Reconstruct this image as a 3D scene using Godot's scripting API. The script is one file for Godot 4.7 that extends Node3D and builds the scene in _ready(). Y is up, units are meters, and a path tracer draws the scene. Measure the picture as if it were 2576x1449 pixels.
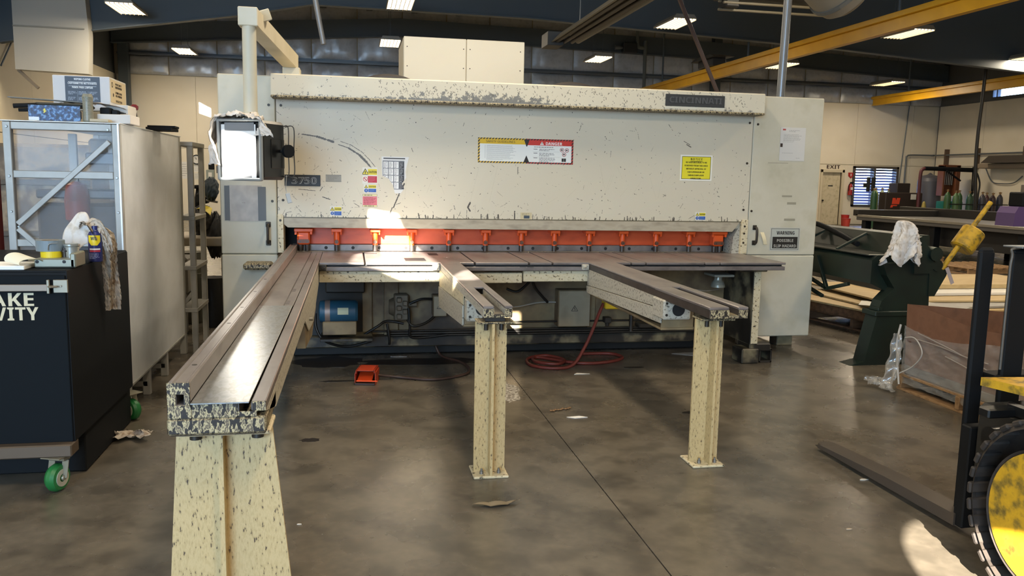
extends Node3D
# A metal-fabrication shop: a cream sheet-metal shear with squaring and support arms, carts, a brake, a forklift and the hall round them.
# World: x along the shear (right), y up, z towards the camera; metres.

var off := {}
var used := {}
var mcache := {}
var rng := RandomNumberGenerator.new()

# ---------------------------------------------------------------- mesh helpers
func mb() -> SurfaceTool:
	var st := SurfaceTool.new()
	st.begin(Mesh.PRIMITIVE_TRIANGLES)
	return st

func vert(st: SurfaceTool, p: Vector3, n: Vector3, uv := Vector2.ZERO) -> void:
	st.set_normal(n)
	st.set_uv(uv)
	st.add_vertex(p)

# a b c d run counter-clockwise seen from outside (a lower left, c upper right)
func quad(st: SurfaceTool, a: Vector3, b: Vector3, c: Vector3, d: Vector3) -> void:
	var n := (b - a).cross(c - a)
	if n.length() < 1e-12:
		n = (c - a).cross(d - a)
	n = n.normalized()
	vert(st, a, n, Vector2(0, 1))
	vert(st, c, n, Vector2(1, 0))
	vert(st, b, n, Vector2(1, 1))
	vert(st, a, n, Vector2(0, 1))
	vert(st, d, n, Vector2(0, 0))
	vert(st, c, n, Vector2(1, 0))

func tri(st: SurfaceTool, a: Vector3, b: Vector3, c: Vector3) -> void:
	var n := (b - a).cross(c - a).normalized()
	vert(st, a, n)
	vert(st, c, n)
	vert(st, b, n)

# chamfered box: centre, size, turn
func obx(st: SurfaceTool, c: Vector3, s: Vector3, t := Basis.IDENTITY, bv := 0.0) -> void:
	var h := s * 0.5
	bv = minf(bv, minf(h.x, minf(h.y, h.z)) * 0.9)
	var P := func(sx: float, sy: float, sz: float, ax: int) -> Vector3:
		var v := Vector3(sx * (h.x - (0.0 if ax == 0 else bv)), sy * (h.y - (0.0 if ax == 1 else bv)), sz * (h.z - (0.0 if ax == 2 else bv)))
		return c + t * v
	for s1 in [-1.0, 1.0]:
		var q: Array = [P.call(s1, -1, s1, 0), P.call(s1, -1, -s1, 0), P.call(s1, 1, -s1, 0), P.call(s1, 1, s1, 0)]
		quad(st, q[0], q[1], q[2], q[3])
		q = [P.call(-1, s1, s1, 1), P.call(1, s1, s1, 1), P.call(1, s1, -s1, 1), P.call(-1, s1, -s1, 1)]
		quad(st, q[0], q[1], q[2], q[3])
		q = [P.call(-s1, -1, s1, 2), P.call(s1, -1, s1, 2), P.call(s1, 1, s1, 2), P.call(-s1, 1, s1, 2)]
		quad(st, q[0], q[1], q[2], q[3])
	if bv <= 0.0:
		return
	for a in [-1.0, 1.0]:
		for b in [-1.0, 1.0]:
			var e: Array = [P.call(a, b, -1, 0), P.call(a, b, 1, 0), P.call(a, b, 1, 1), P.call(a, b, -1, 1)]
			face_out(st, e, c)
			e = [P.call(a, -1, b, 0), P.call(a, 1, b, 0), P.call(a, 1, b, 2), P.call(a, -1, b, 2)]
			face_out(st, e, c)
			e = [P.call(-1, a, b, 1), P.call(1, a, b, 1), P.call(1, a, b, 2), P.call(-1, a, b, 2)]
			face_out(st, e, c)
			for d in [-1.0, 1.0]:
				var f: Array = [P.call(a, b, d, 0), P.call(a, b, d, 1), P.call(a, b, d, 2)]
				face_out(st, f, c)

func face_out(st: SurfaceTool, f: Array, c: Vector3) -> void:
	var n: Vector3 = (f[1] - f[0]).cross(f[2] - f[0])
	if n.dot((f[0] + f[2]) * 0.5 - c) < 0.0:
		f.reverse()
	if f.size() == 4:
		quad(st, f[0], f[1], f[2], f[3])
	else:
		tri(st, f[0], f[1], f[2])

func ab(st: SurfaceTool, x0: float, y0: float, z0: float, x1: float, y1: float, z1: float, bv := 0.003) -> void:
	obx(st, Vector3(x0 + x1, y0 + y1, z0 + z1) * 0.5, Vector3(absf(x1 - x0), absf(y1 - y0), absf(z1 - z0)), Basis.IDENTITY, bv)

# a bar of w x h between two points
func bar(st: SurfaceTool, a: Vector3, b: Vector3, w: float, h: float, bv := 0.002, up := Vector3.UP) -> void:
	var z := (b - a).normalized()
	if absf(z.dot(up)) > 0.98:
		up = Vector3.RIGHT
	var x := up.cross(z).normalized()
	obx(st, (a + b) * 0.5, Vector3(w, h, (b - a).length()), Basis(x, z.cross(x), z), bv)

func frame_of(z: Vector3) -> Basis:
	var up := Vector3.UP if absf(z.y) < 0.95 else Vector3.RIGHT
	var x := up.cross(z).normalized()
	return Basis(x, z.cross(x), z)

func cyl(st: SurfaceTool, a: Vector3, b: Vector3, r0: float, r1 := -1.0, seg := 16, caps := true) -> void:
	if r1 < 0.0:
		r1 = r0
	var f := frame_of((b - a).normalized())
	var sl := (r0 - r1) / maxf((b - a).length(), 1e-6)
	for i in seg:
		var a0 := TAU * i / seg
		var a1 := TAU * (i + 1) / seg
		var d0 := f.x * cos(a0) + f.y * sin(a0)
		var d1 := f.x * cos(a1) + f.y * sin(a1)
		var n0 := (d0 + f.z * sl).normalized()
		var n1 := (d1 + f.z * sl).normalized()
		var u0 := float(i) / seg
		var u1 := float(i + 1) / seg
		vert(st, a + d0 * r0, n0, Vector2(u0, 1))
		vert(st, b + d1 * r1, n1, Vector2(u1, 0))
		vert(st, a + d1 * r0, n1, Vector2(u1, 1))
		vert(st, a + d0 * r0, n0, Vector2(u0, 1))
		vert(st, b + d0 * r1, n0, Vector2(u0, 0))
		vert(st, b + d1 * r1, n1, Vector2(u1, 0))
		if caps:
			if r1 > 0.0005:
				tri(st, b, b + d0 * r1, b + d1 * r1)
			if r0 > 0.0005:
				tri(st, a, a + d1 * r0, a + d0 * r0)

# radius/height pairs turned about the axis through o
func lathe(st: SurfaceTool, prof: Array, o: Vector3, axis := Vector3.UP, seg := 24) -> void:
	for i in prof.size() - 1:
		cyl(st, o + axis * prof[i].y, o + axis * prof[i + 1].y, maxf(prof[i].x, 0.0001), maxf(prof[i + 1].x, 0.0001), seg, false)
	cyl_cap(st, o + axis * prof[0].y, prof[0].x, -axis, seg)
	cyl_cap(st, o + axis * prof[-1].y, prof[-1].x, axis, seg)

func cyl_cap(st: SurfaceTool, o: Vector3, r: float, n: Vector3, seg := 24) -> void:
	if r < 0.0008:
		return
	var f := frame_of(n)
	for i in seg:
		tri(st, o, o + (f.x * cos(TAU * i / seg) + f.y * sin(TAU * i / seg)) * r, o + (f.x * cos(TAU * (i + 1) / seg) + f.y * sin(TAU * (i + 1) / seg)) * r)

func ring(st: SurfaceTool, o: Vector3, axis: Vector3, r_in: float, r_out: float, depth: float, seg := 28) -> void:
	var f := frame_of(axis)
	for i in seg:
		var d0 := f.x * cos(TAU * i / seg) + f.y * sin(TAU * i / seg)
		var d1 := f.x * cos(TAU * (i + 1) / seg) + f.y * sin(TAU * (i + 1) / seg)
		var u := axis * depth
		quad(st, o + u + d0 * r_in, o + u + d0 * r_out, o + u + d1 * r_out, o + u + d1 * r_in)
		quad(st, o + d0 * r_out, o + d1 * r_out, o + u + d1 * r_out, o + u + d0 * r_out)
		quad(st, o + d1 * r_in, o + d0 * r_in, o + u + d0 * r_in, o + u + d1 * r_in)
		quad(st, o + d0 * r_out, o + d0 * r_in, o + d1 * r_in, o + d1 * r_out)

func curve(pts: Array, per := 8) -> PackedVector3Array:
	var out := PackedVector3Array()
	for i in pts.size() - 1:
		var p0: Vector3 = pts[maxi(i - 1, 0)]
		var p1: Vector3 = pts[i]
		var p2: Vector3 = pts[i + 1]
		var p3: Vector3 = pts[mini(i + 2, pts.size() - 1)]
		for k in per:
			out.append(p1.cubic_interpolate(p2, p0, p3, float(k) / per))
	out.append(pts[-1])
	return out

func tube(st: SurfaceTool, pts: PackedVector3Array, r: float, seg := 8) -> void:
	var n := pts.size()
	var f := frame_of((pts[1] - pts[0]).normalized())
	var rings := []
	for i in n:
		var d := (pts[mini(i + 1, n - 1)] - pts[maxi(i - 1, 0)]).normalized()
		var x := (f.x - d * f.x.dot(d)).normalized()
		f = Basis(x, d.cross(x), d)
		var ringv := []
		for k in seg:
			ringv.append(f.x * cos(TAU * k / seg) + f.y * sin(TAU * k / seg))
		rings.append(ringv)
	for i in n - 1:
		for k in seg:
			var l := (k + 1) % seg
			var a: Vector3 = rings[i][k]
			var b: Vector3 = rings[i][l]
			var c: Vector3 = rings[i + 1][l]
			var d: Vector3 = rings[i + 1][k]
			vert(st, pts[i] + a * r, a)
			vert(st, pts[i + 1] + c * r, c)
			vert(st, pts[i] + b * r, b)
			vert(st, pts[i] + a * r, a)
			vert(st, pts[i + 1] + d * r, d)
			vert(st, pts[i + 1] + c * r, c)
	cyl_cap(st, pts[0], r, -(pts[1] - pts[0]).normalized(), seg)
	cyl_cap(st, pts[-1], r, (pts[-1] - pts[-2]).normalized(), seg)

# a polygon (points in the plane ux, uy through o) pushed out along n
func prism(st: SurfaceTool, poly: Array, o: Vector3, ux: Vector3, uy: Vector3, n: Vector3) -> void:
	var pv := PackedVector2Array(poly)
	if Geometry2D.is_polygon_clockwise(pv) == (ux.cross(uy).dot(n) > 0.0):
		pv.reverse()
	var idx := Geometry2D.triangulate_polygon(pv)
	var p := []
	for v in pv:
		p.append(o + ux * v.x + uy * v.y)
	for i in range(0, idx.size(), 3):
		var a: Vector3 = p[idx[i]]
		var b: Vector3 = p[idx[i + 1]]
		var c: Vector3 = p[idx[i + 2]]
		if (b - a).cross(c - a).dot(n) < 0.0:
			var t := b
			b = c
			c = t
		tri(st, a + n, b + n, c + n)
		tri(st, a, c, b)
	var k := p.size()
	var mid := Vector3.ZERO
	for i in k:
		var a: Vector3 = p[i]
		var b: Vector3 = p[(i + 1) % k]
		quad(st, a, b, b + n, a + n)

# a smooth sheet r(u, v) with thickness th
func sheet(st: SurfaceTool, fn: Callable, nu: int, nv: int, th := 0.003) -> void:
	var p := []
	var nm := []
	for j in nv + 1:
		for i in nu + 1:
			p.append(fn.call(float(i) / nu, float(j) / nv))
	for j in nv + 1:
		for i in nu + 1:
			var du: Vector3 = p[j * (nu + 1) + mini(i + 1, nu)] - p[j * (nu + 1) + maxi(i - 1, 0)]
			var dv: Vector3 = p[mini(j + 1, nv) * (nu + 1) + i] - p[maxi(j - 1, 0) * (nu + 1) + i]
			nm.append(du.cross(dv).normalized())
	for side in [1.0, -1.0]:
		for j in nv:
			for i in nu:
				var q := [j * (nu + 1) + i, j * (nu + 1) + i + 1, (j + 1) * (nu + 1) + i + 1, (j + 1) * (nu + 1) + i]
				var order: Array = [0, 2, 1, 0, 3, 2] if side > 0.0 else [0, 1, 2, 0, 2, 3]
				for k in order:
					var m: int = q[k]
					vert(st, p[m] + nm[m] * th * 0.5 * side, nm[m] * side, Vector2(float(m % (nu + 1)) / nu, float(m / (nu + 1)) / nv))

# ---------------------------------------------------------------- scene helpers
func numbered(parent: Node, called: String) -> String:
	var key := str(parent.get_instance_id()) + called
	var k: int = used.get(key, 0)
	used[key] = k + 1
	return called if k == 0 else "%s_%03d" % [called, k]

func obj(called: String, st: SurfaceTool, m: Material, parent: Node = self, label := "") -> MeshInstance3D:
	var o := MeshInstance3D.new()
	st.set_material(m)
	o.mesh = st.commit()
	o.name = numbered(parent, called)
	parent.add_child(o, true)
	if off.has(parent):
		o.position = -off[parent]
	if label:
		o.set_meta("label", label)
	return o

func thing(called: String, label: String, category: String, at := Vector3.ZERO, group := "") -> Node3D:
	var o := Node3D.new()
	o.name = numbered(self, called)
	add_child(o, true)
	o.position = at
	off[o] = at
	tag(o, label, category, group)
	return o

func tag(o: Node, label: String, category: String, group := "") -> Node:
	o.set_meta("label", label)
	o.set_meta("category", category)
	if group:
		o.set_meta("group", group)
	return o

# a thing that is one mesh
func single(called: String, st: SurfaceTool, m: Material, label: String, category: String, group := "") -> MeshInstance3D:
	var o := obj(called, st, m)
	tag(o, label, category, group)
	return o

func struct(called: String, st: SurfaceTool, m: Material, parent: Node = self) -> MeshInstance3D:
	var o := obj(called, st, m, parent)
	if parent == self:
		o.set_meta("kind", "structure")
	return o

func dup(src: Node3D, called: String, at: Vector3, label: String, turn := 0.0, group := "") -> Node3D:
	var o: Node3D = src.duplicate()
	o.name = numbered(self, called)
	add_child(o, true)
	o.position = at
	o.rotation.y = turn
	o.set_meta("label", label)
	if group:
		o.set_meta("group", group)
	return o

# raised lettering, w x h metres, standing on the plane through o spanned by ux and uy
func text(parent: Node, s: String, o: Vector3, ux: Vector3, uy: Vector3, w: float, h: float, m: Material, font_name := "Droid Sans", bold := true, depth := 0.0012) -> void:
	var f := SystemFont.new()
	f.font_names = PackedStringArray([font_name])
	f.font_weight = 700 if bold else 400
	var t := TextMesh.new()
	t.font = f
	t.text = s
	t.font_size = 32
	t.pixel_size = 0.01
	t.depth = 0.05
	t.curve_step = 2.0
	t.material = m
	var box := t.get_aabb()
	var o3 := MeshInstance3D.new()
	o3.mesh = t
	o3.name = numbered(parent, "lettering")
	var sx := w / maxf(box.size.x, 0.001)
	var sy := h / maxf(box.size.y, 0.001)
	var n := ux.cross(uy)
	var basis := Basis(ux * sx, uy * sy, n * (depth / 0.05))
	var c := box.position + box.size * 0.5
	o3.transform = Transform3D(basis, o - off.get(parent, Vector3.ZERO) - basis * c + n * depth * 0.5)
	parent.add_child(o3, true)

# ---------------------------------------------------------------- materials
func mat(c: Color, rough := 0.6, metal := 0.0, spec := 0.5) -> StandardMaterial3D:
	var key := "%s %f %f %f" % [c.to_html(), rough, metal, spec]
	if not mcache.has(key):
		var m := StandardMaterial3D.new()
		m.albedo_color = c
		m.roughness = rough
		m.metallic = metal
		m.metallic_specular = spec
		mcache[key] = m
	return mcache[key]

func hex(s: String, rough := 0.6, metal := 0.0, spec := 0.5) -> StandardMaterial3D:
	return mat(Color(s), rough, metal, spec)

# colours laid over noise: stops [[offset, "hex"], ...]
func noise_tex(stops: Array, freq: float, sd: int, octaves := 4, size := 512, kind := FastNoiseLite.TYPE_SIMPLEX_SMOOTH, sx := 1) -> NoiseTexture2D:
	var n := FastNoiseLite.new()
	n.noise_type = kind
	n.seed = sd
	n.frequency = freq
	n.fractal_octaves = octaves
	n.fractal_gain = 0.55
	var g := Gradient.new()
	var offs := PackedFloat32Array()
	var cols := PackedColorArray()
	for s in stops:
		offs.append(s[0])
		cols.append(Color(s[1]))
	g.offsets = offs
	g.colors = cols
	var t := NoiseTexture2D.new()
	t.width = size
	t.height = size
	t.seamless = true
	t.seamless_blend_skirt = 0.12
	t.noise = n
	t.color_ramp = g
	return t

func tex_mat(t: Texture2D, scale: Vector3, rough := 0.6, metal := 0.0) -> StandardMaterial3D:
	var m := StandardMaterial3D.new()
	m.albedo_texture = t
	m.roughness = rough
	m.metallic = metal
	m.uv1_triplanar = true
	m.uv1_world_triplanar = true
	m.uv1_triplanar_sharpness = 4.0
	m.uv1_scale = scale
	return m

func pic_mat(img: Image, rough := 0.6, metal := 0.0) -> StandardMaterial3D:
	var m := StandardMaterial3D.new()
	m.albedo_texture = ImageTexture.create_from_image(img)
	m.roughness = rough
	m.metallic = metal
	m.texture_repeat = false
	return m

func glow(c: Color, e: float) -> StandardMaterial3D:
	var m := StandardMaterial3D.new()
	m.albedo_color = Color(0.9, 0.9, 0.9)
	m.emission_enabled = true
	m.emission = c
	m.emission_energy_multiplier = e
	return m

func stroke(img: Image, a: Vector2, b: Vector2, w: float, c: Color, ragged := 0.4, gap := 0.0) -> void:
	var n := int(maxf(a.distance_to(b), 1.0))
	for i in n + 1:
		if rng.randf() < gap:
			continue
		var p := a.lerp(b, float(i) / n)
		var ww := maxf(1.0, w * (1.0 - ragged * rng.randf()))
		img.fill_rect(Rect2i(int(p.x - ww / 2), int(p.y - ww / 2), int(ceil(ww)), int(ceil(ww))), c)

# grey word marks for print too small to read
func word_lines(img: Image, x: int, y: int, w: int, lines: int, step: int, th: int, c: Color, short_last := true) -> void:
	for l in lines:
		var xx := x
		var lim := x + int(w * (0.55 if short_last and l == lines - 1 else rng.randf_range(0.75, 1.0)))
		while xx < lim:
			var k := rng.randi_range(3, 12) * maxi(1, th / 2)
			img.fill_rect(Rect2i(xx, y + l * step, mini(k, lim - xx), th), c)
			xx += k + maxi(2, th)

func tri_mark(img: Image, cx: int, y0: int, h: int, fill: Color, edge: Color) -> void:
	for i in h:
		var hw := int(i * 0.58)
		img.fill_rect(Rect2i(cx - hw, y0 + i, hw * 2 + 1, 1), edge)
		if i > h / 5 and i < h - h / 10:
			var h2 := int((i - h / 5) * 0.58)
			img.fill_rect(Rect2i(cx - h2, y0 + i, h2 * 2 + 1, 1), fill)
	img.fill_rect(Rect2i(cx - h / 14, y0 + int(h * 0.45), maxi(2, h / 7), int(h * 0.27)), edge)
	img.fill_rect(Rect2i(cx - h / 14, y0 + int(h * 0.78), maxi(2, h / 7), maxi(2, h / 10)), edge)

func disc_mark(img: Image, cx: int, cy: int, r: int, c: Color, hole := 0, hc := Color.WHITE) -> void:
	for j in range(-r, r + 1):
		for i in range(-r, r + 1):
			var d := i * i + j * j
			if d <= r * r:
				img.set_pixel(clampi(cx + i, 0, img.get_width() - 1), clampi(cy + j, 0, img.get_height() - 1), hc if d < hole * hole else c)

func blank(w: int, h: int, c: Color) -> Image:
	var im := Image.create_empty(w, h, false, Image.FORMAT_RGBA8)
	im.fill(c)
	return im

# a printed plate on a wall facing +z: a thin box with the picture on its face
func plate(called: String, img: Image, x0: float, y0: float, x1: float, y1: float, z: float, parent: Node, label := "", th := 0.002) -> MeshInstance3D:
	var st := mb()
	quad(st, Vector3(x0, y0, z + th), Vector3(x1, y0, z + th), Vector3(x1, y1, z + th), Vector3(x0, y1, z + th))
	for e in [[x0, y0, x0, y1], [x1, y1, x1, y0], [x0, y1, x1, y1], [x1, y0, x0, y0]]:
		quad(st, Vector3(e[0], e[1], z), Vector3(e[0], e[1], z + th), Vector3(e[2], e[3], z + th), Vector3(e[2], e[3], z))
	return obj(called, st, pic_mat(img, 0.45), parent, label)

func nz(sd: int, freq: float) -> FastNoiseLite:
	var n := FastNoiseLite.new()
	n.seed = sd
	n.frequency = freq
	n.fractal_octaves = 3
	return n

# ---------------------------------------------------------------- settings
const WARM := Color(1.0, 0.925, 0.81)
const COOL := Color(0.72, 0.86, 1.0)
const LAMP_E := 7.5
const DAY_E := 55.0
const SUN := Vector3(0.35, -0.40, -1.0)

func _ready() -> void:
	rng.seed = 7
	# camera: fitted from the shear's edges (pitch 7.6 deg down, turned 11 deg right of the shear's normal, rolled 1.15 deg)
	var p := 0.133422546
	var y := 0.19307
	var r := 0.0201119
	var fw := Vector3(sin(y) * cos(p), -sin(p), -cos(y) * cos(p))
	var rt := Vector3(cos(y), 0, sin(y))
	var up := rt.cross(fw)
	var cam := Camera3D.new()
	cam.name = "camera"
	cam.transform = Transform3D(Basis(rt * cos(r) + up * sin(r), up * cos(r) - rt * sin(r), -fw), Vector3(0, 1.55, 0))
	cam.fov = rad_to_deg(2.0 * atan(724.5 / 2069.56))
	cam.near = 0.05
	cam.far = 120.0
	cam.current = true
	add_child(cam)
	var sky_m := ProceduralSkyMaterial.new()
	sky_m.sky_top_color = Color(0.45, 0.62, 0.95)
	sky_m.sky_horizon_color = Color(0.75, 0.87, 1.0)
	sky_m.ground_bottom_color = Color(0.4, 0.4, 0.42)
	sky_m.ground_horizon_color = Color(0.72, 0.8, 0.9)
	sky_m.sky_energy_multiplier = 3.0
	sky_m.ground_energy_multiplier = 1.6
	var sky := Sky.new()
	sky.sky_material = sky_m
	var env := Environment.new()
	env.background_mode = Environment.BG_SKY
	env.sky = sky
	env.tonemap_mode = Environment.TONE_MAPPER_LINEAR
	env.tonemap_exposure = 1.75
	env.sdfgi_enabled = true
	env.ssao_enabled = true
	env.ssil_enabled = true
	var we := WorldEnvironment.new()
	we.name = "world_environment"
	we.environment = env
	add_child(we)
	var sun := DirectionalLight3D.new()
	sun.name = "sun"
	sun.light_color = Color(1.0, 0.96, 0.9)
	sun.light_energy = 13.0
	sun.light_angular_distance = 0.2
	sun.shadow_enabled = true
	sun.sky_mode = DirectionalLight3D.SKY_MODE_LIGHT_ONLY
	sun.look_at_from_position(Vector3.ZERO, SUN, Vector3.UP)
	add_child(sun)

	materials()
	hall()
	lamps()
	overhead()
	shear()
	shear_signs()
	squaring_arm()
	support_arms()
	pendant()
	cart()
	frame_cabinet()
	cabinet_top()
	brake()
	pallets()
	forklift()
	far_left()
	far_right()
	floor_things()

var M := {}

func materials() -> void:
	M.cream = tex_mat(noise_tex([[0.0, "b3aa90"], [0.35, "c6bea6"], [0.7, "cec6b0"], [1.0, "c2b99f"]], 0.006, 3, 5), Vector3.ONE * 0.55, 0.5)
	M.housing = tex_mat(noise_tex([[0.0, "aca68e"], [0.3, "bdb7a1"], [0.7, "c4beaa"], [1.0, "b6b098"]], 0.006, 5, 5), Vector3.ONE * 0.5, 0.48)
	# cream paint chipped to dark primer
	M.chipped = tex_mat(noise_tex([[0.0, "2b2722"], [0.225, "3d362d"], [0.24, "c6b58e"], [0.6, "d3c6a6"], [1.0, "c0b18c"]], 0.026, 11, 5), Vector3.ONE * 1.9, 0.5)
	M.chipped_tall = tex_mat(noise_tex([[0.0, "40342a"], [0.2, "5d4d38"], [0.225, "b39c6d"], [0.6, "c3ac7e"], [1.0, "aa9465"]], 0.036, 12, 5), Vector3(4.2, 1.2, 4.2), 0.5)
	M.flaked = tex_mat(noise_tex([[0.0, "1d1915"], [0.44, "2c251e"], [0.46, "a99a72"], [0.52, "bcae86"], [0.7, "39302a"], [0.75, "8f8263"], [1.0, "c4b78f"]], 0.02, 13, 5), Vector3(4.2, 2.2, 4.2), 0.55)
	M.speckled = tex_mat(noise_tex([[0.0, "4b4740"], [0.27, "6d675c"], [0.32, "aca594"], [0.7, "b9b3a3"], [1.0, "979080"]], 0.045, 14, 5), Vector3.ONE * 1.9, 0.5)
	# ground steel, browned by use
	M.steel = tex_mat(noise_tex([[0.0, "655e5a"], [0.4, "7d7571"], [0.7, "88817d"], [1.0, "706965"]], 0.008, 15, 5), Vector3(0.9, 0.9, 0.35), 0.36, 0.35)
	M.steel_dark = tex_mat(noise_tex([[0.0, "3f3a37"], [0.5, "57504b"], [1.0, "49433f"]], 0.01, 16, 4), Vector3.ONE * 0.8, 0.42, 0.6)
	M.bright = tex_mat(noise_tex([[0.0, "84888a"], [0.45, "a3a7a9"], [0.6, "8f908c"], [1.0, "b0b4b7"]], 0.012, 17, 4), Vector3(3.0, 3.0, 1.2), 0.28, 0.75)
	M.alu = tex_mat(noise_tex([[0.0, "908f89"], [0.5, "a4a29c"], [1.0, "999791"]], 0.008, 18, 4), Vector3.ONE * 0.6, 0.5, 0.3)
	M.alu_sheet = tex_mat(noise_tex([[0.0, "c4c6c6"], [0.5, "d6d8d9"], [1.0, "cacbca"]], 0.006, 19, 5), Vector3(0.5, 0.5, 0.5), 0.34, 0.25)
	M.orange = tex_mat(noise_tex([[0.0, "9c3a1c"], [0.35, "c24c26"], [0.7, "cd552b"], [1.0, "b04322"]], 0.007, 20, 5), Vector3(0.5, 1.2, 0.5), 0.4)
	M.orange_bright = hex("d9551f", 0.4)
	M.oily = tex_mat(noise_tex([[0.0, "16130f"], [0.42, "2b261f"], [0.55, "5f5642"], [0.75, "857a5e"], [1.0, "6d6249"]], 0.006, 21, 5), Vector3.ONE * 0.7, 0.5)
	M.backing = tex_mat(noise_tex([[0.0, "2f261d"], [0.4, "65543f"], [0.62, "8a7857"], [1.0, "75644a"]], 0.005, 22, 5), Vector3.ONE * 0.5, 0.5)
	M.black = hex("121416", 0.65, 0.0, 0.3)
	M.black_gloss = hex("121416", 0.3)
	M.rubber = tex_mat(noise_tex([[0.0, "1d1916"], [0.5, "302923"], [1.0, "3d342c"]], 0.012, 23, 4), Vector3.ONE * 1.5, 0.75)
	M.hose_black = hex("14120f", 0.5)
	M.hose_brown = hex("3d2a22", 0.5)
	M.hose_red = hex("6d2c22", 0.5)
	M.zinc = hex("8e8c86", 0.4, 0.7)
	M.bolt = hex("3a352f", 0.45, 0.5)
	M.white = hex("d8d5cc", 0.6)
	M.ink = hex("141414", 0.6)
	M.cloth = tex_mat(noise_tex([[0.0, "8f8272"], [0.3, "c2b8ab"], [0.55, "d6d1cb"], [1.0, "c8c2bc"]], 0.008, 24, 4), Vector3.ONE * 2.2, 0.9)
	M.cloth_dirty = tex_mat(noise_tex([[0.0, "6b4f3c"], [0.28, "a08d78"], [0.5, "c4b8a8"], [1.0, "b8ab9a"]], 0.012, 25, 4), Vector3.ONE * 2.0, 0.9)
	M.green = tex_mat(noise_tex([[0.0, "0e1713"], [0.5, "14221b"], [1.0, "182a21"]], 0.006, 26, 4), Vector3.ONE * 0.6, 0.45)
	M.yellow = tex_mat(noise_tex([[0.0, "4d3f1c"], [0.3, "8f7426"], [0.5, "bd931f"], [0.75, "c99d1f"], [1.0, "a37f22"]], 0.014, 27, 5), Vector3.ONE * 1.6, 0.55)
	M.yellow_beam = tex_mat(noise_tex([[0.0, "c4930f"], [0.5, "d9a716"], [1.0, "cc9a12"]], 0.005, 28, 4), Vector3.ONE * 0.2, 0.4)
	M.wood = tex_mat(noise_tex([[0.0, "6d5236"], [0.4, "8a6b48"], [0.7, "987853"], [1.0, "7f6241"]], 0.012, 29, 4), Vector3(0.5, 2.0, 2.0), 0.7)
	M.wood_dark = tex_mat(noise_tex([[0.0, "4c3626"], [0.5, "6b4d34"], [1.0, "7d5b3f"]], 0.012, 30, 4), Vector3(0.5, 2.0, 2.0), 0.75)
	M.ply = tex_mat(noise_tex([[0.0, "a4895b"], [0.5, "bba477"], [1.0, "ad9467"]], 0.01, 31, 4), Vector3(0.4, 1.0, 1.6), 0.6)
	M.cardboard = tex_mat(noise_tex([[0.0, "5d3f2c"], [0.5, "74503a"], [1.0, "694631"]], 0.01, 32, 4), Vector3.ONE * 0.8, 0.75)
	M.wall = tex_mat(noise_tex([[0.0, "d8ceb6"], [0.5, "e2d9c3"], [1.0, "dcd2ba"]], 0.004, 33, 4), Vector3.ONE * 0.15, 0.6)
	M.vinyl = tex_mat(noise_tex([[0.0, "a7abad"], [0.5, "c0c3c5"], [1.0, "b2b5b6"]], 0.02, 34, 4), Vector3.ONE * 0.3, 0.3, 0.15)
	M.steel_frame = hex("4b555c", 0.5)
	M.deck = hex("c2b7a2", 0.7)
	M.galv = hex("70767a", 0.4, 0.5)
	M.film = StandardMaterial3D.new()
	M.film.transparency = BaseMaterial3D.TRANSPARENCY_ALPHA
	M.film.albedo_color = Color(0.9, 0.9, 0.88, 0.09)
	M.film.roughness = 0.18
	M.acrylic = StandardMaterial3D.new()
	M.acrylic.transparency = BaseMaterial3D.TRANSPARENCY_ALPHA
	M.acrylic.albedo_color = Color(0.8, 0.82, 0.84, 0.12)
	M.acrylic.roughness = 0.08
	M.acrylic.metallic_specular = 0.16
	floor_material()

# polished concrete: two noises laid over one another, with a roughness map from the coarse one
func floor_material() -> void:
	var a := nz(41, 0.006)
	a.fractal_octaves = 5
	var b := nz(42, 0.05)
	var c := nz(43, 0.012)
	var ia := a.get_seamless_image(1024, 1024)
	var ib := b.get_seamless_image(1024, 1024)
	var ic := c.get_seamless_image(1024, 1024)
	var da := ia.get_data()
	var db := ib.get_data()
	var dc := ic.get_data()
	var n := 1024 * 1024
	var col := PackedByteArray()
	col.resize(n * 3)
	var ro := PackedByteArray()
	ro.resize(n)
	for i in n:
		var v := 0.74 + 0.2 * (da[i] / 255.0) + 0.14 * (db[i] / 255.0)
		var w := dc[i] / 255.0
		v *= 1.0 - 0.16 * smoothstep(0.4, 0.85, w)
		col[i * 3] = int(clampf(108.0 * v, 0, 255))
		col[i * 3 + 1] = int(clampf(100.0 * v, 0, 255))
		col[i * 3 + 2] = int(clampf(87.0 * v, 0, 255))
		ro[i] = int(clampf(66.0 + 9.0 * (da[i] / 255.0) + 5.0 * (w - 0.5), 0, 255))
	var m := tex_mat(ImageTexture.create_from_image(Image.create_from_data(1024, 1024, false, Image.FORMAT_RGB8, col)), Vector3.ONE * 0.28, 1.0)
	m.roughness_texture = ImageTexture.create_from_image(Image.create_from_data(1024, 1024, false, Image.FORMAT_L8, ro))
	m.roughness = 1.0
	m.metallic_specular = 0.56
	M.floor = m

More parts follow.
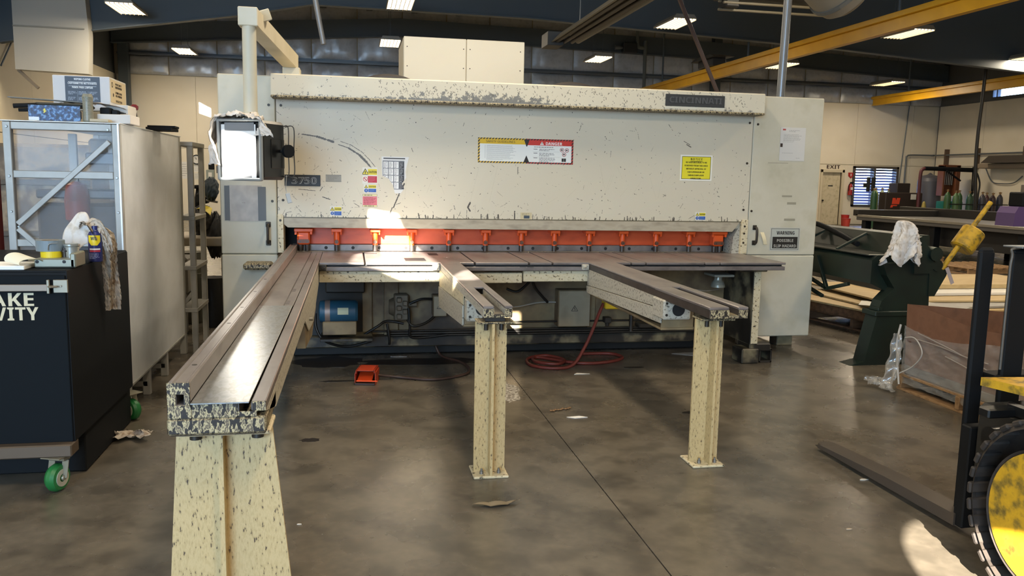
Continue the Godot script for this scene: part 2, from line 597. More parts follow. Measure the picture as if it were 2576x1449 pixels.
# ---------------------------------------------------------------- the hall
func hall() -> void:
	var st := mb()
	ab(st, -7.7, -0.25, -29.4, 22.8, -0.012, 7.4, 0)
	var fl := struct("floor", st, hex("2a2622", 0.8))
	var xs := [-7.7, 1.232, 7.3, 13.4, 22.8]
	for i in 4:
		st = mb()
		ab(st, xs[i] + (0.003 if i else 0.0), -0.02, -29.4, xs[i + 1] - 0.003, 0.0, 7.4, 0)
		obj("floor_slab", st, M.floor, fl)
	# back wall: cream panels below, insulation between girts above; a window and a door let into it
	st = mb()
	for b in [[-7.6, 0, 17.68, 7.4], [17.68, 2.02, 18.5, 7.4], [18.5, 0, 19.05, 7.4], [19.05, 2.2, 20.85, 7.4], [19.05, 0, 20.85, 0.76], [20.85, 0, 22.7, 7.4]]:
		ab(st, b[0], b[1], -29.25, b[2], b[3], -29.0, 0)
	var wb := struct("wall_back", st, hex("b5a98d", 0.6))
	var x := -7.4
	while x < 22.4:
		for lv in [[0.02, 2.29], [2.305, 4.6]]:
			if lv[0] < 1.0 and x + 2.39 > 17.6 and x < 20.9:
				continue
			st = mb()
			ab(st, x + 0.004, lv[0], -29.0, minf(x + 2.396, 22.5), lv[1], -28.97, 0.004)
			obj("wall_panel", st, M.wall, wb)
		x += 2.4
	for b in [[16.604, 0.02, 17.6, 2.29], [18.6, 0.02, 18.96, 2.29], [17.6, 2.1, 18.6, 2.29], [18.96, 2.24, 20.95, 2.29], [18.96, 0.02, 20.95, 0.72], [20.95, 0.02, 21.396, 2.29]]:
		st = mb()
		ab(st, b[0], b[1], -29.0, b[2], b[3], -28.97, 0.004)
		obj("wall_panel", st, M.wall, wb)
	var nn := nz(51, 1.4)
	x = -7.3
	while x < 22.0:
		var x0 := x
		for lv in [[4.62, 5.2], [5.34, 7.3]]:
			st = mb()
			sheet(st, func(u: float, v: float) -> Vector3:
				var px := x0 + 0.02 + 1.46 * u
				var py: float = lerpf(lv[0], lv[1], v)
				var bulge := 0.09 * sqrt(maxf(0.0, sin(PI * u))) * pow(maxf(0.0, sin(PI * v)), 0.3)
				return Vector3(px, py, -28.97 + bulge + 0.035 * nn.get_noise_3d(px * 2.5, py * 0.9, 0) * sin(PI * u)), 14, 12, 0.01)
			obj("insulation_panel", st, M.vinyl, wb)
		x += 1.5
	st = mb()
	ab(st, -7.3, 5.2, -28.95, 22.4, 5.26, -28.7, 0.004)
	ab(st, -7.3, 5.2, -28.95, 22.4, 5.34, -28.9, 0.004)
	obj("girt", st, M.galv, wb)
	# left wall
	st = mb()
	ab(st, -7.65, 0, -29.2, -7.45, 7.4, -21.7, 0)
	ab(st, -7.65, 0, -20.1, -7.45, 7.4, 7.2, 0)
	for pl in [[[-21.7, 0], [-20.1, 0], [-20.1, 6.8], [-21.7, 6.35]], [[-21.7, 6.8], [-20.1, 7.15], [-20.1, 7.4], [-21.7, 7.4]]]:
		prism(st, pl.map(func(q: Array) -> Vector2: return Vector2(q[0], q[1])), Vector3(-7.65, 0, 0), Vector3(0, 0, 1), Vector3.UP, Vector3(0.2, 0, 0))
	var wl := struct("wall_left", st, hex("565b5e", 0.6))
	var z := -28.9
	while z < 6.5:
		for lv in [[0.02, 2.29], [2.305, 4.6]]:
			st = mb()
			ab(st, -7.45, lv[0], z + 0.004, -7.42, lv[1], z + 2.396, 0.004)
			obj("wall_panel", st, M.wall, wl)
		z += 2.4
	# right wall with a high window
	st = mb()
	for b in [[-29.2, 0, -26.25, 7.4], [-26.25, 0, -24.6, 4.72], [-26.25, 5.05, -24.6, 7.4], [-24.6, 0, 7.2, 7.4]]:
		ab(st, 22.5, b[1], b[0], 22.75, b[3], b[2], 0)
	var wr := struct("wall_right", st, hex("5c5d5c", 0.6))
	z = -28.9
	while z < 6.5:
		for lv in [[0.02, 2.29], [2.305, 4.6]]:
			st = mb()
			ab(st, 22.47, lv[0], z + 0.004, 22.5, lv[1], z + 2.396, 0.004)
			obj("wall_panel", st, M.wall, wr)
		z += 2.4
	st = mb()
	for b in [[-26.27, 4.68, -24.58, 4.73], [-26.27, 5.04, -24.58, 5.09], [-26.27, 4.7, -26.22, 5.08], [-24.63, 4.7, -24.58, 5.08], [-26.05, 4.7, -26.0, 5.08]]:
		ab(st, 22.46, b[1], b[0], 22.6, b[3], b[2], 0.003)
	var w2 := struct("window_2", st, M.steel_frame)
	st = mb()
	ab(st, 22.52, 4.72, -26.25, 22.526, 5.05, -24.6, 0)
	obj("pane", st, M.acrylic, w2)
	# front wall behind the camera, with its high window and smaller openings that let the sun in
	var wf := CSGCombiner3D.new()
	wf.name = "wall_front"
	var slab := CSGBox3D.new()
	slab.size = Vector3(30.5, 7.6, 0.06)
	slab.position = Vector3(7.55, 3.7, 7.0)
	slab.material = hex("c9bda2", 0.6)
	wf.add_child(slab)
	var panes := [
		[[-4.76, 6.86], [-4.5, 6.82], [-4.52, 6.79], [-4.48, 6.7], [-4.42, 6.6], [-4.27, 6.46], [-3.99, 6.18], [-3.98, 6.065], [-4.27, 6.065], [-4.42, 6.13], [-4.64, 6.18], [-4.84, 6.46], [-4.72, 6.6], [-4.77, 6.75]],
		[[-3.68, 5.74], [-3.45, 5.74], [-3.45, 5.98], [-3.68, 5.98]],
		paper_pane(), disc_pane(2.42, 0.02, -2.75, 0.2)]
	for pn in panes:
		var hole := CSGPolygon3D.new()
		var pv := PackedVector2Array()
		for q in pn:
			pv.append(Vector2(q[0], q[1]))
		hole.polygon = pv
		hole.depth = 1.0
		hole.position = Vector3(0, 0, 7.5)
		hole.operation = CSGShape3D.OPERATION_SUBTRACTION
		hole.material = hex("c9bda2", 0.6)
		wf.add_child(hole)
	wf.set_meta("kind", "structure")
	add_child(wf)
	# frosted strip window high behind the camera, lit by the overcast sky
	st = mb()
	ab(st, -6.6, 1.2, 6.9, -1.2, 4.6, 6.95, 0)
	var fwin := struct("window_3", st, glow(COOL, 3.0))
	var dl := AreaLight3D.new()
	dl.name = "daylight"
	dl.area_size = Vector2(5.4, 3.4)
	dl.light_color = COOL
	dl.light_energy = DAY_E
	dl.area_normalize_energy = true
	dl.shadow_enabled = true
	dl.position = Vector3(-3.9, 2.9, 6.85)
	add_child(dl)
	# roof: deck, purlins along the hall, tapered frames across it
	st = mb()
	ab(st, -7.7, 7.3, -29.4, 22.8, 7.5, 7.4, 0)
	var ce := struct("ceiling", st, M.deck)
	for i in 20:
		var px := -7.0 + 1.5 * i
		st = mb()
		ab(st, px, 6.98, -29.0, px + 0.05, 7.3, 6.9, 0.003)
		ab(st, px, 6.98, -29.0, px + 0.2, 7.0, 6.9, 0.003)
		obj("purlin", st, hex("5d6263", 0.6), ce)
	for f in [[-19.95, [[-7.4, 4.2], [-5.64, 4.52], [-2.48, 5.03], [-0.87, 5.36], [4.1, 5.33], [12.5, 5.0], [22.4, 4.4], [22.4, 6.98], [-7.4, 6.98]]], [-28.55, [[-7.4, 5.5], [1.6, 6.15], [13.0, 5.9], [22.4, 5.5], [22.4, 6.1], [13.0, 6.5], [1.6, 6.72], [-7.4, 6.1]]], [-9.5, [[-7.4, 4.4], [0, 6.2], [14, 6.2], [22.4, 4.4], [22.4, 6.98], [-7.4, 6.98]]]]:
		st = mb()
		prism(st, f[1].map(func(q: Array) -> Vector2: return Vector2(q[0], q[1])), Vector3(0, 0, f[0]), Vector3.RIGHT, Vector3.UP, Vector3(0, 0, 0.03))
		var pts: Array = f[1]
		for i in (pts.size() - 3 if pts.size() != 8 or pts[0][1] < 5.0 else 3):
			bar(st, Vector3(pts[i][0], pts[i][1], f[0] + 0.015), Vector3(pts[i + 1][0], pts[i + 1][1], f[0] + 0.015), 0.2, 0.03)
		obj("roof_frame", st, M.steel_frame, ce)
	# the boxed-in haunch of the frame at the left wall
	st = mb()
	prism(st, [Vector2(-7.0, 3.62), Vector2(-5.56, 3.58), Vector2(-5.52, 4.4), Vector2(-5.66, 6.9), Vector2(-7.0, 6.9)], Vector3(0, 0, -19.9), Vector3.RIGHT, Vector3.UP, Vector3(0, 0, 0.3))
	var tr := struct("trim_1", st, hex("b9b8b0", 0.55))
	for yy in [4.5, 5.2]:
		st = mb()
		ab(st, -7.0, yy, -19.6, -5.6, yy + 0.03, -19.57, 0.004)
		obj("seam_strip", st, hex("8f8f88", 0.5), tr)
	st = mb()
	bar(st, Vector3(-6.98, 3.62, -19.7), Vector3(-6.6, 3.25, -19.7), 0.06, 0.06)
	obj("brace", st, hex("7d7364", 0.6), tr)
	# columns against the back wall
	var k := 2
	for cx in [-7.25, 12.85]:
		st = mb()
		ab(st, cx, 0, -28.9, cx + 0.3, 6.9, -28.6, 0.01)
		struct("trim_%d" % k, st, M.steel_frame)
		k += 1
	st = mb()
	bar(st, Vector3(-7.38, 3.711, -19.888), Vector3(-7.38, 5.454, -21.833), 0.03, 0.03)
	struct("trim_%d" % k, st, M.steel_frame)
	exit_door()
	window_blind()

func paper_pane() -> Array:
	# the opening whose sun falls on the sheet taped over the pendant's screen
	var out := []
	for q in [[-0.925, 1.88], [-0.86, 1.86], [-0.76, 1.835], [-0.62, 1.76], [-0.615, 1.545], [-0.925, 1.535]]:
		out.append([q[0] - 0.35 * 12.83, q[1] + 0.4 * 12.83])
	return out

func disc_pane(x: float, y: float, z: float, r: float) -> Array:
	var out := []
	for i in 20:
		out.append([x - 0.35 * (7.0 - z) + r * cos(TAU * i / 20), y + 0.4 * (7.0 - z) + r * 0.9 * sin(TAU * i / 20)])
	return out

func exit_door() -> void:
	var st := mb()
	ab(st, 17.66, 0.0, -29.1, 18.52, 2.06, -29.05, 0.004)
	var d := struct("door_1", st, tex_mat(noise_tex([[0.0, "a79b7f"], [0.3, "c4b999"], [0.6, "d0c5a8"], [1.0, "c8bc9e"]], 0.012, 61, 4), Vector3.ONE * 0.7, 0.55))
	st = mb()
	for b in [[17.6, 0, 17.69, 2.1], [18.5, 0, 18.6, 2.1], [17.6, 1.99, 18.6, 2.1]]:
		ab(st, b[0], b[1], -29.2, b[2], b[3], -28.93, 0.005)
	obj("door_frame", st, hex("cfc4a8", 0.55), d)
	st = mb()
	cyl(st, Vector3(17.8, 0.92, -29.05), Vector3(17.8, 0.92, -29.0), 0.03)
	obj("door_handle", st, M.bolt, d)
	st = mb()
	ab(st, 18.0, 1.46, -29.05, 18.2, 1.5, -29.045, 0)
	obj("door_plate", st, M.ink, d)
	text(d, "EXIT", Vector3(18.12, 2.2, -28.965), Vector3.RIGHT, Vector3.UP, 0.56, 0.14, hex("3b2a20", 0.7), "Droid Sans", true, 0.003)

func window_blind() -> void:
	var st := mb()
	for b in [[18.97, 0.7, 19.07, 2.25], [20.83, 0.7, 20.93, 2.25], [18.97, 2.17, 20.93, 2.26], [18.97, 0.7, 20.93, 0.78], [19.86, 0.78, 19.94, 2.17]]:
		ab(st, b[0], b[1], -29.2, b[2], b[3], -28.94, 0.005)
	var w := struct("window_1", st, hex("4d4740", 0.5))
	st = mb()
	ab(st, 19.05, 0.76, -29.18, 20.85, 2.2, -29.174, 0)
	obj("pane", st, M.acrylic, w)
	for i in 13:
		st = mb()
		obx(st, Vector3(19.95, 0.83 + 0.107 * i, -29.08), Vector3(1.78, 0.006, 0.085), Basis(Vector3.RIGHT, 0.85))
		obj("slat", st, hex("5a6288", 0.5), w)

# ---------------------------------------------------------------- light fittings
func make_lamp() -> Node3D:
	var t := thing("high_bay_light", "", "ceiling light", Vector3.ZERO, "high bay lights")
	var st := mb()
	prism(st, [Vector2(-0.27, 0), Vector2(0.27, 0), Vector2(0.2, 0.09), Vector2(-0.2, 0.09)], Vector3(0, 0, -0.61), Vector3.RIGHT, Vector3.UP, Vector3(0, 0, 1.22))
	obj("housing", st, hex("8d8a82", 0.5), t)
	st = mb()
	ab(st, -0.245, -0.012, -0.585, 0.245, -0.002, 0.585, 0)
	obj("diffuser", st, glow(Color(1.0, 0.9, 0.74), 3.0), t)
	for i in 7:
		st = mb()
		ab(st, -0.255 + 0.085 * i - 0.006, -0.03, -0.6, -0.255 + 0.085 * i + 0.006, 0.0, 0.6, 0)
		obj("louver", st, hex("c9c0ab", 0.4), t)
	for s in [-0.5, 0.5]:
		st = mb()
		cyl(st, Vector3(0, 0.09, s), Vector3(0, 1.98, s), 0.006, 0.006, 6)
		obj("hanging_wire", st, M.steel_frame, t)
	return t

func lamp_light(at: Vector3, e: float, sz := Vector2(0.5, 1.18)) -> void:
	var a := AreaLight3D.new()
	a.name = "lamp_light"
	a.area_size = sz
	a.light_color = WARM
	a.light_energy = e
	a.area_normalize_energy = true
	a.shadow_enabled = true
	a.position = at - Vector3(0, 0.04, 0)
	a.rotation_degrees.x = -90
	add_child(a, true)

func lamps() -> void:
	var spots := [
		[0.98, -17.4, "high bay light cut by the top of the picture above the cream cabinet"],
		[1.0, -22.6, "small bright high bay light hanging just left of the tall cream cabinet"],
		[-4.47, -18.5, "large high bay light at upper left beside the white boxed haunch"],
		[-4.75, -26.0, "high bay light in front of the silvery insulation, left of the pendant pole"],
		[7.02, -17.8, "brightest high bay light, crossed by a thin slanting rod"],
		[7.0, -23.6, "high bay light below the radiant heater's end, over the shear's hood"],
		[18.0, -25.9, "long flat high bay light right of the grey conduit pole"],
		[17.7, -19.7, "high bay light at the right edge above the second yellow crane beam"],
		[12.5, -17.4, "edge-on high bay light showing under the near yellow beam at upper right"],
		[12.5, -23.1, "edge-on high bay light showing under the near yellow beam beside the grey pole"],
		[12.5, -12.0, "unseen high bay light over the plywood stack"], [12.5, -6.0, "unseen high bay light over the forklift's far side"], [0.98, -11.8, "unseen high bay light over the tall cream cabinet"], [-4.75, -12.0, "unseen high bay light over the black cart's far left"], [7.0, -11.8, "unseen high bay light over the green brake's far end"], [0.98, -6.0, "unseen high bay light over the shear's table"], [-4.75, -6.0, "unseen high bay light over the cage"], [7.0, -6.0, "unseen high bay light over the wrapped box"], [0.98, -0.2, "unseen high bay light nearest the camera"], [-4.75, -0.2, "unseen high bay light left behind the cart"], [7.0, -0.2, "unseen high bay light right behind the forklift"], [12.5, 0.0, "unseen high bay light far behind the forklift"], [17.8, -13.5, "unseen high bay light over the plasma table's near end"], [17.8, -7.5, "unseen high bay light at the far right of the hall"], [3.0, 4.5, "unseen high bay light at the front wall"]]
	var first := make_lamp()
	for i in spots.size():
		var s: Array = spots[i]
		var at := Vector3(s[0], 4.8 if i == 2 else 5.0, s[1])
		if i == 0:
			first.position = at
			first.set_meta("label", s[2])
		else:
			dup(first, "high_bay_light", at, s[2])
		lamp_light(at, LAMP_E)

# ---------------------------------------------------------------- things overhead and just behind the shear
func overhead() -> void:
	var t := thing("tall_cabinet", "tall plain cream cabinet rising behind the middle of the shear", "cabinet", Vector3(1.2, 0, -9.4))
	var st := mb()
	ab(st, 0.54, 0, -9.9, 1.85, 3.0, -9.03, 0.01)
	obj("body", st, M.cream, t)
	for q in [[0.545, 1.208], [1.214, 1.845]]:
		st = mb()
		ab(st, q[0], 0.05, -9.03, q[1], 3.005, -9.0, 0.005)
		obj("front_panel", st, M.wall, t)
	for yy in [2.7, 2.9]:
		st = mb()
		for xx in [0.58, 1.18, 1.25, 1.8]:
			cyl(st, Vector3(xx, yy, -9.0), Vector3(xx, yy, -8.997), 0.006, 0.006, 8)
		obj("screw", st, M.bolt, t)
	# radiant heater along the hall
	t = thing("radiant_heater", "long grey ridged radiant heater hanging over the shear, ending near its hood", "heater", Vector3(3.8, 4.0, -10))
	st = mb()
	prism(st, [Vector2(3.56, 4.0), Vector2(3.6, 4.0), Vector2(3.72, 4.13), Vector2(3.93, 4.13), Vector2(4.05, 4.0), Vector2(4.09, 4.0), Vector2(3.95, 4.15), Vector2(3.7, 4.15)], Vector3(0, 0, -15.0), Vector3.RIGHT, Vector3.UP, Vector3(0, 0, 12))
	obj("reflector", st, hex("77756c", 0.45, 0.4), t)
	for xx in [3.68, 3.83, 3.97]:
		st = mb()
		cyl(st, Vector3(xx, 4.03, -15.05), Vector3(xx, 4.03, -3.0), 0.035, 0.035, 10)
		obj("burner_tube", st, hex("5f5b52", 0.5, 0.4), t)
	st = mb()
	ab(st, 3.5, 3.95, -15.5, 3.8, 4.2, -15.0, 0.01)
	obj("burner_box", st, hex("35383a", 0.5), t)
	for zz in [-14.0, -9.0, -4.0]:
		st = mb()
		cyl(st, Vector3(3.82, 4.14, zz), Vector3(3.82, 6.98, zz), 0.008, 0.008, 6)
		obj("hanger_rod", st, M.galv, t)
	t = thing("radiant_heater", "short pale radiant heater rails beside the big grey drum at the top", "heater", Vector3(7, 4.6, -14))
	for q in [[4.52, -14.0], [4.66, -14.0], [4.6, -13.8]]:
		st = mb()
		ab(st, 6.3, q[0], q[1], 8.6, q[0] + 0.04, q[1] + 0.06, 0.01)
		obj("burner_tube", st, hex("8f8874", 0.5), t)
	st = mb()
	ab(st, 6.3, 4.72, -14.2, 8.6, 4.76, -13.6, 0.01)
	obj("reflector", st, hex("3c3d3b", 0.5), t)
	st = mb()
	ab(st, 6.35, 4.55, -14.1, 6.6, 5.0, -13.75, 0.02)
	obj("burner_box", st, hex("2e3030", 0.5), t)
	for xx in [6.8, 8.2]:
		st = mb()
		cyl(st, Vector3(xx, 4.76, -13.9), Vector3(xx, 6.98, -13.9), 0.01, 0.01, 6)
		obj("hanger_rod", st, M.galv, t)
	# drum-shaped duct
	t = thing("duct_drum", "big round grey duct drum hanging above the yellow crane beam", "duct", Vector3(6.2, 4.0, -10))
	st = mb()
	var ax := Vector3(-0.78, 0.52, 0.2).normalized()
	lathe(st, [Vector2(0.12, -0.14), Vector2(0.28, -0.11), Vector2(0.37, -0.03), Vector2(0.4, 0.08), Vector2(0.42, 2.6)], Vector3(6.25, 3.98, -10.0), ax, 36)
	obj("shell", st, hex("8b8578", 0.5, 0.2), t)
	st = mb()
	ring(st, Vector3(6.25, 3.98, -10.0) + ax * 0.1, ax, 0.4, 0.425, 0.05, 36)
	obj("band", st, M.galv, t)
	st = mb()
	cyl(st, Vector3(6.0, 4.4, -10.0), Vector3(6.0, 6.98, -10.0), 0.015)
	obj("hanger_rod", st, M.galv, t)
	# pipes
	st = mb()
	tube(st, curve([Vector3(-0.28, 2.88, -9.0), Vector3(-0.36, 3.32, -9.0), Vector3(-0.52, 4.3, -9.0), Vector3(-0.9, 6.95, -9.0)], 6), 0.028, 10)
	single("drop_pipe", st, hex("77797b", 0.4, 0.4), "thin grey drop pipe hanging from the roof, right of the pendant boom", "pipe")
	t = thing("conduit_pole", "grey conduit pole standing on the shear's right housing up to the roof", "pole", Vector3(3.97, 2.33, -7.3))
	st = mb()
	cyl(st, Vector3(3.965, 2.335, -7.3), Vector3(4.05, 7.0, -7.3), 0.038, 0.038, 16)
	obj("pole", st, hex("6f7377", 0.35, 0.6), t)
	st = mb()
	ab(st, 3.9, 2.322, -7.36, 4.04, 2.345, -7.24, 0.004)
	obj("flange", st, M.galv, t)
	st = mb()
	bar(st, Vector3(4.6, 4.1, -11.5), Vector3(5.42, 2.5, -11.5), 0.045, 0.045)
	bar(st, Vector3(4.6, 4.1, -11.5), Vector3(3.15, 6.95, -11.5), 0.045, 0.045)
	single("brace_rod", st, hex("4d3b36", 0.5), "thin brown slanting rod crossing in front of the brightest light", "rod")
	st = mb()
	tube(st, curve([Vector3(9.83, 6.95, -28.35), Vector3(9.84, 6.4, -28.35), Vector3(9.88, 6.18, -28.35), Vector3(10.1, 6.12, -28.35), Vector3(10.14, 5.9, -28.35), Vector3(10.14, 0.1, -28.35)], 6), 0.06, 10)
	single("down_pipe", st, hex("5d6360", 0.5), "bent grey down pipe on the back wall below the big lamps", "pipe")
	t = thing("exhaust_fan", "dark motor unit on the back wall beside the bent down pipe", "fan", Vector3(9.6, 6.1, -28.4))
	st = mb()
	ab(st, 9.3, 5.95, -28.5, 9.8, 6.3, -28.2, 0.03)
	obj("motor_housing", st, hex("25282a", 0.5), t)
	st = mb()
	cyl(st, Vector3(9.02, 6.12, -28.35), Vector3(9.3, 6.12, -28.35), 0.08, 0.05, 12)
	obj("coupling", st, M.galv, t)
	# crane beams
	for q in [[10.0, 4.4, -28.2, 6.5, "near yellow crane beam running the length of the hall at upper right"], [19.5, 4.53, -28.8, -8.0, "far yellow crane beam ending against the cream back wall"]]:
		t = thing("crane_beam", q[4], "crane beam", Vector3(q[0], q[1], q[2]), "yellow crane beams")
		st = mb()
		ab(st, q[0] - 0.11, q[1] + 0.23, q[2], q[0] + 0.11, q[1] + 0.33, q[3], 0.006)
		obj("cap_channel", st, M.yellow_beam, t)
		st = mb()
		ab(st, q[0] - 0.03, q[1] + 0.02, q[2], q[0] + 0.03, q[1] + 0.23, q[3], 0.004)
		obj("web", st, M.yellow_beam, t)
		st = mb()
		ab(st, q[0] - 0.075, q[1], q[2], q[0] + 0.075, q[1] + 0.022, q[3], 0.004)
		obj("bottom_flange", st, M.yellow_beam, t)
		var zz: float = q[2] + 2.0
		while zz < q[3]:
			st = mb()
			cyl(st, Vector3(q[0], q[1] + 0.33, zz), Vector3(q[0], 6.98, zz), 0.03, 0.03, 8)
			obj("hanger_rod", st, M.steel_frame, t)
			zz += 6.0

	t = thing("hoist_trolley", "dark hoist trolley riding on the near yellow crane beam", "hoist", Vector3(10, 4.75, -22.4))
	var sh := mb()
	ab(sh, 9.8, 4.74, -22.9, 10.2, 4.95, -21.9, 0.02)
	obj("trolley_body", sh, hex("2c2d2d", 0.5), t)
	sh = mb()
	prism(sh, [Vector2(-23.2, 4.95), Vector2(-21.6, 4.95), Vector2(-21.9, 5.03), Vector2(-22.9, 5.03)], Vector3(9.7, 0, 0), Vector3(0, 0, 1), Vector3.UP, Vector3(0.6, 0, 0))
	obj("cover", sh, hex("3c3d3b", 0.5), t)

# ---------------------------------------------------------------- the shear
func panel_picture() -> Image:
	# scratches and chips on the big front panel, 2 mm to the pixel
	var w := 2048
	var h := 472
	var im := blank(w, h, Color("c9c1ab"))
	var a := nz(71, 0.004)
	var ni := a.get_image(256, 64)
	ni.resize(w, h, Image.INTERPOLATE_CUBIC)
	var d := ni.get_data()
	var px := im.get_data()
	for i in w * h:
		var v := 0.955 + 0.075 * d[i] / 255.0
		px[i * 4] = int(201 * v)
		px[i * 4 + 1] = int(193 * v)
		px[i * 4 + 2] = int(172 * v)
	im = Image.create_from_data(w, h, false, Image.FORMAT_RGBA8, px)
	var at := func(x: float, y: float) -> Vector2:
		return Vector2((x + 0.6) / 4.155 * w, (2.15 - y) / 0.965 * h)
	var dark := Color("4a4640")
	# long arc scrape at the left
	var arc := [[-0.40, 1.865], [-0.28, 1.85], [-0.15, 1.81]]
	for s in 2:
		stroke(im, at.call(arc[s][0], arc[s][1]), at.call(arc[s + 1][0], arc[s + 1][1]), 5 + 3 * s, Color("57534d"), 0.7, 0.15)
	arc = [[-0.11, 1.79], [-0.03, 1.765], [0.06, 1.71], [0.12, 1.65], [0.17, 1.59]]
	for s in 4:
		stroke(im, at.call(arc[s][0], arc[s][1]), at.call(arc[s + 1][0], arc[s + 1][1]), [3, 6, 8, 6][s], Color("5d5952"), 0.6, 0.05)
		stroke(im, at.call(arc[s][0] + 0.02, arc[s][1] + 0.025), at.call(arc[s + 1][0] + 0.02, arc[s + 1][1] + 0.025), 2, dark, 0.3, 0.4)
	for q in [[0.43, 1.48, 0.4, 1.42, 5], [0.39, 1.4, 0.34, 1.28, 4], [0.33, 1.28, 0.3, 1.2, 3], [0.99, 1.33, 0.97, 1.29, 6], [0.97, 1.29, 0.99, 1.26, 5], [1.38, 1.26, 1.38, 1.19, 5], [-0.43, 1.42, -0.3, 1.41, 2], [-0.26, 1.41, -0.24, 1.44, 2], [-0.24, 1.36, -0.18, 1.34, 3], [1.4, 1.64, 1.4, 1.58, 2], [2.93, 1.87, 2.97, 1.85, 3], [2.96, 1.87, 2.9, 1.9, 2]]:
		stroke(im, at.call(q[0], q[1]), at.call(q[2], q[3]), q[4], dark, 0.4, 0.1)
	# scatter: thickest low down and at the left
	for i in 700:
		var x := pow(rng.randf(), 1.5) * w
		var yy := h * (1.0 - pow(rng.randf(), 2.0) * 0.98)
		var ang := rng.randf_range(0, TAU)
		var l := rng.randf_range(1, 9) if rng.randf() < 0.86 else rng.randf_range(9, 34)
		stroke(im, Vector2(x, yy), Vector2(x, yy) + Vector2(cos(ang), sin(ang)) * l, rng.randf_range(1, 2.0), [Color("a09887"), Color("8a8374"), Color("6b665d"), dark][rng.randi() % 4], 0.5, 0.4)
	for i in 160:
		var c := Vector2(rng.randf() * w, rng.randf() * h)
		im.fill_rect(Rect2i(int(c.x), int(c.y), rng.randi_range(1, 4), rng.randi_range(1, 4)), dark)
	for i in 230:
		var x := rng.randf() * w
		stroke(im, Vector2(x, h), Vector2(x + rng.randf_range(-4, 4), h - pow(rng.randf(), 3.0) * 24), rng.randf_range(1, 4), Color("4c4840"), 0.5, 0.1)
	im.fill_rect(Rect2i(0, h - 4, w, 4), Color("55503f"))
	for i in 40:
		var x := rng.randf() * w
		stroke(im, Vector2(x, h * 0.45 + rng.randf() * h * 0.4), Vector2(x + rng.randf_range(10, 40), h * 0.45 + rng.randf() * h * 0.4), 1, Color("b3ab95"), 0.2, 0.3)
	return im

func hood_picture() -> Image:
	var w := 2048
	var h := 84
	var im := blank(w, h, Color("cbc3ad"))
	var n1 := nz(72, 0.02)
	var n2 := nz(73, 0.09)
	n1.fractal_octaves = 4
	for x in w:
		var wx := -0.62 + 4.195 * x / w
		var k := 0.0
		if wx > 0.15 and wx < 1.75:
			k = sin(PI * (wx - 0.15) / 1.6)
			if wx > 1.0 and wx < 1.65:
				k += 0.35
		for y in h:
			var low := float(y) / h
			var v := n1.get_noise_2d(x * 1.6, y * 1.2) + 0.5 * n2.get_noise_2d(x * 2.0, y)
			var lim := 0.62 - 0.95 * k * smoothstep(0.25, 1.0, low)
			if low > 0.9:
				lim -= 0.35
			if v > lim:
				im.set_pixel(x, y, Color("76756f") if v > lim + 0.16 else (Color("4d4a41") if v < lim + 0.05 else Color("8d8b83")))
			elif k > 0.3 and v > lim - 0.05:
				im.set_pixel(x, y, Color("bdb293"))
	for i in 260:
		var c := Vector2(w * (0.2 + 0.75 * rng.randf()), rng.randf() * h)
		stroke(im, c, c + Vector2(rng.randf_range(-6, 6), rng.randf_range(2, 10)), rng.randf_range(1, 2), Color("5e594e"), 0.4, 0.2)
	return im

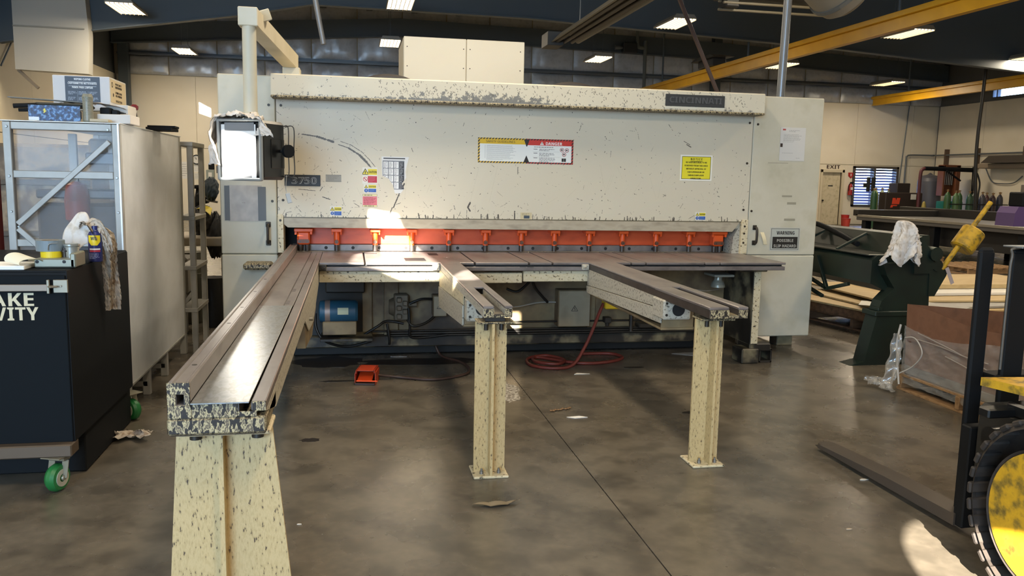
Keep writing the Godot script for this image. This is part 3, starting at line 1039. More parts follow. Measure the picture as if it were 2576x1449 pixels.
func shear() -> void:
	var t := thing("shear", "long cream power shear with scratched front panel and orange hold-downs", "shear", Vector3(1.5, 0, -7.2))
	var st := mb()
	ab(st, -0.6, 1.12, -8.2, 3.56, 2.3, -7.03, 0.01)
	obj("ram_body", st, M.housing, t)
	# front panel
	st = mb()
	quad(st, Vector3(-0.598, 1.185, -7.0), Vector3(3.552, 1.185, -7.0), Vector3(3.552, 2.15, -7.0), Vector3(-0.598, 2.15, -7.0))
	for e in [[-0.598, 1.185, -0.598, 2.15], [3.552, 2.15, 3.552, 1.185], [-0.598, 2.15, 3.552, 2.15], [3.552, 1.185, -0.598, 1.185]]:
		quad(st, Vector3(e[0], e[1], -7.03), Vector3(e[0], e[1], -7.0), Vector3(e[2], e[3], -7.0), Vector3(e[2], e[3], -7.03))
	var pm := pic_mat(panel_picture(), 0.42)
	obj("front_panel", st, pm, t)
	# hood
	st = mb()
	var x0 := -0.622
	var x1 := 3.578
	quad(st, Vector3(x0, 2.16, -6.85), Vector3(x1, 2.16, -6.85), Vector3(x1, 2.315, -6.85), Vector3(x0, 2.315, -6.85))
	obj("hood_face", st, pic_mat(hood_picture(), 0.45), t)
	st = mb()
	prism(st, [Vector2(-7.1, 2.15), Vector2(-6.852, 2.15), Vector2(-6.852, 2.314), Vector2(-6.862, 2.325), Vector2(-7.1, 2.325)], Vector3(x0, 0, 0), Vector3(0, 0, 1), Vector3.UP, Vector3(x1 - x0, 0, 0))
	prism(st, [Vector2(-7.9, 2.3), Vector2(-7.1, 2.3), Vector2(-7.1, 2.325), Vector2(-7.9, 2.31)], Vector3(x0, 0, 0), Vector3(0, 0, 1), Vector3.UP, Vector3(x1 - x0, 0, 0))
	obj("hood", st, M.cream, t)
	st = mb()
	ab(st, x0 - 0.004, 2.138, -7.03, x1 + 0.004, 2.158, -6.842, 0.006)
	obj("hood_lip", st, M.flaked, t)
	# housings
	for hs in [[-1.045, -0.604, 0.12], [3.562, 4.245, 0.12]]:
		st = mb()
		ab(st, hs[0], hs[2], -8.3, hs[1], 0.884, -7.0, 0.008)
		obj("lower_cover", st, M.housing, t)
		st = mb()
		ab(st, hs[0], 0.888, -8.3, hs[1], 2.322, -7.0, 0.008)
		obj("housing", st, M.housing, t)
		for fz in [-8.1, -7.3]:
			st = mb()
			ab(st, hs[0] + 0.08, 0, fz, hs[0] + 0.24, 0.12, fz + 0.15, 0.006)
			obj("foot", st, M.oily, t)
			st = mb()
			ab(st, hs[1] - 0.24, 0, fz, hs[1] - 0.08, 0.12, fz + 0.15, 0.006)
			obj("foot", st, M.oily, t)
	# bolts beside the seams
	for q in [[-0.655, 2.09], [-0.56, 2.09], [3.52, 2.08], [3.6, 2.07], [3.515, 1.72], [3.505, 1.3], [3.585, 1.29], [-0.555, 1.33], [-0.64, 1.32]]:
		st = mb()
		cyl(st, Vector3(q[0], q[1], -7.0), Vector3(q[0], q[1], -6.992), 0.011, 0.009, 10)
		obj("bolt", st, M.bolt, t)
	# apron under the panel, and the cheeks at its ends
	st = mb()
	prism(st, [Vector2(-0.55, 1.185), Vector2(-0.55, 1.135), Vector2(-0.52, 1.108), Vector2(3.4, 1.1), Vector2(3.47, 1.185)], Vector3(0, 0, -7.06), Vector3.RIGHT, Vector3.UP, Vector3(0, 0, 0.075))
	obj("apron", st, tex_mat(noise_tex([[0.0, "8b8271"], [0.5, "a99f8b"], [1.0, "9b917d"]], 0.01, 74, 4), Vector3(0.6, 2, 2), 0.45), t)
	st = mb()
	prism(st, [Vector2(-0.6, 0.9), Vector2(-0.555, 0.9), Vector2(-0.555, 1.2), Vector2(-0.568, 1.215), Vector2(-0.6, 1.215)], Vector3(0, 0, -7.1), Vector3.RIGHT, Vector3.UP, Vector3(0, 0, 0.115))
	obj("cheek", st, M.chipped, t)
	st = mb()
	prism(st, [Vector2(3.49, 0.9), Vector2(3.552, 0.9), Vector2(3.552, 1.21), Vector2(3.5, 1.21), Vector2(3.488, 1.18)], Vector3(0, 0, -7.1), Vector3.RIGHT, Vector3.UP, Vector3(0, 0, 0.115))
	obj("cheek", st, M.chipped, t)
	st = mb()
	prism(st, [Vector2(3.42, 0.9), Vector2(3.49, 0.9), Vector2(3.49, 1.16), Vector2(3.43, 1.05)], Vector3(0, 0, -7.2), Vector3.RIGHT, Vector3.UP, Vector3(0, 0, 0.18))
	obj("cheek_gusset", st, M.speckled, t)
	for q in [[-0.578, 1.165], [3.52, 1.15], [3.518, 1.085], [3.515, 1.0]]:
		st = mb()
		cyl(st, Vector3(q[0], q[1], -6.985), Vector3(q[0], q[1], -6.978), 0.01, 0.008, 10)
		obj("bolt", st, M.bolt, t)
	# dark throat and orange guard
	st = mb()
	ab(st, -0.56, 0.9, -7.5, 3.5, 1.12, -7.24, 0)
	obj("throat", st, M.black, t)
	st = mb()
	ab(st, -0.46, 0.958, -7.24, 3.36, 1.12, -7.17, 0.003)
	obj("guard", st, M.orange, t, "orange guard strip behind the hold-downs")
	st = mb()
	ab(st, -0.5, 0.9, -7.24, 3.38, 0.957, -7.15, 0.004)
	obj("blade_bar", st, M.steel, t)
	for i in 16:
		st = mb()
		var bx := -0.22 + 0.225 * i
		cyl(st, Vector3(bx, 0.928, -7.15), Vector3(bx, 0.928, -7.148), 0.014, 0.014, 14)
		obj("bolt_hole", st, M.ink, t)
	# hold-downs
	var xs := [-0.4, -0.13, 0.19, 0.5, 0.82, 1.14, 1.46, 1.76, 2.08, 2.39, 2.71, 3.03, 3.31]
	for i in xs.size():
		var hx: float = xs[i]
		var big := i == 0 or i == 12
		var hw := 0.075 if big else 0.043
		st = mb()
		ab(st, hx - hw, 1.068, -7.17, hx + hw, 1.095, -7.04, 0.004)
		ab(st, hx - hw * 0.95, 1.045, -7.09, hx - hw * 0.7, 1.07, -7.05, 0.003)
		ab(st, hx + hw * 0.7, 1.045, -7.09, hx + hw * 0.95, 1.07, -7.05, 0.003)
		if big:
			ab(st, hx - 0.05, 0.96, -7.16, hx + 0.05, 1.07, -7.06, 0.012)
		else:
			cyl(st, Vector3(hx, 0.958, -7.09), Vector3(hx, 1.07, -7.09), 0.023, 0.023, 18)
		var hd := obj("hold_down", st, M.orange_bright, t)
		st = mb()
		if big:
			prism(st, [Vector2(hx - 0.045, 0.975), Vector2(hx - 0.05, 0.99), Vector2(hx - 0.04, 1.005), Vector2(hx + 0.04, 1.005), Vector2(hx + 0.05, 0.99), Vector2(hx + 0.045, 0.975)], Vector3(0, 0, -7.06), Vector3.RIGHT, Vector3.UP, Vector3(0, 0, 0.008))
		else:
			cyl(st, Vector3(hx, 0.985, -7.068), Vector3(hx, 0.985, -7.055), 0.018, 0.016, 16)
		obj("boss", st, hex("6d4636", 0.45, 0.3), hd).position = Vector3.ZERO
		st = mb()
		if big:
			for s in [-0.028, 0.028]:
				cyl(st, Vector3(hx + s, 0.985, -7.052), Vector3(hx + s, 0.985, -7.049), 0.008, 0.008, 10)
				cyl(st, Vector3(hx + s, 0.904, -7.1), Vector3(hx + s, 0.958, -7.1), 0.02, 0.022, 14)
		else:
			cyl(st, Vector3(hx, 0.985, -7.055), Vector3(hx, 0.985, -7.053), 0.007, 0.007, 10)
			cyl(st, Vector3(hx, 0.906, -7.09), Vector3(hx, 0.958, -7.09), 0.02, 0.021, 16)
		obj("foot_pad", st, M.steel_dark, hd)
	# table: plates with slots between them on a bed with a grooved edge
	var cuts := [-0.242, 0.091, 0.919, 1.343, 1.531, 2.175, 2.298, 2.797, 2.93, 3.51]
	for i in cuts.size() - 1:
		st = mb()
		var g := 0.007
		var zb := -7.12
		if i == 2 or i == 1:
			zb = -7.1
		ab(st, cuts[i] + (g if i else 0.0), 0.882, zb, cuts[i + 1] - (g if i < 8 else 0.0), 0.9, -6.2 + (0.0 if i else 0.0), 0.0025)
		obj("table_plate", st, M.steel, t)
	for q in [[0.40, -6.55, 0.56, -6.32], [0.62, -6.95, 0.7, -6.78], [0.1, -6.95, 0.2, -6.9]]:
		st = mb()
		ab(st, q[0], 0.899, q[1], q[2], 0.9006, q[3], 0)
		obj("pocket", st, M.ink, t)
	for q in [[-0.15, -6.5], [0.75, -6.62], [0.72, -6.98], [1.15, -6.99], [1.3, -6.99], [2.45, -7.0], [2.6, -6.55], [3.2, -6.5], [3.0, -7.0]]:
		st = mb()
		cyl(st, Vector3(q[0], 0.899, q[1]), Vector3(q[0], 0.9008, q[1]), 0.03, 0.028, 18)
		obj("plug", st, M.bright, t)
	st = mb()
	ab(st, -0.24, 0.868, -7.2, 3.49, 0.881, -6.23, 0)
	obj("table_groove", st, M.ink, t)
	st = mb()
	ab(st, -0.24, 0.835, -7.2, 3.505, 0.867, -6.2, 0.003)
	obj("table_bed", st, M.steel, t)
	for q in [0.67, 1.27, 1.33, 2.75]:
		st = mb()
		ab(st, q, 0.866, -6.202, q + 0.05, 0.872, -6.198, 0.001)
		obj("table_nick", st, M.ink, t)
	# chipped strips under the front edge
	for q in [[-0.245, 0.745, 0.655, 0.832], [0.82, 0.735, 1.30, 0.815], [1.31, 0.745, 1.878, 0.832]]:
		st = mb()
		ab(st, q[0], q[1], -6.30, q[2], q[3], -6.245, 0.004)
		obj("apron_strip", st, M.chipped, t)
	# bed and base
	st = mb()
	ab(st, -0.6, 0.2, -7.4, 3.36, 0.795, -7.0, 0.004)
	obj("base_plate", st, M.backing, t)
	st = mb()
	ab(st, -0.45, 0.1, -7.3, 3.2, 0.2, -6.94, 0.01)
	obj("base_rail", st, M.oily, t)
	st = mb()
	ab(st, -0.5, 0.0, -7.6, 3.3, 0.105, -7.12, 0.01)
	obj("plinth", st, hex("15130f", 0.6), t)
	st = mb()
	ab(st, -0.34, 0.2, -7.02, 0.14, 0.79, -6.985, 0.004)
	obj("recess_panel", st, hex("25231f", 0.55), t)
	for q in [[-0.12, -0.04], [0.06, 0.18], [1.85, 1.92]]:
		st = mb()
		ab(st, q[0] + 0.2, 0.2, -7.0, q[1] + 0.2, 0.83, -6.96, 0.003)
		obj("stiffener", st, M.backing, t)
	# right end plate and its foot
	st = mb()
	ab(st, 3.36, 0.16, -7.3, 3.43, 0.84, -6.45, 0.004)
	obj("end_plate", st, M.oily, t)
	st = mb()
	ab(st, 3.365, 0.17, -6.45, 3.428, 0.835, -6.444, 0.002)
	obj("end_edge", st, M.chipped, t)
	st = mb()
	ab(st, 3.2, 0.8, -6.6, 3.46, 0.834, -6.4, 0.006)
	obj("corner_block", st, M.oily, t)
	st = mb()
	ab(st, 3.28, 0, -6.62, 3.44, 0.13, -6.42, 0.01)
	ab(st, 3.36, 0.1, -6.7, 3.56, 0.17, -6.45, 0.01)
	obj("levelling_foot", st, M.oily, t)
	st = mb()
	ab(st, 3.46, 0.0, -6.66, 3.58, 0.12, -6.655, 0.002)
	ab(st, 3.46, 0.0, -6.66, 3.475, 0.12, -6.46, 0.002)
	ab(st, 3.565, 0.0, -6.66, 3.58, 0.12, -6.46, 0.002)
	ab(st, 3.46, 0.105, -6.66, 3.58, 0.12, -6.46, 0.002)
	ab(st, 3.46, 0.0, -6.66, 3.58, 0.015, -6.46, 0.002)
	obj("square_tube", st, M.oily, t)
	shear_underside(t)
	# door pulls
	for q in [[-0.675, 1.13, 0.98], [3.625, 1.14, 1.0]]:
		st = mb()
		tube(st, curve([Vector3(q[0], q[1], -7.0), Vector3(q[0], q[1] - 0.005, -6.955), Vector3(q[0], (q[1] + q[2]) / 2, -6.945), Vector3(q[0], q[2] + 0.005, -6.955), Vector3(q[0], q[2], -7.0)], 6), 0.011, 10)
		for yy in [q[1], q[2]]:
			ab(st, q[0] - 0.02, yy - 0.022, -7.0, q[0] + 0.02, yy + 0.022, -6.99, 0.004)
		obj("handle", st, M.bolt, t)
	st = mb()
	sheet(st, func(u: float, v: float) -> Vector3: return Vector3(3.66 + 0.035 * u + 0.035 * v, 1.10 - 0.11 * v, -6.95 + 0.012 * sin(v * 2.5)), 3, 6, 0.001)
	obj("paper_tag", st, hex("d9cba6", 0.8), t)
	# flywheel guards showing above the hood
	for cx in [0.33, 2.03]:
		st = mb()
		lathe(st, [Vector2(0.53, 0.0), Vector2(0.55, 0.02), Vector2(0.55, 0.3), Vector2(0.53, 0.32)], Vector3(cx, 1.9, -7.95), Vector3(0, 0, 1), 48)
		obj("flywheel_guard", st, hex("3f3a36", 0.6), t)
	# roller bracket at the left
	st = mb()
	ab(st, -0.86, 0.775, -7.0, -0.64, 0.83, -6.82, 0.015)
	obj("side_bracket", st, M.flaked, t)

func shear_underside(t: Node3D) -> void:
	var st := mb()
	lathe(st, [Vector2(0.05, 0), Vector2(0.085, 0.01), Vector2(0.09, 0.03), Vector2(0.09, 0.29), Vector2(0.08, 0.31)], Vector3(-0.27, 0.445, -6.75), Vector3.RIGHT, 28)
	var mo := obj("pump_motor", st, hex("24536e", 0.4), t, "blue cylindrical pump motor")
	st = mb()
	cyl(st, Vector3(-0.22, 0.445, -6.75), Vector3(-0.18, 0.445, -6.75), 0.092, 0.092, 28)
	obj("band", st, hex("9b8a82", 0.4, 0.4), mo)
	var im := blank(96, 48, Color("cfd6b8"))
	word_lines(im, 6, 6, 80, 5, 8, 2, Color("5a5f52"))
	st = mb()
	var f := func(u: float, v: float) -> Vector3:
		var an := lerpf(-0.15, 0.45, v)
		return Vector3(-0.12 + 0.085 * u, 0.445 + 0.0925 * sin(an), -6.75 + 0.0925 * cos(an))
	sheet(st, f, 4, 6, 0.001)
	obj("name_plate", st, hex("c3cdb0", 0.5), mo)
	st = mb()
	ab(st, -0.24, 0.26, -6.9, 0.03, 0.37, -6.68, 0.006)
	obj("motor_bracket", st, M.backing, t)
	st = mb()
	ab(st, -0.26, 0.21, -6.95, 0.16, 0.235, -6.65, 0.004)
	obj("motor_shelf", st, M.oily, t)
	st = mb()
	ab(st, 0.34, 0.34, -6.99, 0.46, 0.56, -6.86, 0.01)
	for q in [[0.36, 0.36], [0.36, 0.43], [0.36, 0.5], [0.41, 0.4], [0.41, 0.47]]:
		ab(st, q[0], q[1], -6.87, q[0] + 0.04, q[1] + 0.04, -6.82, 0.006)
	cyl(st, Vector3(0.46, 0.47, -6.9), Vector3(0.53, 0.47, -6.9), 0.02)
	cyl(st, Vector3(0.3, 0.45, -6.92), Vector3(0.34, 0.45, -6.92), 0.06, 0.08)
	obj("valve_block", st, hex("6f6554", 0.5, 0.2), t)
	for q in [[0.665, 0.785, 0.37, 0.55], [1.755, 2.045, 0.265, 0.59]]:
		st = mb()
		ab(st, q[0], q[2], -7.0, q[1], q[3], -6.86, 0.006)
		var eb := obj("switch_box", st, M.backing, t)
		st = mb()
		ab(st, q[0] + 0.006, q[2] + 0.006, -6.86, q[1] - 0.006, q[3] - 0.006, -6.852, 0.003)
		obj("lid", st, tex_mat(noise_tex([[0.0, "7b6f58"], [0.5, "948870"], [1.0, "897d66"]], 0.006, 75, 4), Vector3.ONE * 0.8, 0.5), eb)
		st = mb()
		var cx: float = (q[0] + q[1]) / 2
		var cy: float = lerpf(q[2], q[3], 0.5)
		for e in [[Vector3(-0.028, -0.02, 0), Vector3(0.028, -0.02, 0)], [Vector3(0.028, -0.02, 0), Vector3(0, 0.028, 0)], [Vector3(0, 0.028, 0), Vector3(-0.028, -0.02, 0)], [Vector3(0.003, 0.014, 0), Vector3(-0.004, 0.001, 0)], [Vector3(-0.004, 0.001, 0), Vector3(0.005, -0.002, 0)], [Vector3(0.005, -0.002, 0), Vector3(0, -0.015, 0)]]:
			bar(st, Vector3(cx, cy, -6.851) + e[0], Vector3(cx, cy, -6.851) + e[1], 0.004, 0.003, 0)
		obj("warning_symbol", st, M.ink, eb)
	# pipes along the base and hoses
	for q in [[0.225, 0.013, 0.28], [0.245, 0.009, 0.15], [0.205, 0.01, 0.3], [0.31, 0.008, 1.2]]:
		st = mb()
		cyl(st, Vector3(q[2], q[0], -6.9), Vector3(3.2, q[0], -6.9), q[1], q[1], 10)
		obj("base_pipe", st, M.hose_black, t)
	for pts in [[Vector3(0.45, 0.35, -6.85), Vector3(0.5, 0.3, -6.82), Vector3(0.62, 0.33, -6.85), Vector3(0.75, 0.43, -6.92)],
			[Vector3(0.47, 0.48, -6.88), Vector3(0.58, 0.52, -6.88), Vector3(0.75, 0.5, -6.95)],
			[Vector3(0.08, 0.22, -6.85), Vector3(0.2, 0.3, -6.82), Vector3(0.28, 0.34, -6.85), Vector3(0.42, 0.32, -6.84)],
			[Vector3(0.46, 0.45, -6.84), Vector3(0.47, 0.3, -6.84), Vector3(0.48, 0.2, -6.86), Vector3(0.6, 0.19, -6.88), Vector3(0.8, 0.21, -6.89)],
			[Vector3(0.28, 0.32, -6.84), Vector3(0.3, 0.2, -6.84), Vector3(0.3, 0.14, -6.86)],
			[Vector3(-0.3, 0.42, -6.8), Vector3(-0.29, 0.3, -6.76), Vector3(-0.22, 0.2, -6.74), Vector3(-0.05, 0.14, -6.8), Vector3(0.15, 0.18, -6.82)],
			[Vector3(1.3, 0.6, -6.9), Vector3(1.4, 0.58, -6.88), Vector3(1.52, 0.68, -6.9)],
			[Vector3(1.52, 0.7, -6.9), Vector3(1.56, 0.6, -6.92), Vector3(1.68, 0.47, -6.95)],
			[Vector3(2.0, 0.8, -6.9), Vector3(2.04, 0.68, -6.9), Vector3(2.1, 0.6, -6.92)]]:
		st = mb()
		tube(st, curve(pts, 7), 0.011, 8)
		obj("hose", st, M.hose_black, t)
	for pts in [[Vector3(1.1, 0.72, -6.8), Vector3(1.3, 0.67, -6.82), Vector3(1.45, 0.70, -6.85), Vector3(1.55, 0.73, -6.9)], [Vector3(1.2, 0.44, -6.9), Vector3(1.4, 0.44, -6.92), Vector3(1.6, 0.47, -6.95), Vector3(1.76, 0.47, -6.96)]]:
		st = mb()
		tube(st, curve(pts, 7), 0.007, 8)
		obj("cable", st, hex("a29d92", 0.4), t)
	st = mb()
	ab(st, -0.02, 0.77, -6.85, 0.1, 0.82, -6.7, 0.01)
	cyl(st, Vector3(0.03, 0.68, -6.72), Vector3(0.03, 0.77, -6.72), 0.015, 0.02)
	ab(st, 0.06, 0.72, -6.74, 0.09, 0.79, -6.7, 0.005)
	obj("lubricator", st, M.oily, t)
	# right-hand fittings
	st = mb()
	ab(st, 2.98, 0.755, -6.62, 3.16, 0.775, -6.4, 0.004)
	lathe(st, [Vector2(0.03, 0.755), Vector2(0.034, 0.72), Vector2(0.05, 0.70), Vector2(0.058, 0.68), Vector2(0.06, 0.66), Vector2(0.045, 0.655)], Vector3(3.06, 0, -6.5), Vector3.UP, 24)
	obj("cup_fitting", st, hex("8d8f84", 0.35, 0.3), t)
	st = mb()
	tube(st, curve([Vector3(2.85, 0.64, -6.5), Vector3(2.95, 0.63, -6.48), Vector3(3.06, 0.64, -6.5), Vector3(3.06, 0.66, -6.5)], 5), 0.005, 6)
	obj("link_rod", st, M.zinc, t)
	for q in [[2.42, 0.45, 0.22], [2.65, 0.36, 0.25], [2.2, 0.3, 0.27]]:
		st = mb()
		cyl(st, Vector3(q[0], q[2], -6.85), Vector3(q[0], q[1], -6.85), 0.016, 0.022)
		ab(st, q[0] - 0.03, q[1], -6.9, q[0] + 0.03, q[1] + 0.05, -6.82, 0.004)
		obj("cylinder_fitting", st, M.oily, t)
	st = mb()
	ab(st, 2.1, 0.46, -6.72, 2.3, 0.53, -6.6, 0.008)
	obj("yellow_box", st, hex("c9a81c", 0.5), t, "yellow junction box under the third arm")
	st = mb()
	ab(st, 2.5, 0.24, -6.98, 3.0, 0.29, -6.86, 0.01)
	obj("manifold", st, M.oily, t)
	st = mb()
	ab(st, -0.58, 0.1, -7.2, -0.3, 0.8, -7.0, 0.01)
	ab(st, -0.22, 0.58, -6.95, 0.1, 0.74, -6.85, 0.01)
	obj("reservoir", st, hex("2f2c27", 0.5), t)

func shear_signs() -> void:
	var t: Node3D = get_node("shear")
	var z := -7.0
	# two-part safety sign
	var im := blank(840, 210, Color("d9dbd6"))
	for x in 840:
		for y in 210:
			if x < 16 or x > 823 or y < 14 or y > 196:
				var left := x < 420
				var on := ((x + y) / 13) % 2 == 0
				im.set_pixel(x, y, (Color("20201c") if on else Color("d2a92c")) if left else (Color("1b1716") if on else Color("b3302b")))
	im.fill_rect(Rect2i(16, 12, 398, 38), Color("d6ae22"))
	im.fill_rect(Rect2i(430, 12, 394, 42), Color("c03028"))
	for i in 60:
		im.fill_rect(Rect2i(400 + i * 22 / 60, 6 + i, 50 - i * 44 / 60, 1), Color("1d1b1a"))
		im.fill_rect(Rect2i(422 - i * 26 / 60, 142 + i, 2 + i * 52 / 60, 1), Color("1d1b1a"))
	word_lines(im, 74, 62, 260, 16, 8, 2, Color("74767a"))
	for i in 14:
		im.fill_rect(Rect2i(60, 62 + i * 8, 4, 3), Color("55585c"))
	word_lines(im, 490, 66, 180, 1, 10, 4, Color("3c3c40"), false)
	for q in [[84, 2], [118, 3], [158, 4]]:
		im.fill_rect(Rect2i(486, q[0], 34, 4), Color("2f2f33"))
		word_lines(im, 536, q[0], 160, q[1], 11, 4, Color("44444a"))
		im.fill_rect(Rect2i(480, q[0] + q[1] * 11, 240, 1), Color("88888c"))
	for q in [[738, 88], [782, 90], [758, 126]]:
		disc_mark(im, q[0], q[1], 18, Color("8c2830"), 14, Color("d9d4d0"))
		im.fill_rect(Rect2i(q[0] - 9, q[1] - 5, 16, 10), Color("33231f"))
	im.fill_rect(Rect2i(738, 160, 38, 28), Color("17191a"))
	im.fill_rect(Rect2i(756, 160, 2, 28), Color("d9dbd6"))
	var s := plate("safety_sign", im, 1.05, 1.672, 1.885, 1.882, z, t, "yellow and red two-part safety sign")
	tri_sign(s, Vector3(1.605, 1.832, z + 0.003), 0.03)
	text(s, "SAFETY GUIDELINES", Vector3(1.245, 1.852, z + 0.002), Vector3.RIGHT, Vector3.UP, 0.25, 0.018, M.ink, "Droid Sans", false)
	text(s, "DANGER", Vector3(1.712, 1.845, z + 0.002), Vector3.RIGHT, Vector3.UP, 0.145, 0.024, hex("e6e2dc", 0.5))
	# notice
	im = blank(150, 120, Color("e2e0d4"))
	im.fill_rect(Rect2i(7, 7, 136, 106), Color("3a3620"))
	im.fill_rect(Rect2i(9, 9, 132, 102), Color("dcd02e"))
	im.fill_rect(Rect2i(47, 29, 56, 2), Color("2a2713"))
	s = plate("notice_sign", im, 2.875, 1.555, 3.178, 1.782, z, t, "yellow notice sign in a white border")
	var yy := 1.745
	for q in [["N O T I C E", 0.11, 0.020], ["NO RAW MATERIAL TO BE", 0.2, 0.013], ["REMOVED FROM THIS AREA", 0.22, 0.013], ["WITHOUT APPROVAL OF", 0.19, 0.013], ["FAB SUPERVISOR OR", 0.16, 0.013], ["SHEAR/SAW/LASER", 0.15, 0.013], ["OPERATORS", 0.1, 0.013]]:
		text(s, q[0], Vector3(3.026, yy, z + 0.002), Vector3.RIGHT, Vector3.UP, q[1], q[2], M.ink)
		yy -= 0.0285
	# maker's plate on the hood
	var st := mb()
	ab(st, 2.65, 2.19, -6.856, 3.195, 2.29, -6.842, 0.003)
	s = obj("maker_plate", st, hex("2f3234", 0.5), t, "dark embossed maker's plate")
	text(s, "CINCINNATI", Vector3(2.925, 2.243, -6.842), Vector3.RIGHT, Vector3.UP, 0.48, 0.05, hex("4a4d4f", 0.4), "Droid Sans", true, 0.003)
	st = mb()
	ab(st, 2.65, 2.168, -6.852, 3.195, 2.188, -6.848, 0.001)
	obj("pale_strip", st, hex("d6cfba", 0.5), t)
	# model number
	st = mb()
	ab(st, -0.54, 1.447, z, -0.255, 1.538, z + 0.006, 0.002)
	s = obj("number_plate", st, hex("15171a", 0.4), t, "black plate with outlined number")
	text(s, "3750", Vector3(-0.385, 1.492, z + 0.006), Vector3.RIGHT, Vector3.UP, 0.2, 0.055, hex("a9abab", 0.4))
	text(s, "3750", Vector3(-0.385, 1.492, z + 0.0064), Vector3.RIGHT, Vector3.UP, 0.196, 0.049, hex("15171a", 0.4), "Droid Sans", false)
	# rating plate
	im = blank(128, 56, Color("8f8d84"))
	im.fill_rect(Rect2i(0, 0, 128, 3), Color("55534d"))
	im.fill_rect(Rect2i(0, 53, 128, 3), Color("55534d"))
	word_lines(im, 14, 12, 100, 4, 9, 3, Color("6d6b64"))
	plate("rating_plate", im, -0.212, 1.487, -0.087, 1.543, z, t, "small grey rating plate")
	# caution labels
	for q in [[0.085, 1.475, 0.208, 1.61, 0], [0.095, 1.4, 0.2, 1.472, 1], [-0.18, 1.205, -0.085, 1.285, 1], [3.04, 1.2, 3.14, 1.275, 1]]:
		var iw := 200
		var ih := int(200 * (q[3] - q[1]) / (q[2] - q[0]))
		im = blank(iw, ih, Color("d6d3c6"))
		tri_mark(im, 38, int(ih * 0.06), int(ih * 0.4), Color("d8c83a"), Color("24231f"))
		im.fill_rect(Rect2i(74, int(ih * 0.1), 120, int(ih * 0.36)), Color("d3c22c"))
		var cc := Color("b02438") if q[4] == 0 else Color("1f4f9e")
		im.fill_rect(Rect2i(72, int(ih * 0.53), 122, int(ih * 0.4)), cc)
		word_lines(im, 84, int(ih * 0.58), 100, 5, int(ih * 0.07), 3, cc.lightened(0.45))
		if q[4] == 0:
			disc_mark(im, 38, int(ih * 0.72), 30, Color("b02438"), 24, Color("d6d3c6"))
			stroke(im, Vector2(20, ih * 0.72 - 18), Vector2(56, ih * 0.72 + 18), 8, Color("b02438"), 0, 0)
		else:
			disc_mark(im, 38, int(ih * 0.73), 30, Color("1f4f9e"))
			im.fill_rect(Rect2i(34, int(ih * 0.73) - 16, 8, 20), Color("dcdcd8"))
			im.fill_rect(Rect2i(34, int(ih * 0.73) + 9, 8, 7), Color("dcdcd8"))
		s = plate("caution_label", im, q[0], q[1], q[2], q[3], z, t)
		text(s, "CAUTION", Vector3(lerpf(q[0], q[2], 0.67), lerpf(q[3], q[1], 0.28), z + 0.002), Vector3.RIGHT, Vector3.UP, (q[2] - q[0]) * 0.55, (q[3] - q[1]) * 0.14, M.ink)
	im = blank(140, 140, Color("d6d0c2"))
	im.fill_rect(Rect2i(4, 26, 132, 92), Color("cf6f78"))
	for yb in [2, 118]:
		im.fill_rect(Rect2i(3, yb, 134, 20), Color("3b3624"))
		im.fill_rect(Rect2i(5, yb + 2, 130, 16), Color("ddd39a"))
		word_lines(im, 18, yb + 7, 105, 1, 5, 6, Color("45402c"), false)
	word_lines(im, 14, 34, 112, 8, 10, 4, Color("8e3640"))
	plate("pink_label", im, 0.083, 1.282, 0.208, 1.39, z, t, "faded pink label with yellow ends")
	# torn chart
	im = blank(150, 190, Color("d3d3d0"))
	im.fill_rect(Rect2i(10, 6, 118, 6), Color("3a3a3c"))
	im.fill_rect(Rect2i(6, 20, 118, 150), Color("74777b"))
	for gy in 4:
		for gx in 4:
			var cc: Color = [Color("a9acb0"), Color("dfdfdc"), Color("e4e4e2"), Color("2c2d30")][(gx + (1 if gx == 0 else 0)) % 4]
			im.fill_rect(Rect2i(10 + gx * 29, 26 + gy * 36, 24, 32), cc)
			word_lines(im, 13 + gx * 29, 30 + gy * 36, 18, 5, 6, 2, Color("4c4e52") if gx < 3 else Color("c9cacc"))
	var cm := pic_mat(im, 0.5)
	st = mb()
	var cp := [Vector2(0.242, 1.702), Vector2(0.47, 1.702), Vector2(0.452, 1.64), Vector2(0.44, 1.58), Vector2(0.445, 1.53), Vector2(0.41, 1.48), Vector2(0.43, 1.44), Vector2(0.4, 1.4), Vector2(0.352, 1.4), Vector2(0.335, 1.47), Vector2(0.3, 1.52), Vector2(0.246, 1.545)]
	var ti := Geometry2D.triangulate_polygon(PackedVector2Array(cp))
	for i in range(0, ti.size(), 3):
		var a3: Vector2 = cp[ti[i]]
		var b3: Vector2 = cp[ti[i + 1]]
		var c3: Vector2 = cp[ti[i + 2]]
		if (b3 - a3).cross(c3 - a3) > 0.0:
			var sw := b3
			b3 = c3
			c3 = sw
		for v: Vector2 in [a3, b3, c3]:
			vert(st, Vector3(v.x, v.y, z + 0.002), Vector3(0, 0, 1), Vector2((v.x - 0.242) / 0.228, (1.702 - v.y) / 0.302))
	obj("torn_chart", st, cm, t, "torn grey and black data chart")
	im = blank(80, 50, Color("bdb08c"))
	im.fill_rect(Rect2i(24, 22, 40, 22), Color("3a4652"))
	word_lines(im, 10, 8, 60, 2, 8, 4, Color("8d8468"))
	plate("worn_label", im, 1.43, 1.193, 1.53, 1.252, z, t, "worn tan label with blue remnant")
	# paper taped to the left housing
	im = blank(220, 200, Color("b3a99c"))
	var mo := nz(77, 0.01)
	for yb in 200:
		for xb in 220:
			var v := 0.94 + 0.1 * mo.get_noise_2d(xb, yb)
			im.set_pixel(xb, yb, Color(0.70 * v, 0.665 * v, 0.62 * v))
	word_lines(im, 90, 96, 40, 1, 8, 3, Color("8b8177"))
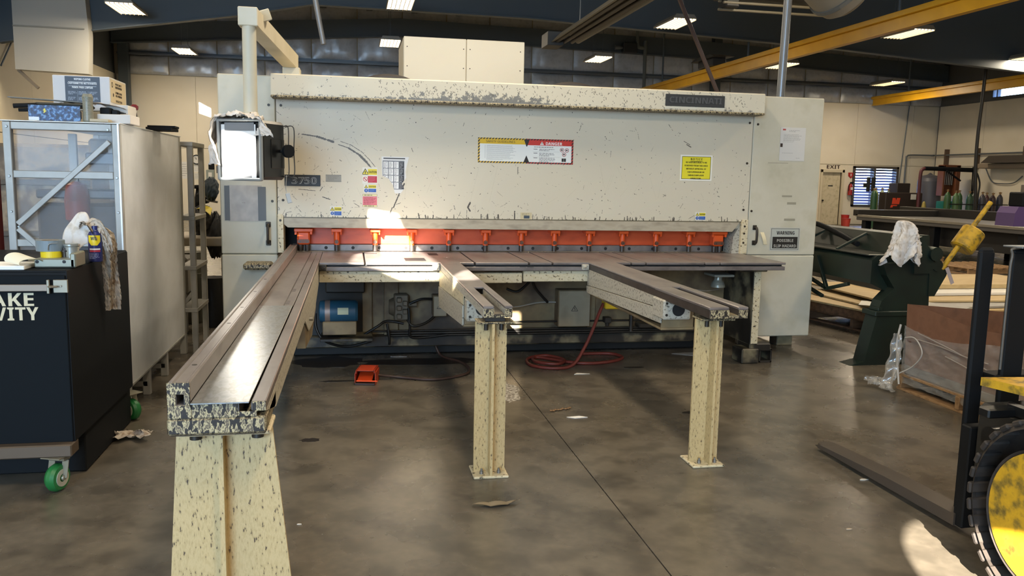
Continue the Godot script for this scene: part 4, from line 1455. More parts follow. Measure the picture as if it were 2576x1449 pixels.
	plate("taped_paper", im, -0.985, 1.155, -0.72, 1.445, z, t, "dirty sheet of paper")
	st = mb()
	ab(st, -1.012, 1.16, z, -0.972, 1.44, z + 0.003, 0)
	obj("duct_tape", st, hex("5c5d5c", 0.5), t)
	st = mb()
	ab(st, -0.752, 1.16, z + 0.001, -0.69, 1.435, z + 0.004, 0)
	obj("duct_tape", st, hex("5c5d5c", 0.5), t)
	# sheet on the right housing
	im = blank(150, 220, Color("c9c6bf"))
	im.fill_rect(Rect2i(12, 10, 18, 10), Color("a8443c"))
	word_lines(im, 50, 18, 70, 2, 8, 3, Color("8f8d88"))
	word_lines(im, 18, 46, 118, 7, 7, 2, Color("86857f"))
	word_lines(im, 14, 96, 120, 1, 7, 2, Color("a4a29c"))
	word_lines(im, 14, 168, 120, 1, 7, 2, Color("8f8d88"))
	word_lines(im, 100, 200, 40, 1, 7, 2, Color("8f8d88"))
	im.fill_rect(Rect2i(2, 106, 14, 24), Color("2d231e"))
	plate("inspection_sheet", im, 3.827, 1.752, 4.075, 2.052, z, t, "white printed sheet")
	# slip-hazard sign
	im = blank(280, 210, Color("b9b8ae"))
	im.fill_rect(Rect2i(8, 8, 264, 194), Color("55534c"))
	im.fill_rect(Rect2i(12, 12, 256, 186), Color("aeb0a6"))
	im.fill_rect(Rect2i(24, 84, 236, 104), Color("232220"))
	s = plate("warning_sign", im, 3.785, 0.927, 4.085, 1.142, z, t, "grey and black slip warning sign")
	text(s, "WARNING", Vector3(3.938, 1.093, z + 0.002), Vector3.RIGHT, Vector3.UP, 0.18, 0.032, M.ink)
	text(s, "POSSIBLE", Vector3(3.938, 1.022, z + 0.002), Vector3.RIGHT, Vector3.UP, 0.165, 0.026, hex("a9a79e", 0.5))
	text(s, "SLIP HAZARD", Vector3(3.938, 0.972, z + 0.002), Vector3.RIGHT, Vector3.UP, 0.225, 0.026, hex("a9a79e", 0.5))
	for q in [[3.93, 1.43, 0.1, 0.016], [3.98, 1.365, 0.09, 0.022], [3.97, 1.215, 0.11, 0.02], [3.82, 1.73, 0.2, 0.005]]:
		st = mb()
		ab(st, q[0] - q[2] / 2, q[1] - q[3] / 2, z, q[0] + q[2] / 2, q[1] + q[3] / 2, z + 0.0008, 0)
		obj("glue_residue", st, hex("938d7a", 0.7), t)

func tri_sign(parent: Node, o: Vector3, h: float) -> void:
	var st := mb()
	prism(st, [Vector2(-h * 0.58, 0), Vector2(h * 0.58, 0), Vector2(0, h)], o, Vector3.RIGHT, Vector3.UP, Vector3(0, 0, 0.001))
	obj("warning_triangle", st, hex("e2ded6", 0.5), parent)
	st = mb()
	ab(st, o.x - h * 0.07, o.y + h * 0.3, o.z + 0.001, o.x + h * 0.07, o.y + h * 0.72, o.z + 0.002, 0)
	ab(st, o.x - h * 0.07, o.y + h * 0.1, o.z + 0.001, o.x + h * 0.07, o.y + h * 0.22, o.z + 0.002, 0)
	obj("exclamation_mark", st, M.ink, parent)

# ---------------------------------------------------------------- squaring arm and support arms
func tee_leg(t: Node3D, x0: float, x1: float, xb0: float, xb1: float, z: float, ytop: float, rib_x: float, rib_d: float, m: Material, plate_w := 0.0) -> void:
	# back plate that may taper, with a rib standing out in front of it
	var st := mb()
	prism(st, [Vector2(x0, ytop), Vector2(xb0, 0.014), Vector2(xb1, 0.014), Vector2(x1, ytop)], Vector3(0, 0, z - 0.012), Vector3.RIGHT, Vector3.UP, Vector3(0, 0, 0.012))
	obj("leg_plate", st, m, t)
	st = mb()
	prism(st, [Vector2(z - 0.012, ytop), Vector2(z - 0.012, 0.014), Vector2(z + rib_d, 0.014), Vector2(z + rib_d, ytop)], Vector3(rib_x - 0.007, 0, 0), Vector3(0, 0, 1), Vector3.UP, Vector3(0.014, 0, 0))
	obj("leg_rib", st, m, t)
	st = mb()
	prism(st, [Vector2(z - 0.1, ytop), Vector2(z - 0.1, 0.014), Vector2(z - 0.012, 0.014), Vector2(z - 0.012, ytop)], Vector3(rib_x - 0.007, 0, 0), Vector3(0, 0, 1), Vector3.UP, Vector3(0.014, 0, 0))
	obj("rear_rib", st, m, t)
	st = mb()
	ab(st, xb0 - plate_w, 0, z - 0.1, xb1 + plate_w, 0.014, z + rib_d + 0.01, 0.004)
	obj("base_plate", st, M.chipped, t)
	for q in [lerpf(xb0, rib_x, 0.45), lerpf(rib_x, xb1, 0.55)]:
		st = mb()
		cyl(st, Vector3(q, 0.014, z + rib_d * 0.55), Vector3(q, 0.03, z + rib_d * 0.55), 0.011, 0.011, 6)
		cyl(st, Vector3(q, 0.03, z + rib_d * 0.55), Vector3(q, 0.042, z + rib_d * 0.55), 0.006, 0.006, 8)
		obj("anchor_bolt", st, M.zinc, t)

func squaring_arm() -> void:
	var t := thing("squaring_arm", "long squaring arm with raised rail and bright steel strip reaching to the front", "squaring arm", Vector3(-0.38, 0, -2.4))
	var zf := -2.39
	var zr := -7.1
	# raised rail: side bars with a sunk top strip and a hollow end
	var st := mb()
	ab(st, -0.512, 0.855, zr, -0.495, 0.962, zf, 0.004)
	ab(st, -0.464, 0.9, zr, -0.452, 0.962, zf, 0.004)
	ab(st, -0.495, 0.925, zr, -0.464, 0.9585, zf, 0.001)
	ab(st, -0.495, 0.855, zr, -0.452, 0.895, zf, 0.001)
	ab(st, -0.495, 0.895, zr, -0.49, 0.926, zf, 0.0)
	ab(st, -0.469, 0.895, zr, -0.464, 0.926, zf, 0.0)
	obj("rail", st, M.steel, t)
	st = mb()
	ab(st, -0.49, 0.896, zf - 0.3, -0.469, 0.924, zf - 0.12, 0)
	obj("rail_core", st, M.ink, t)
	for zz in [-2.62, -3.35, -3.75, -4.25, -4.75]:
		st = mb()
		cyl(st, Vector3(-0.48, 0.958, zz), Vector3(-0.48, 0.9592, zz), 0.008, 0.008, 12)
		obj("screw_hole", st, M.bolt, t)
	# chipped end faces, built as thin welded caps
	st = mb()
	for q in [[-0.514, 0.856, -0.45, 0.894], [-0.514, 0.894, -0.491, 0.926], [-0.468, 0.894, -0.452, 0.926], [-0.514, 0.926, -0.452, 0.96]]:
		ab(st, q[0], q[1], zf - 0.002, q[2], q[3], zf + 0.003, 0.001)
	for q in [[-0.45, 0.856, -0.325, 0.902], [-0.325, 0.856, -0.272, 0.872], [-0.284, 0.872, -0.246, 0.9]]:
		ab(st, q[0], q[1], zf - 0.002, q[2], q[3], zf + 0.002, 0.001)
	obj("end_face", st, M.flaked, t)
	st = mb()
	ab(st, -0.517, 0.806, zf - 0.3, -0.246, 0.856, zf + 0.004, 0.006)
	obj("end_block", st, M.flaked, t)
	# body: base beam with a slot along its right half
	st = mb()
	ab(st, -0.512, 0.80, -6.9, -0.25, 0.855, zf - 0.01, 0.003)
	ab(st, -0.452, 0.855, zr, -0.32, 0.8985, zf, 0.001)
	obj("beam", st, M.steel_dark, t)
	st = mb()
	ab(st, -0.288, 0.872, zr, -0.246, 0.9, zf, 0.003)
	obj("side_bar", st, M.steel, t)
	st = mb()
	ab(st, -0.451, 0.898, -4.15, -0.292, 0.902, zf + 0.012, 0.0008)
	obj("bright_strip", st, M.bright, t, "bright polished steel strip")
	st = mb()
	ab(st, -0.451, 0.898, zr, -0.338, 0.9012, -4.154, 0.0008)
	ab(st, -0.332, 0.898, zr, -0.29, 0.9012, -4.154, 0.0008)
	obj("scale_strip", st, M.steel, t)
	st = mb()
	for zz in [-4.3, -4.75]:
		for k in 4:
			ab(st, -0.33 + 0.0 * k, 0.901, zz + 0.03 * k, -0.312, 0.9016, zz + 0.03 * k + 0.006, 0)
	obj("scale_mark", st, M.ink, t)
	# right flank
	st = mb()
	prism(st, [Vector2(zf, 0.872), Vector2(-6.18, 0.872), Vector2(-6.18, 0.74), Vector2(-5.3, 0.62), Vector2(-4.75, 0.66), Vector2(-4.4, 0.78), Vector2(zf - 0.3, 0.80)], Vector3(-0.252, 0, 0), Vector3(0, 0, 1), Vector3.UP, Vector3(0.006, 0, 0))
	obj("flank", st, M.speckled, t)
	st = mb()
	prism(st, [Vector2(-5.9, 0.74), Vector2(-4.5, 0.74), Vector2(-4.55, 0.6), Vector2(-5.3, 0.53), Vector2(-5.9, 0.62)], Vector3(-0.3, 0, 0), Vector3(0, 0, 1), Vector3.UP, Vector3(0.045, 0, 0))
	obj("gusset", st, M.backing, t)
	st = mb()
	cyl(st, Vector3(-0.25, 0.72, -4.8), Vector3(-0.225, 0.72, -4.8), 0.01, 0.01, 10)
	obj("bolt", st, M.zinc, t)
	st = mb()
	ab(st, -0.25, 0.84, -6.23, -0.19, 0.885, -6.19, 0.004)
	cyl(st, Vector3(-0.215, 0.862, -6.19), Vector3(-0.215, 0.862, -6.178), 0.014, 0.012, 6)
	obj("clamp_block", st, M.oily, t)
	# leg
	for q in [-0.455, -0.28]:
		st = mb()
		cyl(st, Vector3(q, 0.77, -2.47), Vector3(q, 0.806, -2.47), 0.018, 0.018, 12)
		obj("levelling_screw", st, M.bolt, t)
	tee_leg(t, -0.515, -0.24, -0.565, -0.165, -2.5, 0.785, -0.385, 0.045, M.chipped_tall, 0.01)
	st = mb()
	ab(st, -0.5, 0.785, -2.6, -0.24, 0.80, -2.44, 0.004)
	obj("top_plate", st, M.chipped, t)

func support_arms() -> void:
	# 0 short arm in the middle, 1 the long one to its right
	for k in 2:
		var x0: float = [0.65, 1.822][k]
		var x1: float = [0.803, 2.04][k]
		var zf: float = [-4.07, -3.95][k]
		var sl0: float = [0.706, 1.932][k]
		var sl1: float = [0.762, 1.985][k]
		var zs: float = [-4.8, -4.75][k]
		var zr := -6.2
		var t := thing("support_arm", ["short slotted support arm whose round-holed end box stands over the middle leg", "speckled longer support arm at the right with a round-holed box on its flank"][k], "support arm", Vector3((x0 + x1) / 2, 0, zf), "front support arms of the shear")
		var st := mb()
		ab(st, x0, 0.888, zr, x1, 0.902, zs, 0.004)
		ab(st, x0, 0.885, zs - 0.002, sl0, 0.902, zf, 0.004)
		ab(st, sl1, 0.885, zs - 0.002, x1, 0.902, zf, 0.004)
		obj("top_plate", st, M.steel, t)
		st = mb()
		ab(st, sl0, 0.845, zs, sl1, 0.858, zf - 0.01, 0.001)
		obj("slot_floor", st, M.oily, t)
		st = mb()
		ab(st, x0 + 0.002, 0.84, zr, x0 + 0.02, 0.888, zf + 0.002, 0.004)
		ab(st, x1 - 0.02, 0.84, zr, x1 - 0.002, 0.888, zf + 0.002, 0.004)
		ab(st, sl0 - 0.004, 0.85, zs, sl0, 0.888, zf, 0)
		ab(st, sl1, 0.85, zs, sl1 + 0.004, 0.888, zf, 0)
		obj("side_channel", st, [M.speckled, M.steel_dark][k], t)
		st = mb()
		ab(st, x0 + 0.004, 0.842, zf - 0.003, sl0, 0.886, zf + 0.003, 0.001)
		ab(st, sl1, 0.842, zf - 0.003, x1 - 0.004, 0.886, zf + 0.003, 0.001)
		ab(st, sl0, 0.842, zf - 0.003, sl1, 0.856, zf + 0.003, 0.001)
		obj("end_face", st, M.flaked, t)
		# flank plates, deeper towards the table
		var zb: float = [-4.83, -4.62][k]
		st = mb()
		prism(st, [Vector2(zr - 0.02, 0.845), Vector2(zr - 0.02, 0.72), Vector2(zb, 0.79), Vector2(zb, 0.845)], Vector3(x0, 0, 0), Vector3(0, 0, 1), Vector3.UP, Vector3(0.01, 0, 0))
		obj("upper_flank", st, [M.chipped, M.speckled][k], t)
		st = mb()
		prism(st, [Vector2(zr - 0.02, 0.715), Vector2(zr - 0.02, [0.56, 0.66][k]), Vector2(zb, [0.665, 0.70][k]), Vector2(zb, 0.785)], Vector3(x0 - 0.006, 0, 0), Vector3(0, 0, 1), Vector3.UP, Vector3(0.012, 0, 0))
		obj("lower_flank", st, [M.speckled, M.speckled][k], t)
		st = mb()
		ab(st, x1 - 0.015, 0.66, zr, x1 - 0.005, 0.845, zb, 0.003)
		ab(st, x0, 0.67, zb - 0.01, x1 - 0.005, 0.845, zb, 0.003)
		ab(st, x0, 0.655, zr, x1 - 0.005, 0.67, zb, 0.003)
		obj("box_beam", st, M.backing, t)
		# end box with its hole
		st = mb()
		var bx: Array = [[0.655, 0.80, 0.705, 0.838, -4.83, -4.72], [1.81, 1.985, 0.728, 0.846, -4.75, -4.56]][k]
		ab(st, bx[0], bx[2], bx[4], bx[1], bx[3], bx[5], 0.008)
		var eb := obj("end_box", st, M.speckled, t)
		st = mb()
		var hx: float = [0.748, 1.905][k]
		var hy: float = [0.782, 0.79][k]
		cyl(st, Vector3(hx, hy, bx[5]), Vector3(hx, hy, bx[5] + 0.003), 0.04, 0.037, 24)
		obj("round_hole", st, M.ink, eb)
		for q in [[0.02, 0.03], [0.02, 0.1]]:
			st = mb()
			cyl(st, Vector3(bx[0] + q[0], bx[2] + q[1], bx[5]), Vector3(bx[0] + q[0], bx[2] + q[1], bx[5] + 0.003), 0.008, 0.008, 10)
			obj("bolt", st, M.bolt, eb)
		st = mb()
		ab(st, x0 - 0.055, 0.842, zr - 0.02, x0, 0.886, zr + 0.02, 0.004)
		cyl(st, Vector3(x0 - 0.028, 0.864, zr + 0.02), Vector3(x0 - 0.028, 0.864, zr + 0.033), 0.016, 0.014, 6)
		cyl(st, Vector3(x0 - 0.028, 0.864, zr + 0.033), Vector3(x0 - 0.028, 0.864, zr + 0.045), 0.008, 0.008, 8)
		obj("clamp_block", st, M.speckled, t)
		# leg
		var lx: float = [0.618, 1.822][k]
		var lw: float = [0.165, 0.165][k]
		var lz: float = [-4.12, -4.12][k]
		st = mb()
		ab(st, lx + 0.004, 0.812, lz - 0.06, lx + lw + 0.03, 0.822, lz + 0.075, 0.003)
		obj("top_plate", st, M.flaked, t)
		st = mb()
		ab(st, lx + 0.04, 0.822, lz - 0.03, lx + lw - 0.02, 0.842, lz + 0.06, 0.003)
		obj("packing_block", st, M.ink, t)
		for q in [0.05, 0.13]:
			st = mb()
			cyl(st, Vector3(lx + q, 0.775, lz + 0.035), Vector3(lx + q, 0.812, lz + 0.035), 0.012, 0.012, 6)
			obj("stud", st, M.bolt, t)
		tee_leg(t, lx, lx + lw, lx, lx + lw, lz, 0.812, lx + [0.082, 0.095][k], 0.075, M.chipped_tall, 0.01)

# ---------------------------------------------------------------- pendant control
func pendant() -> void:
	var t := thing("control_pendant", "black control pendant hung from a cream boom, white sheet taped over its screen", "control pendant", Vector3(-0.69, 2.35, -6.2))
	var st := mb()
	cyl(st, Vector3(-0.69, 1.9, -6.08), Vector3(-0.685, 2.56, -6.05), 0.047, 0.047, 24)
	obj("pole", st, M.housing, t)
	st = mb()
	cyl(st, Vector3(-0.69, 1.93, -6.08), Vector3(-0.69, 1.965, -6.08), 0.062, 0.05, 24)
	obj("collar", st, M.housing, t)
	st = mb()
	ab(st, -0.752, 2.535, -6.12, -0.622, 2.66, -6.0, 0.006)
	obj("knuckle_box", st, M.cream, t)
	st = mb()
	bar(st, Vector3(-0.68, 2.6, -6.06), Vector3(-0.49, 2.47, -7.32), 0.11, 0.125, 0.006)
	obj("boom", st, M.cream, t)
	st = mb()
	bar(st, Vector3(-0.66, 2.62, -6.2), Vector3(-0.57, 2.66, -6.25), 0.06, 0.08, 0.006)
	obj("boom_stub", st, M.housing, t)
	st = mb()
	ab(st, -0.56, 2.325, -7.4, -0.42, 2.42, -7.22, 0.006)
	obj("boom_bracket", st, M.housing, t)
	# head: turned to the left of the camera
	var b := Basis(Vector3.UP, deg_to_rad(-28))
	var o := Vector3(-0.685, 1.70, -6.02)
	var P := func(x: float, yy: float, z: float) -> Vector3: return o + b * Vector3(x, yy, z)
	st = mb()
	obx(st, P.call(0, 0, -0.02), Vector3(0.34, 0.40, 0.28), b, 0.02)
	obj("enclosure", st, M.black_gloss, t)
	st = mb()
	for q in [[-0.165, 0, 0.02, 0.41], [0.165, 0, 0.02, 0.41]]:
		obx(st, P.call(q[0], q[1], 0.13), Vector3(q[2], q[3], 0.03), b, 0.006)
	obx(st, P.call(0, -0.198, 0.13), Vector3(0.34, 0.022, 0.03), b, 0.006)
	obx(st, P.call(0, 0.198, 0.13), Vector3(0.34, 0.018, 0.03), b, 0.006)
	obj("bezel", st, hex("9fa6aa", 0.3, 0.6), t)
	st = mb()
	obx(st, P.call(-0.01, -0.01, 0.128), Vector3(0.27, 0.36, 0.004), b, 0)
	obj("paper_sheet", st, hex("dcdcda", 0.7), t, "white sheet of paper over the screen")
	st = mb()
	obx(st, P.call(0.0, 0.155, 0.132), Vector3(0.23, 0.055, 0.004), b, 0)
	obj("duct_tape", st, hex("74777a", 0.5), t)
	st = mb()
	obx(st, P.call(-0.01, -0.175, 0.132), Vector3(0.2, 0.05, 0.004), b, 0)
	obj("duct_tape", st, hex("74777a", 0.5), t)
	st = mb()
	obx(st, P.call(0.172, -0.02, -0.06), Vector3(0.006, 0.2, 0.16), b, 0.01)
	obj("side_door", st, hex("0c0d0e", 0.25), t)
	# wire guards and knob on the right flank
	for q in [[0.2, 0.0], [0.225, -0.1]]:
		st = mb()
		tube(st, curve([P.call(0.17, 0.17, -0.13 + q[1] * 0.3), P.call(q[0], 0.165, -0.15 + q[1] * 0.3), P.call(q[0], 0.0, -0.15 + q[1] * 0.3), P.call(q[0], -0.165, -0.15 + q[1] * 0.3), P.call(0.17, -0.17, -0.13 + q[1] * 0.3)], 5), 0.004, 6)
		obj("wire_guard", st, M.bolt, t)
	st = mb()
	cyl(st, P.call(0.17, 0.0, -0.1), P.call(0.23, 0.0, -0.12), 0.012, 0.012)
	cyl(st, P.call(0.22, 0.0, -0.1), P.call(0.245, 0.0, -0.09), 0.045, 0.045, 24)
	obj("round_knob", st, M.black, t)
	st = mb()
	tube(st, curve([P.call(0.2, -0.17, -0.12), Vector3(-0.47, 1.44, -6.2), Vector3(-0.46, 1.4, -6.2)], 4), 0.003, 6)
	obx(st, Vector3(-0.45, 1.37, -6.2), Vector3(0.035, 0.075, 0.012), Basis(Vector3.BACK, 0.25), 0.004)
	obj("key_tag", st, hex("b9b6ae", 0.5), t)
	# rag over the top
	var n := nz(81, 3.0)
	st = mb()
	var rag := func(u: float, v: float) -> Vector3:
		# u runs along the cloth: up the left side, over the top, down the right front corner; v across it
		var path := [Vector3(-0.235, -0.10, 0.10), Vector3(-0.25, 0.0, 0.09), Vector3(-0.245, 0.09, 0.08), Vector3(-0.215, 0.17, 0.06), Vector3(-0.15, 0.225, 0.04), Vector3(-0.06, 0.235, 0.03), Vector3(0.03, 0.222, 0.04), Vector3(0.1, 0.218, 0.07), Vector3(0.15, 0.20, 0.12), Vector3(0.185, 0.15, 0.15), Vector3(0.2, 0.09, 0.16)]
		var f := u * 9.999
		var i := int(f)
		var c: Vector3 = path[i].lerp(path[i + 1], f - i)
		var s := v - 0.5
		var half := 0.14 + 0.09 * sin(u * PI) - 0.05 * u
		var hang := clampf(absf(u - 0.5) * 2.6 - 0.35, 0.0, 1.0)
		var w := n.get_noise_2d(u * 4.0, v * 4.0)
		var fold := 0.016 * sin(v * 15.0 + u * 9.0) + 0.012 * sin(u * 37.0 + v * 4.0)
		var acr := Vector3(0.25 * s * hang, 0.0, s * 2.0 * half * 0.62)
		return P.call(c.x + acr.x + (fold - 0.05 * sin(PI * u) * 0.0) * hang, c.y + absf(fold) * (1.0 - hang) + 0.025 * absf(w) - 0.06 * s * s, clampf(c.z + acr.z, -0.14, 0.19) + 0.02 * w)
	sheet(st, rag, 48, 20, 0.004)
	single("rag", st, M.cloth, "pale rag draped over the top of the black control pendant", "rag", "cleaning rags")

# ---------------------------------------------------------------- black cart at the left
func cart() -> void:
	var t := thing("tool_cart", "big black cart with pale block lettering, strap handle and green casters", "cart", Vector3(-1.6, 0, -4.7))
	var st := mb()
	prism(st, [Vector2(-4.2, 0.235), Vector2(-4.2, 1.07), Vector2(-5.28, 1.06), Vector2(-5.28, 0.235)], Vector3(-2.3, 0, 0), Vector3(0, 0, 1), Vector3.UP, Vector3(0.97, 0, 0))
	obj("body", st, M.black, t)
	st = mb()
	ab(st, -2.3, 1.055, -5.28, -1.33, 1.072, -4.2, 0.01)
	ab(st, -2.3, 0.235, -4.2, -1.335, 1.05, -4.19, 0.004)
	obj("front_skin", st, hex("0f1418", 0.7, 0.0, 0.25), t)
	st = mb()
	ab(st, -2.3, 0.005, -5.3, -1.352, 0.27, -4.42, 0.006)
	obj("skirt", st, M.black, t)
	st = mb()
	ab(st, -2.3, 0.175, -4.25, -1.33, 0.237, -4.14, 0.006)
	obj("bottom_rail", st, hex("5d4f40", 0.5, 0.3), t)
	st = mb()
	ab(st, -2.3, 0.978, -4.17, -1.4, 1.01, -4.162, 0.002)
	obj("strap_handle", st, hex("85786a", 0.45, 0.5), t, "worn steel strap handle")
	st = mb()
	ab(st, -1.385, 0.968, -4.19, -1.322, 1.03, -4.178, 0.002)
	bar(st, Vector3(-1.405, 1.0, -4.162), Vector3(-1.38, 1.0, -4.182), 0.066, 0.008, 0.001)
	ab(st, -1.408, 0.966, -4.172, -1.396, 1.032, -4.16, 0.002)
	cyl(st, Vector3(-1.35, 1.0, -4.178), Vector3(-1.35, 1.0, -4.172), 0.005, 0.004, 8)
	obj("handle_bracket", st, hex("8c8574", 0.4, 0.5), t)
	text(t, "AKE", Vector3(-1.57, 0.936, -4.19), Vector3.RIGHT, Vector3.UP, 0.19, 0.062, hex("c9bf9f", 0.5))
	text(t, "IVITY", Vector3(-1.57, 0.868, -4.19), Vector3.RIGHT, Vector3.UP, 0.225, 0.062, hex("c9bf9f", 0.5))
	for q in [[-1.41, -4.17, -0.35], [-1.36, -5.35, 0.9]]:
		var b := Basis(Vector3.UP, q[2])
		var c := Vector3(q[0], 0.068, q[1])
		st = mb()
		var axle: Vector3 = b * Vector3.RIGHT
		lathe(st, [Vector2(0.04, -0.028), Vector2(0.058, -0.025), Vector2(0.068, -0.01), Vector2(0.068, 0.01), Vector2(0.058, 0.025), Vector2(0.04, 0.028)], c, axle, 28)
		var cs := obj("caster", st, hex("1d6a33", 0.4), t, "green caster wheel")
		st = mb()
		ring(st, c - axle * 0.031, axle, 0.02, 0.042, 0.062, 24)
		obj("hub_ring", st, hex("b9b5a4", 0.4, 0.4), cs)
		st = mb()
		for s in [-0.036, 0.036]:
			bar(st, c + axle * s, c + axle * s + Vector3(0, 0.085, 0) + b * Vector3(0, 0, -0.02), 0.005, 0.034, 0.001, axle)
			cyl(st, c + axle * s * 0.9, c + axle * s * 1.15, 0.014, 0.012, 12)
		obx(st, c + Vector3(0, 0.092, 0) + b * Vector3(0, 0, -0.02), Vector3(0.085, 0.02, 0.05), b, 0.003)
		obx(st, c + Vector3(0, 0.105, 0), Vector3(0.1, 0.006, 0.09), b, 0.001)
		obj("fork", st, hex("8d8877", 0.4, 0.5), cs)
	# things lying on the cart
	st = mb()
	ab(st, -1.75, 1.072, -4.42, -1.52, 1.092, -4.22, 0.003)
	single("white_board", st, hex("e6e6e2", 0.5), "white sheet at the frame's edge lying flat on the black cart", "board")
	st = mb()
	sheet(st, func(u: float, v: float) -> Vector3:
		var a := lerpf(0.0, 3.6, u)
		return Vector3(-1.51 - 0.085 * v + 0.045 * cos(a) + 0.02 * u, 1.108 + 0.033 * sin(a) * (0.5 + 0.5 * v) - 0.004 + 0.02 * v * u, -4.3 + 0.1 * u - 0.06 * v), 16, 6, 0.002)
	single("paper_roll", st, hex("dcd9c4", 0.8), "curled pale cream sheet of paper on the black cart", "paper")
	var tw := thing("tool_block", "grey metal bench block with two bolt holes on the cart's front edge", "fixture", Vector3(-1.4, 1.072, -4.35))
	st = mb()
	ab(st, -1.505, 1.074, -4.45, -1.322, 1.118, -4.3, 0.006)
	ab(st, -1.345, 1.074, -4.45, -1.318, 1.145, -4.3, 0.006)
	obj("body", st, hex("858678", 0.4, 0.4), tw)
	for q in [-1.49, -1.37]:
		st = mb()
		cyl(st, Vector3(q, 1.103, -4.3), Vector3(q, 1.103, -4.298), 0.008, 0.008, 14)
		obj("bolt_hole", st, M.ink, tw)
	st = mb()
	cyl(st, Vector3(-1.39, 1.118, -4.38), Vector3(-1.39, 1.165, -4.38), 0.012, 0.01)
	cyl(st, Vector3(-1.39, 1.145, -4.38), Vector3(-1.39, 1.152, -4.38), 0.018, 0.018)
	obj("clamp_screw", st, M.bolt, tw)
	st = mb()
	lathe(st, [Vector2(0.033, 0.0), Vector2(0.035, 0.05), Vector2(0.038, 0.055), Vector2(0.038, 0.063), Vector2(0.03, 0.066)], Vector3(-1.365, 1.118, -4.4), Vector3.UP, 24)
	single("steel_tin", st, hex("a3a7a2", 0.25, 0.6), "small shiny lidded tin behind the bench block on the cart", "tin")
	var tp := thing("tape_roll", "grey tape roll standing on a yellow tape roll on the black cart", "tape", Vector3(-1.45, 1.15, -4.43), "tape rolls on the cart")
	st = mb()
	ring(st, Vector3(-1.46, 1.148, -4.4), Vector3.UP, 0.04, 0.064, 0.052, 36)
	obj("roll", st, hex("6f7d85", 0.45), tp)
	st = mb()
	ring(st, Vector3(-1.46, 1.148, -4.4), Vector3.UP, 0.036, 0.04, 0.052, 30)
	obj("core", st, hex("8b7a64", 0.7), tp)
	st = mb()
	tube(st, curve([Vector3(-1.45, 1.155, -4.334), Vector3(-1.447, 1.18, -4.332), Vector3(-1.435, 1.188, -4.335), Vector3(-1.41, 1.19, -4.34)], 5), 0.0025, 6)
	single("wire_hook", st, M.zinc, "bent wire hook hanging on the grey tape roll", "hook")
	tp = thing("tape_roll", "yellow tape roll underneath the grey tape roll on the cart", "tape", Vector3(-1.45, 1.08, -4.43), "tape rolls on the cart")
	st = mb()
	ring(st, Vector3(-1.452, 1.118, -4.385), Vector3.UP, 0.03, 0.048, 0.03, 36)
	ring(st, Vector3(-1.452, 1.075, -4.39), Vector3.UP, 0.03, 0.042, 0.043, 30)
	obj("roll", st, hex("d8bf1d", 0.45), tp)
	# spray can
	var can := thing("spray_can", "blue spray can with yellow shield label, rag thrown over its top", "spray can", Vector3(-1.31, 1.072, -4.6))
	st = mb()
	lathe(st, [Vector2(0.031, 0.0), Vector2(0.033, 0.004), Vector2(0.033, 0.14), Vector2(0.026, 0.155), Vector2(0.016, 0.158), Vector2(0.014, 0.185)], Vector3(-1.312, 1.074, -4.6), Vector3.UP, 32)
	obj("body", st, hex("1c2560", 0.35), can)
	var im := blank(120, 220, Color("1c2560"))
	for j in 88:
		var hw := int(46 - maxf(0, j - 55) * 0.75)
		im.fill_rect(Rect2i(60 - hw, 4 + j, hw * 2, 1), Color("e0c521"))
	im.fill_rect(Rect2i(22, 118, 80, 14), Color("dedbe0"))
	im.fill_rect(Rect2i(22, 134, 80, 16), Color("b03040"))
	word_lines(im, 16, 164, 90, 5, 10, 4, Color("9fa6c9"))
	st = mb()
	sheet(st, func(u: float, v: float) -> Vector3:
		var a := lerpf(-1.1, 1.35, u)
		return Vector3(-1.312 + 0.0336 * sin(a), 1.074 + lerpf(0.14, 0.01, v), -4.6 + 0.0336 * cos(a)), 18, 2, 0.0006)
	obj("label", st, pic_mat(im, 0.35), can)
	text(can, "WD", Vector3(-1.309, 1.196, -4.566), Vector3.RIGHT, Vector3.UP, 0.03, 0.017, hex("17171c", 0.5), "Droid Sans", true, 0.001)
	# rags over the can, one hanging down the cart's side
	var n := nz(82, 4.0)
	st = mb()
	sheet(st, func(u: float, v: float) -> Vector3:
		var a := lerpf(2.0, 5.6, u)
		var r := 0.012 + 0.085 * pow(v, 0.7) + (0.016 * sin(u * 22.0) + 0.01 * sin(u * 9.0 + v * 7.0)) * v
		return Vector3(-1.385 + r * cos(a), 1.325 - 0.02 * v - (0.17 + 0.03 * sin(u * 13.0)) * pow(v, 1.3), -4.68 - r * sin(a) * 0.7), 36, 20, 0.004)
	single("rag", st, M.cloth, "white peaked rag standing behind the blue spray can", "rag", "cleaning rags")
	st = mb()
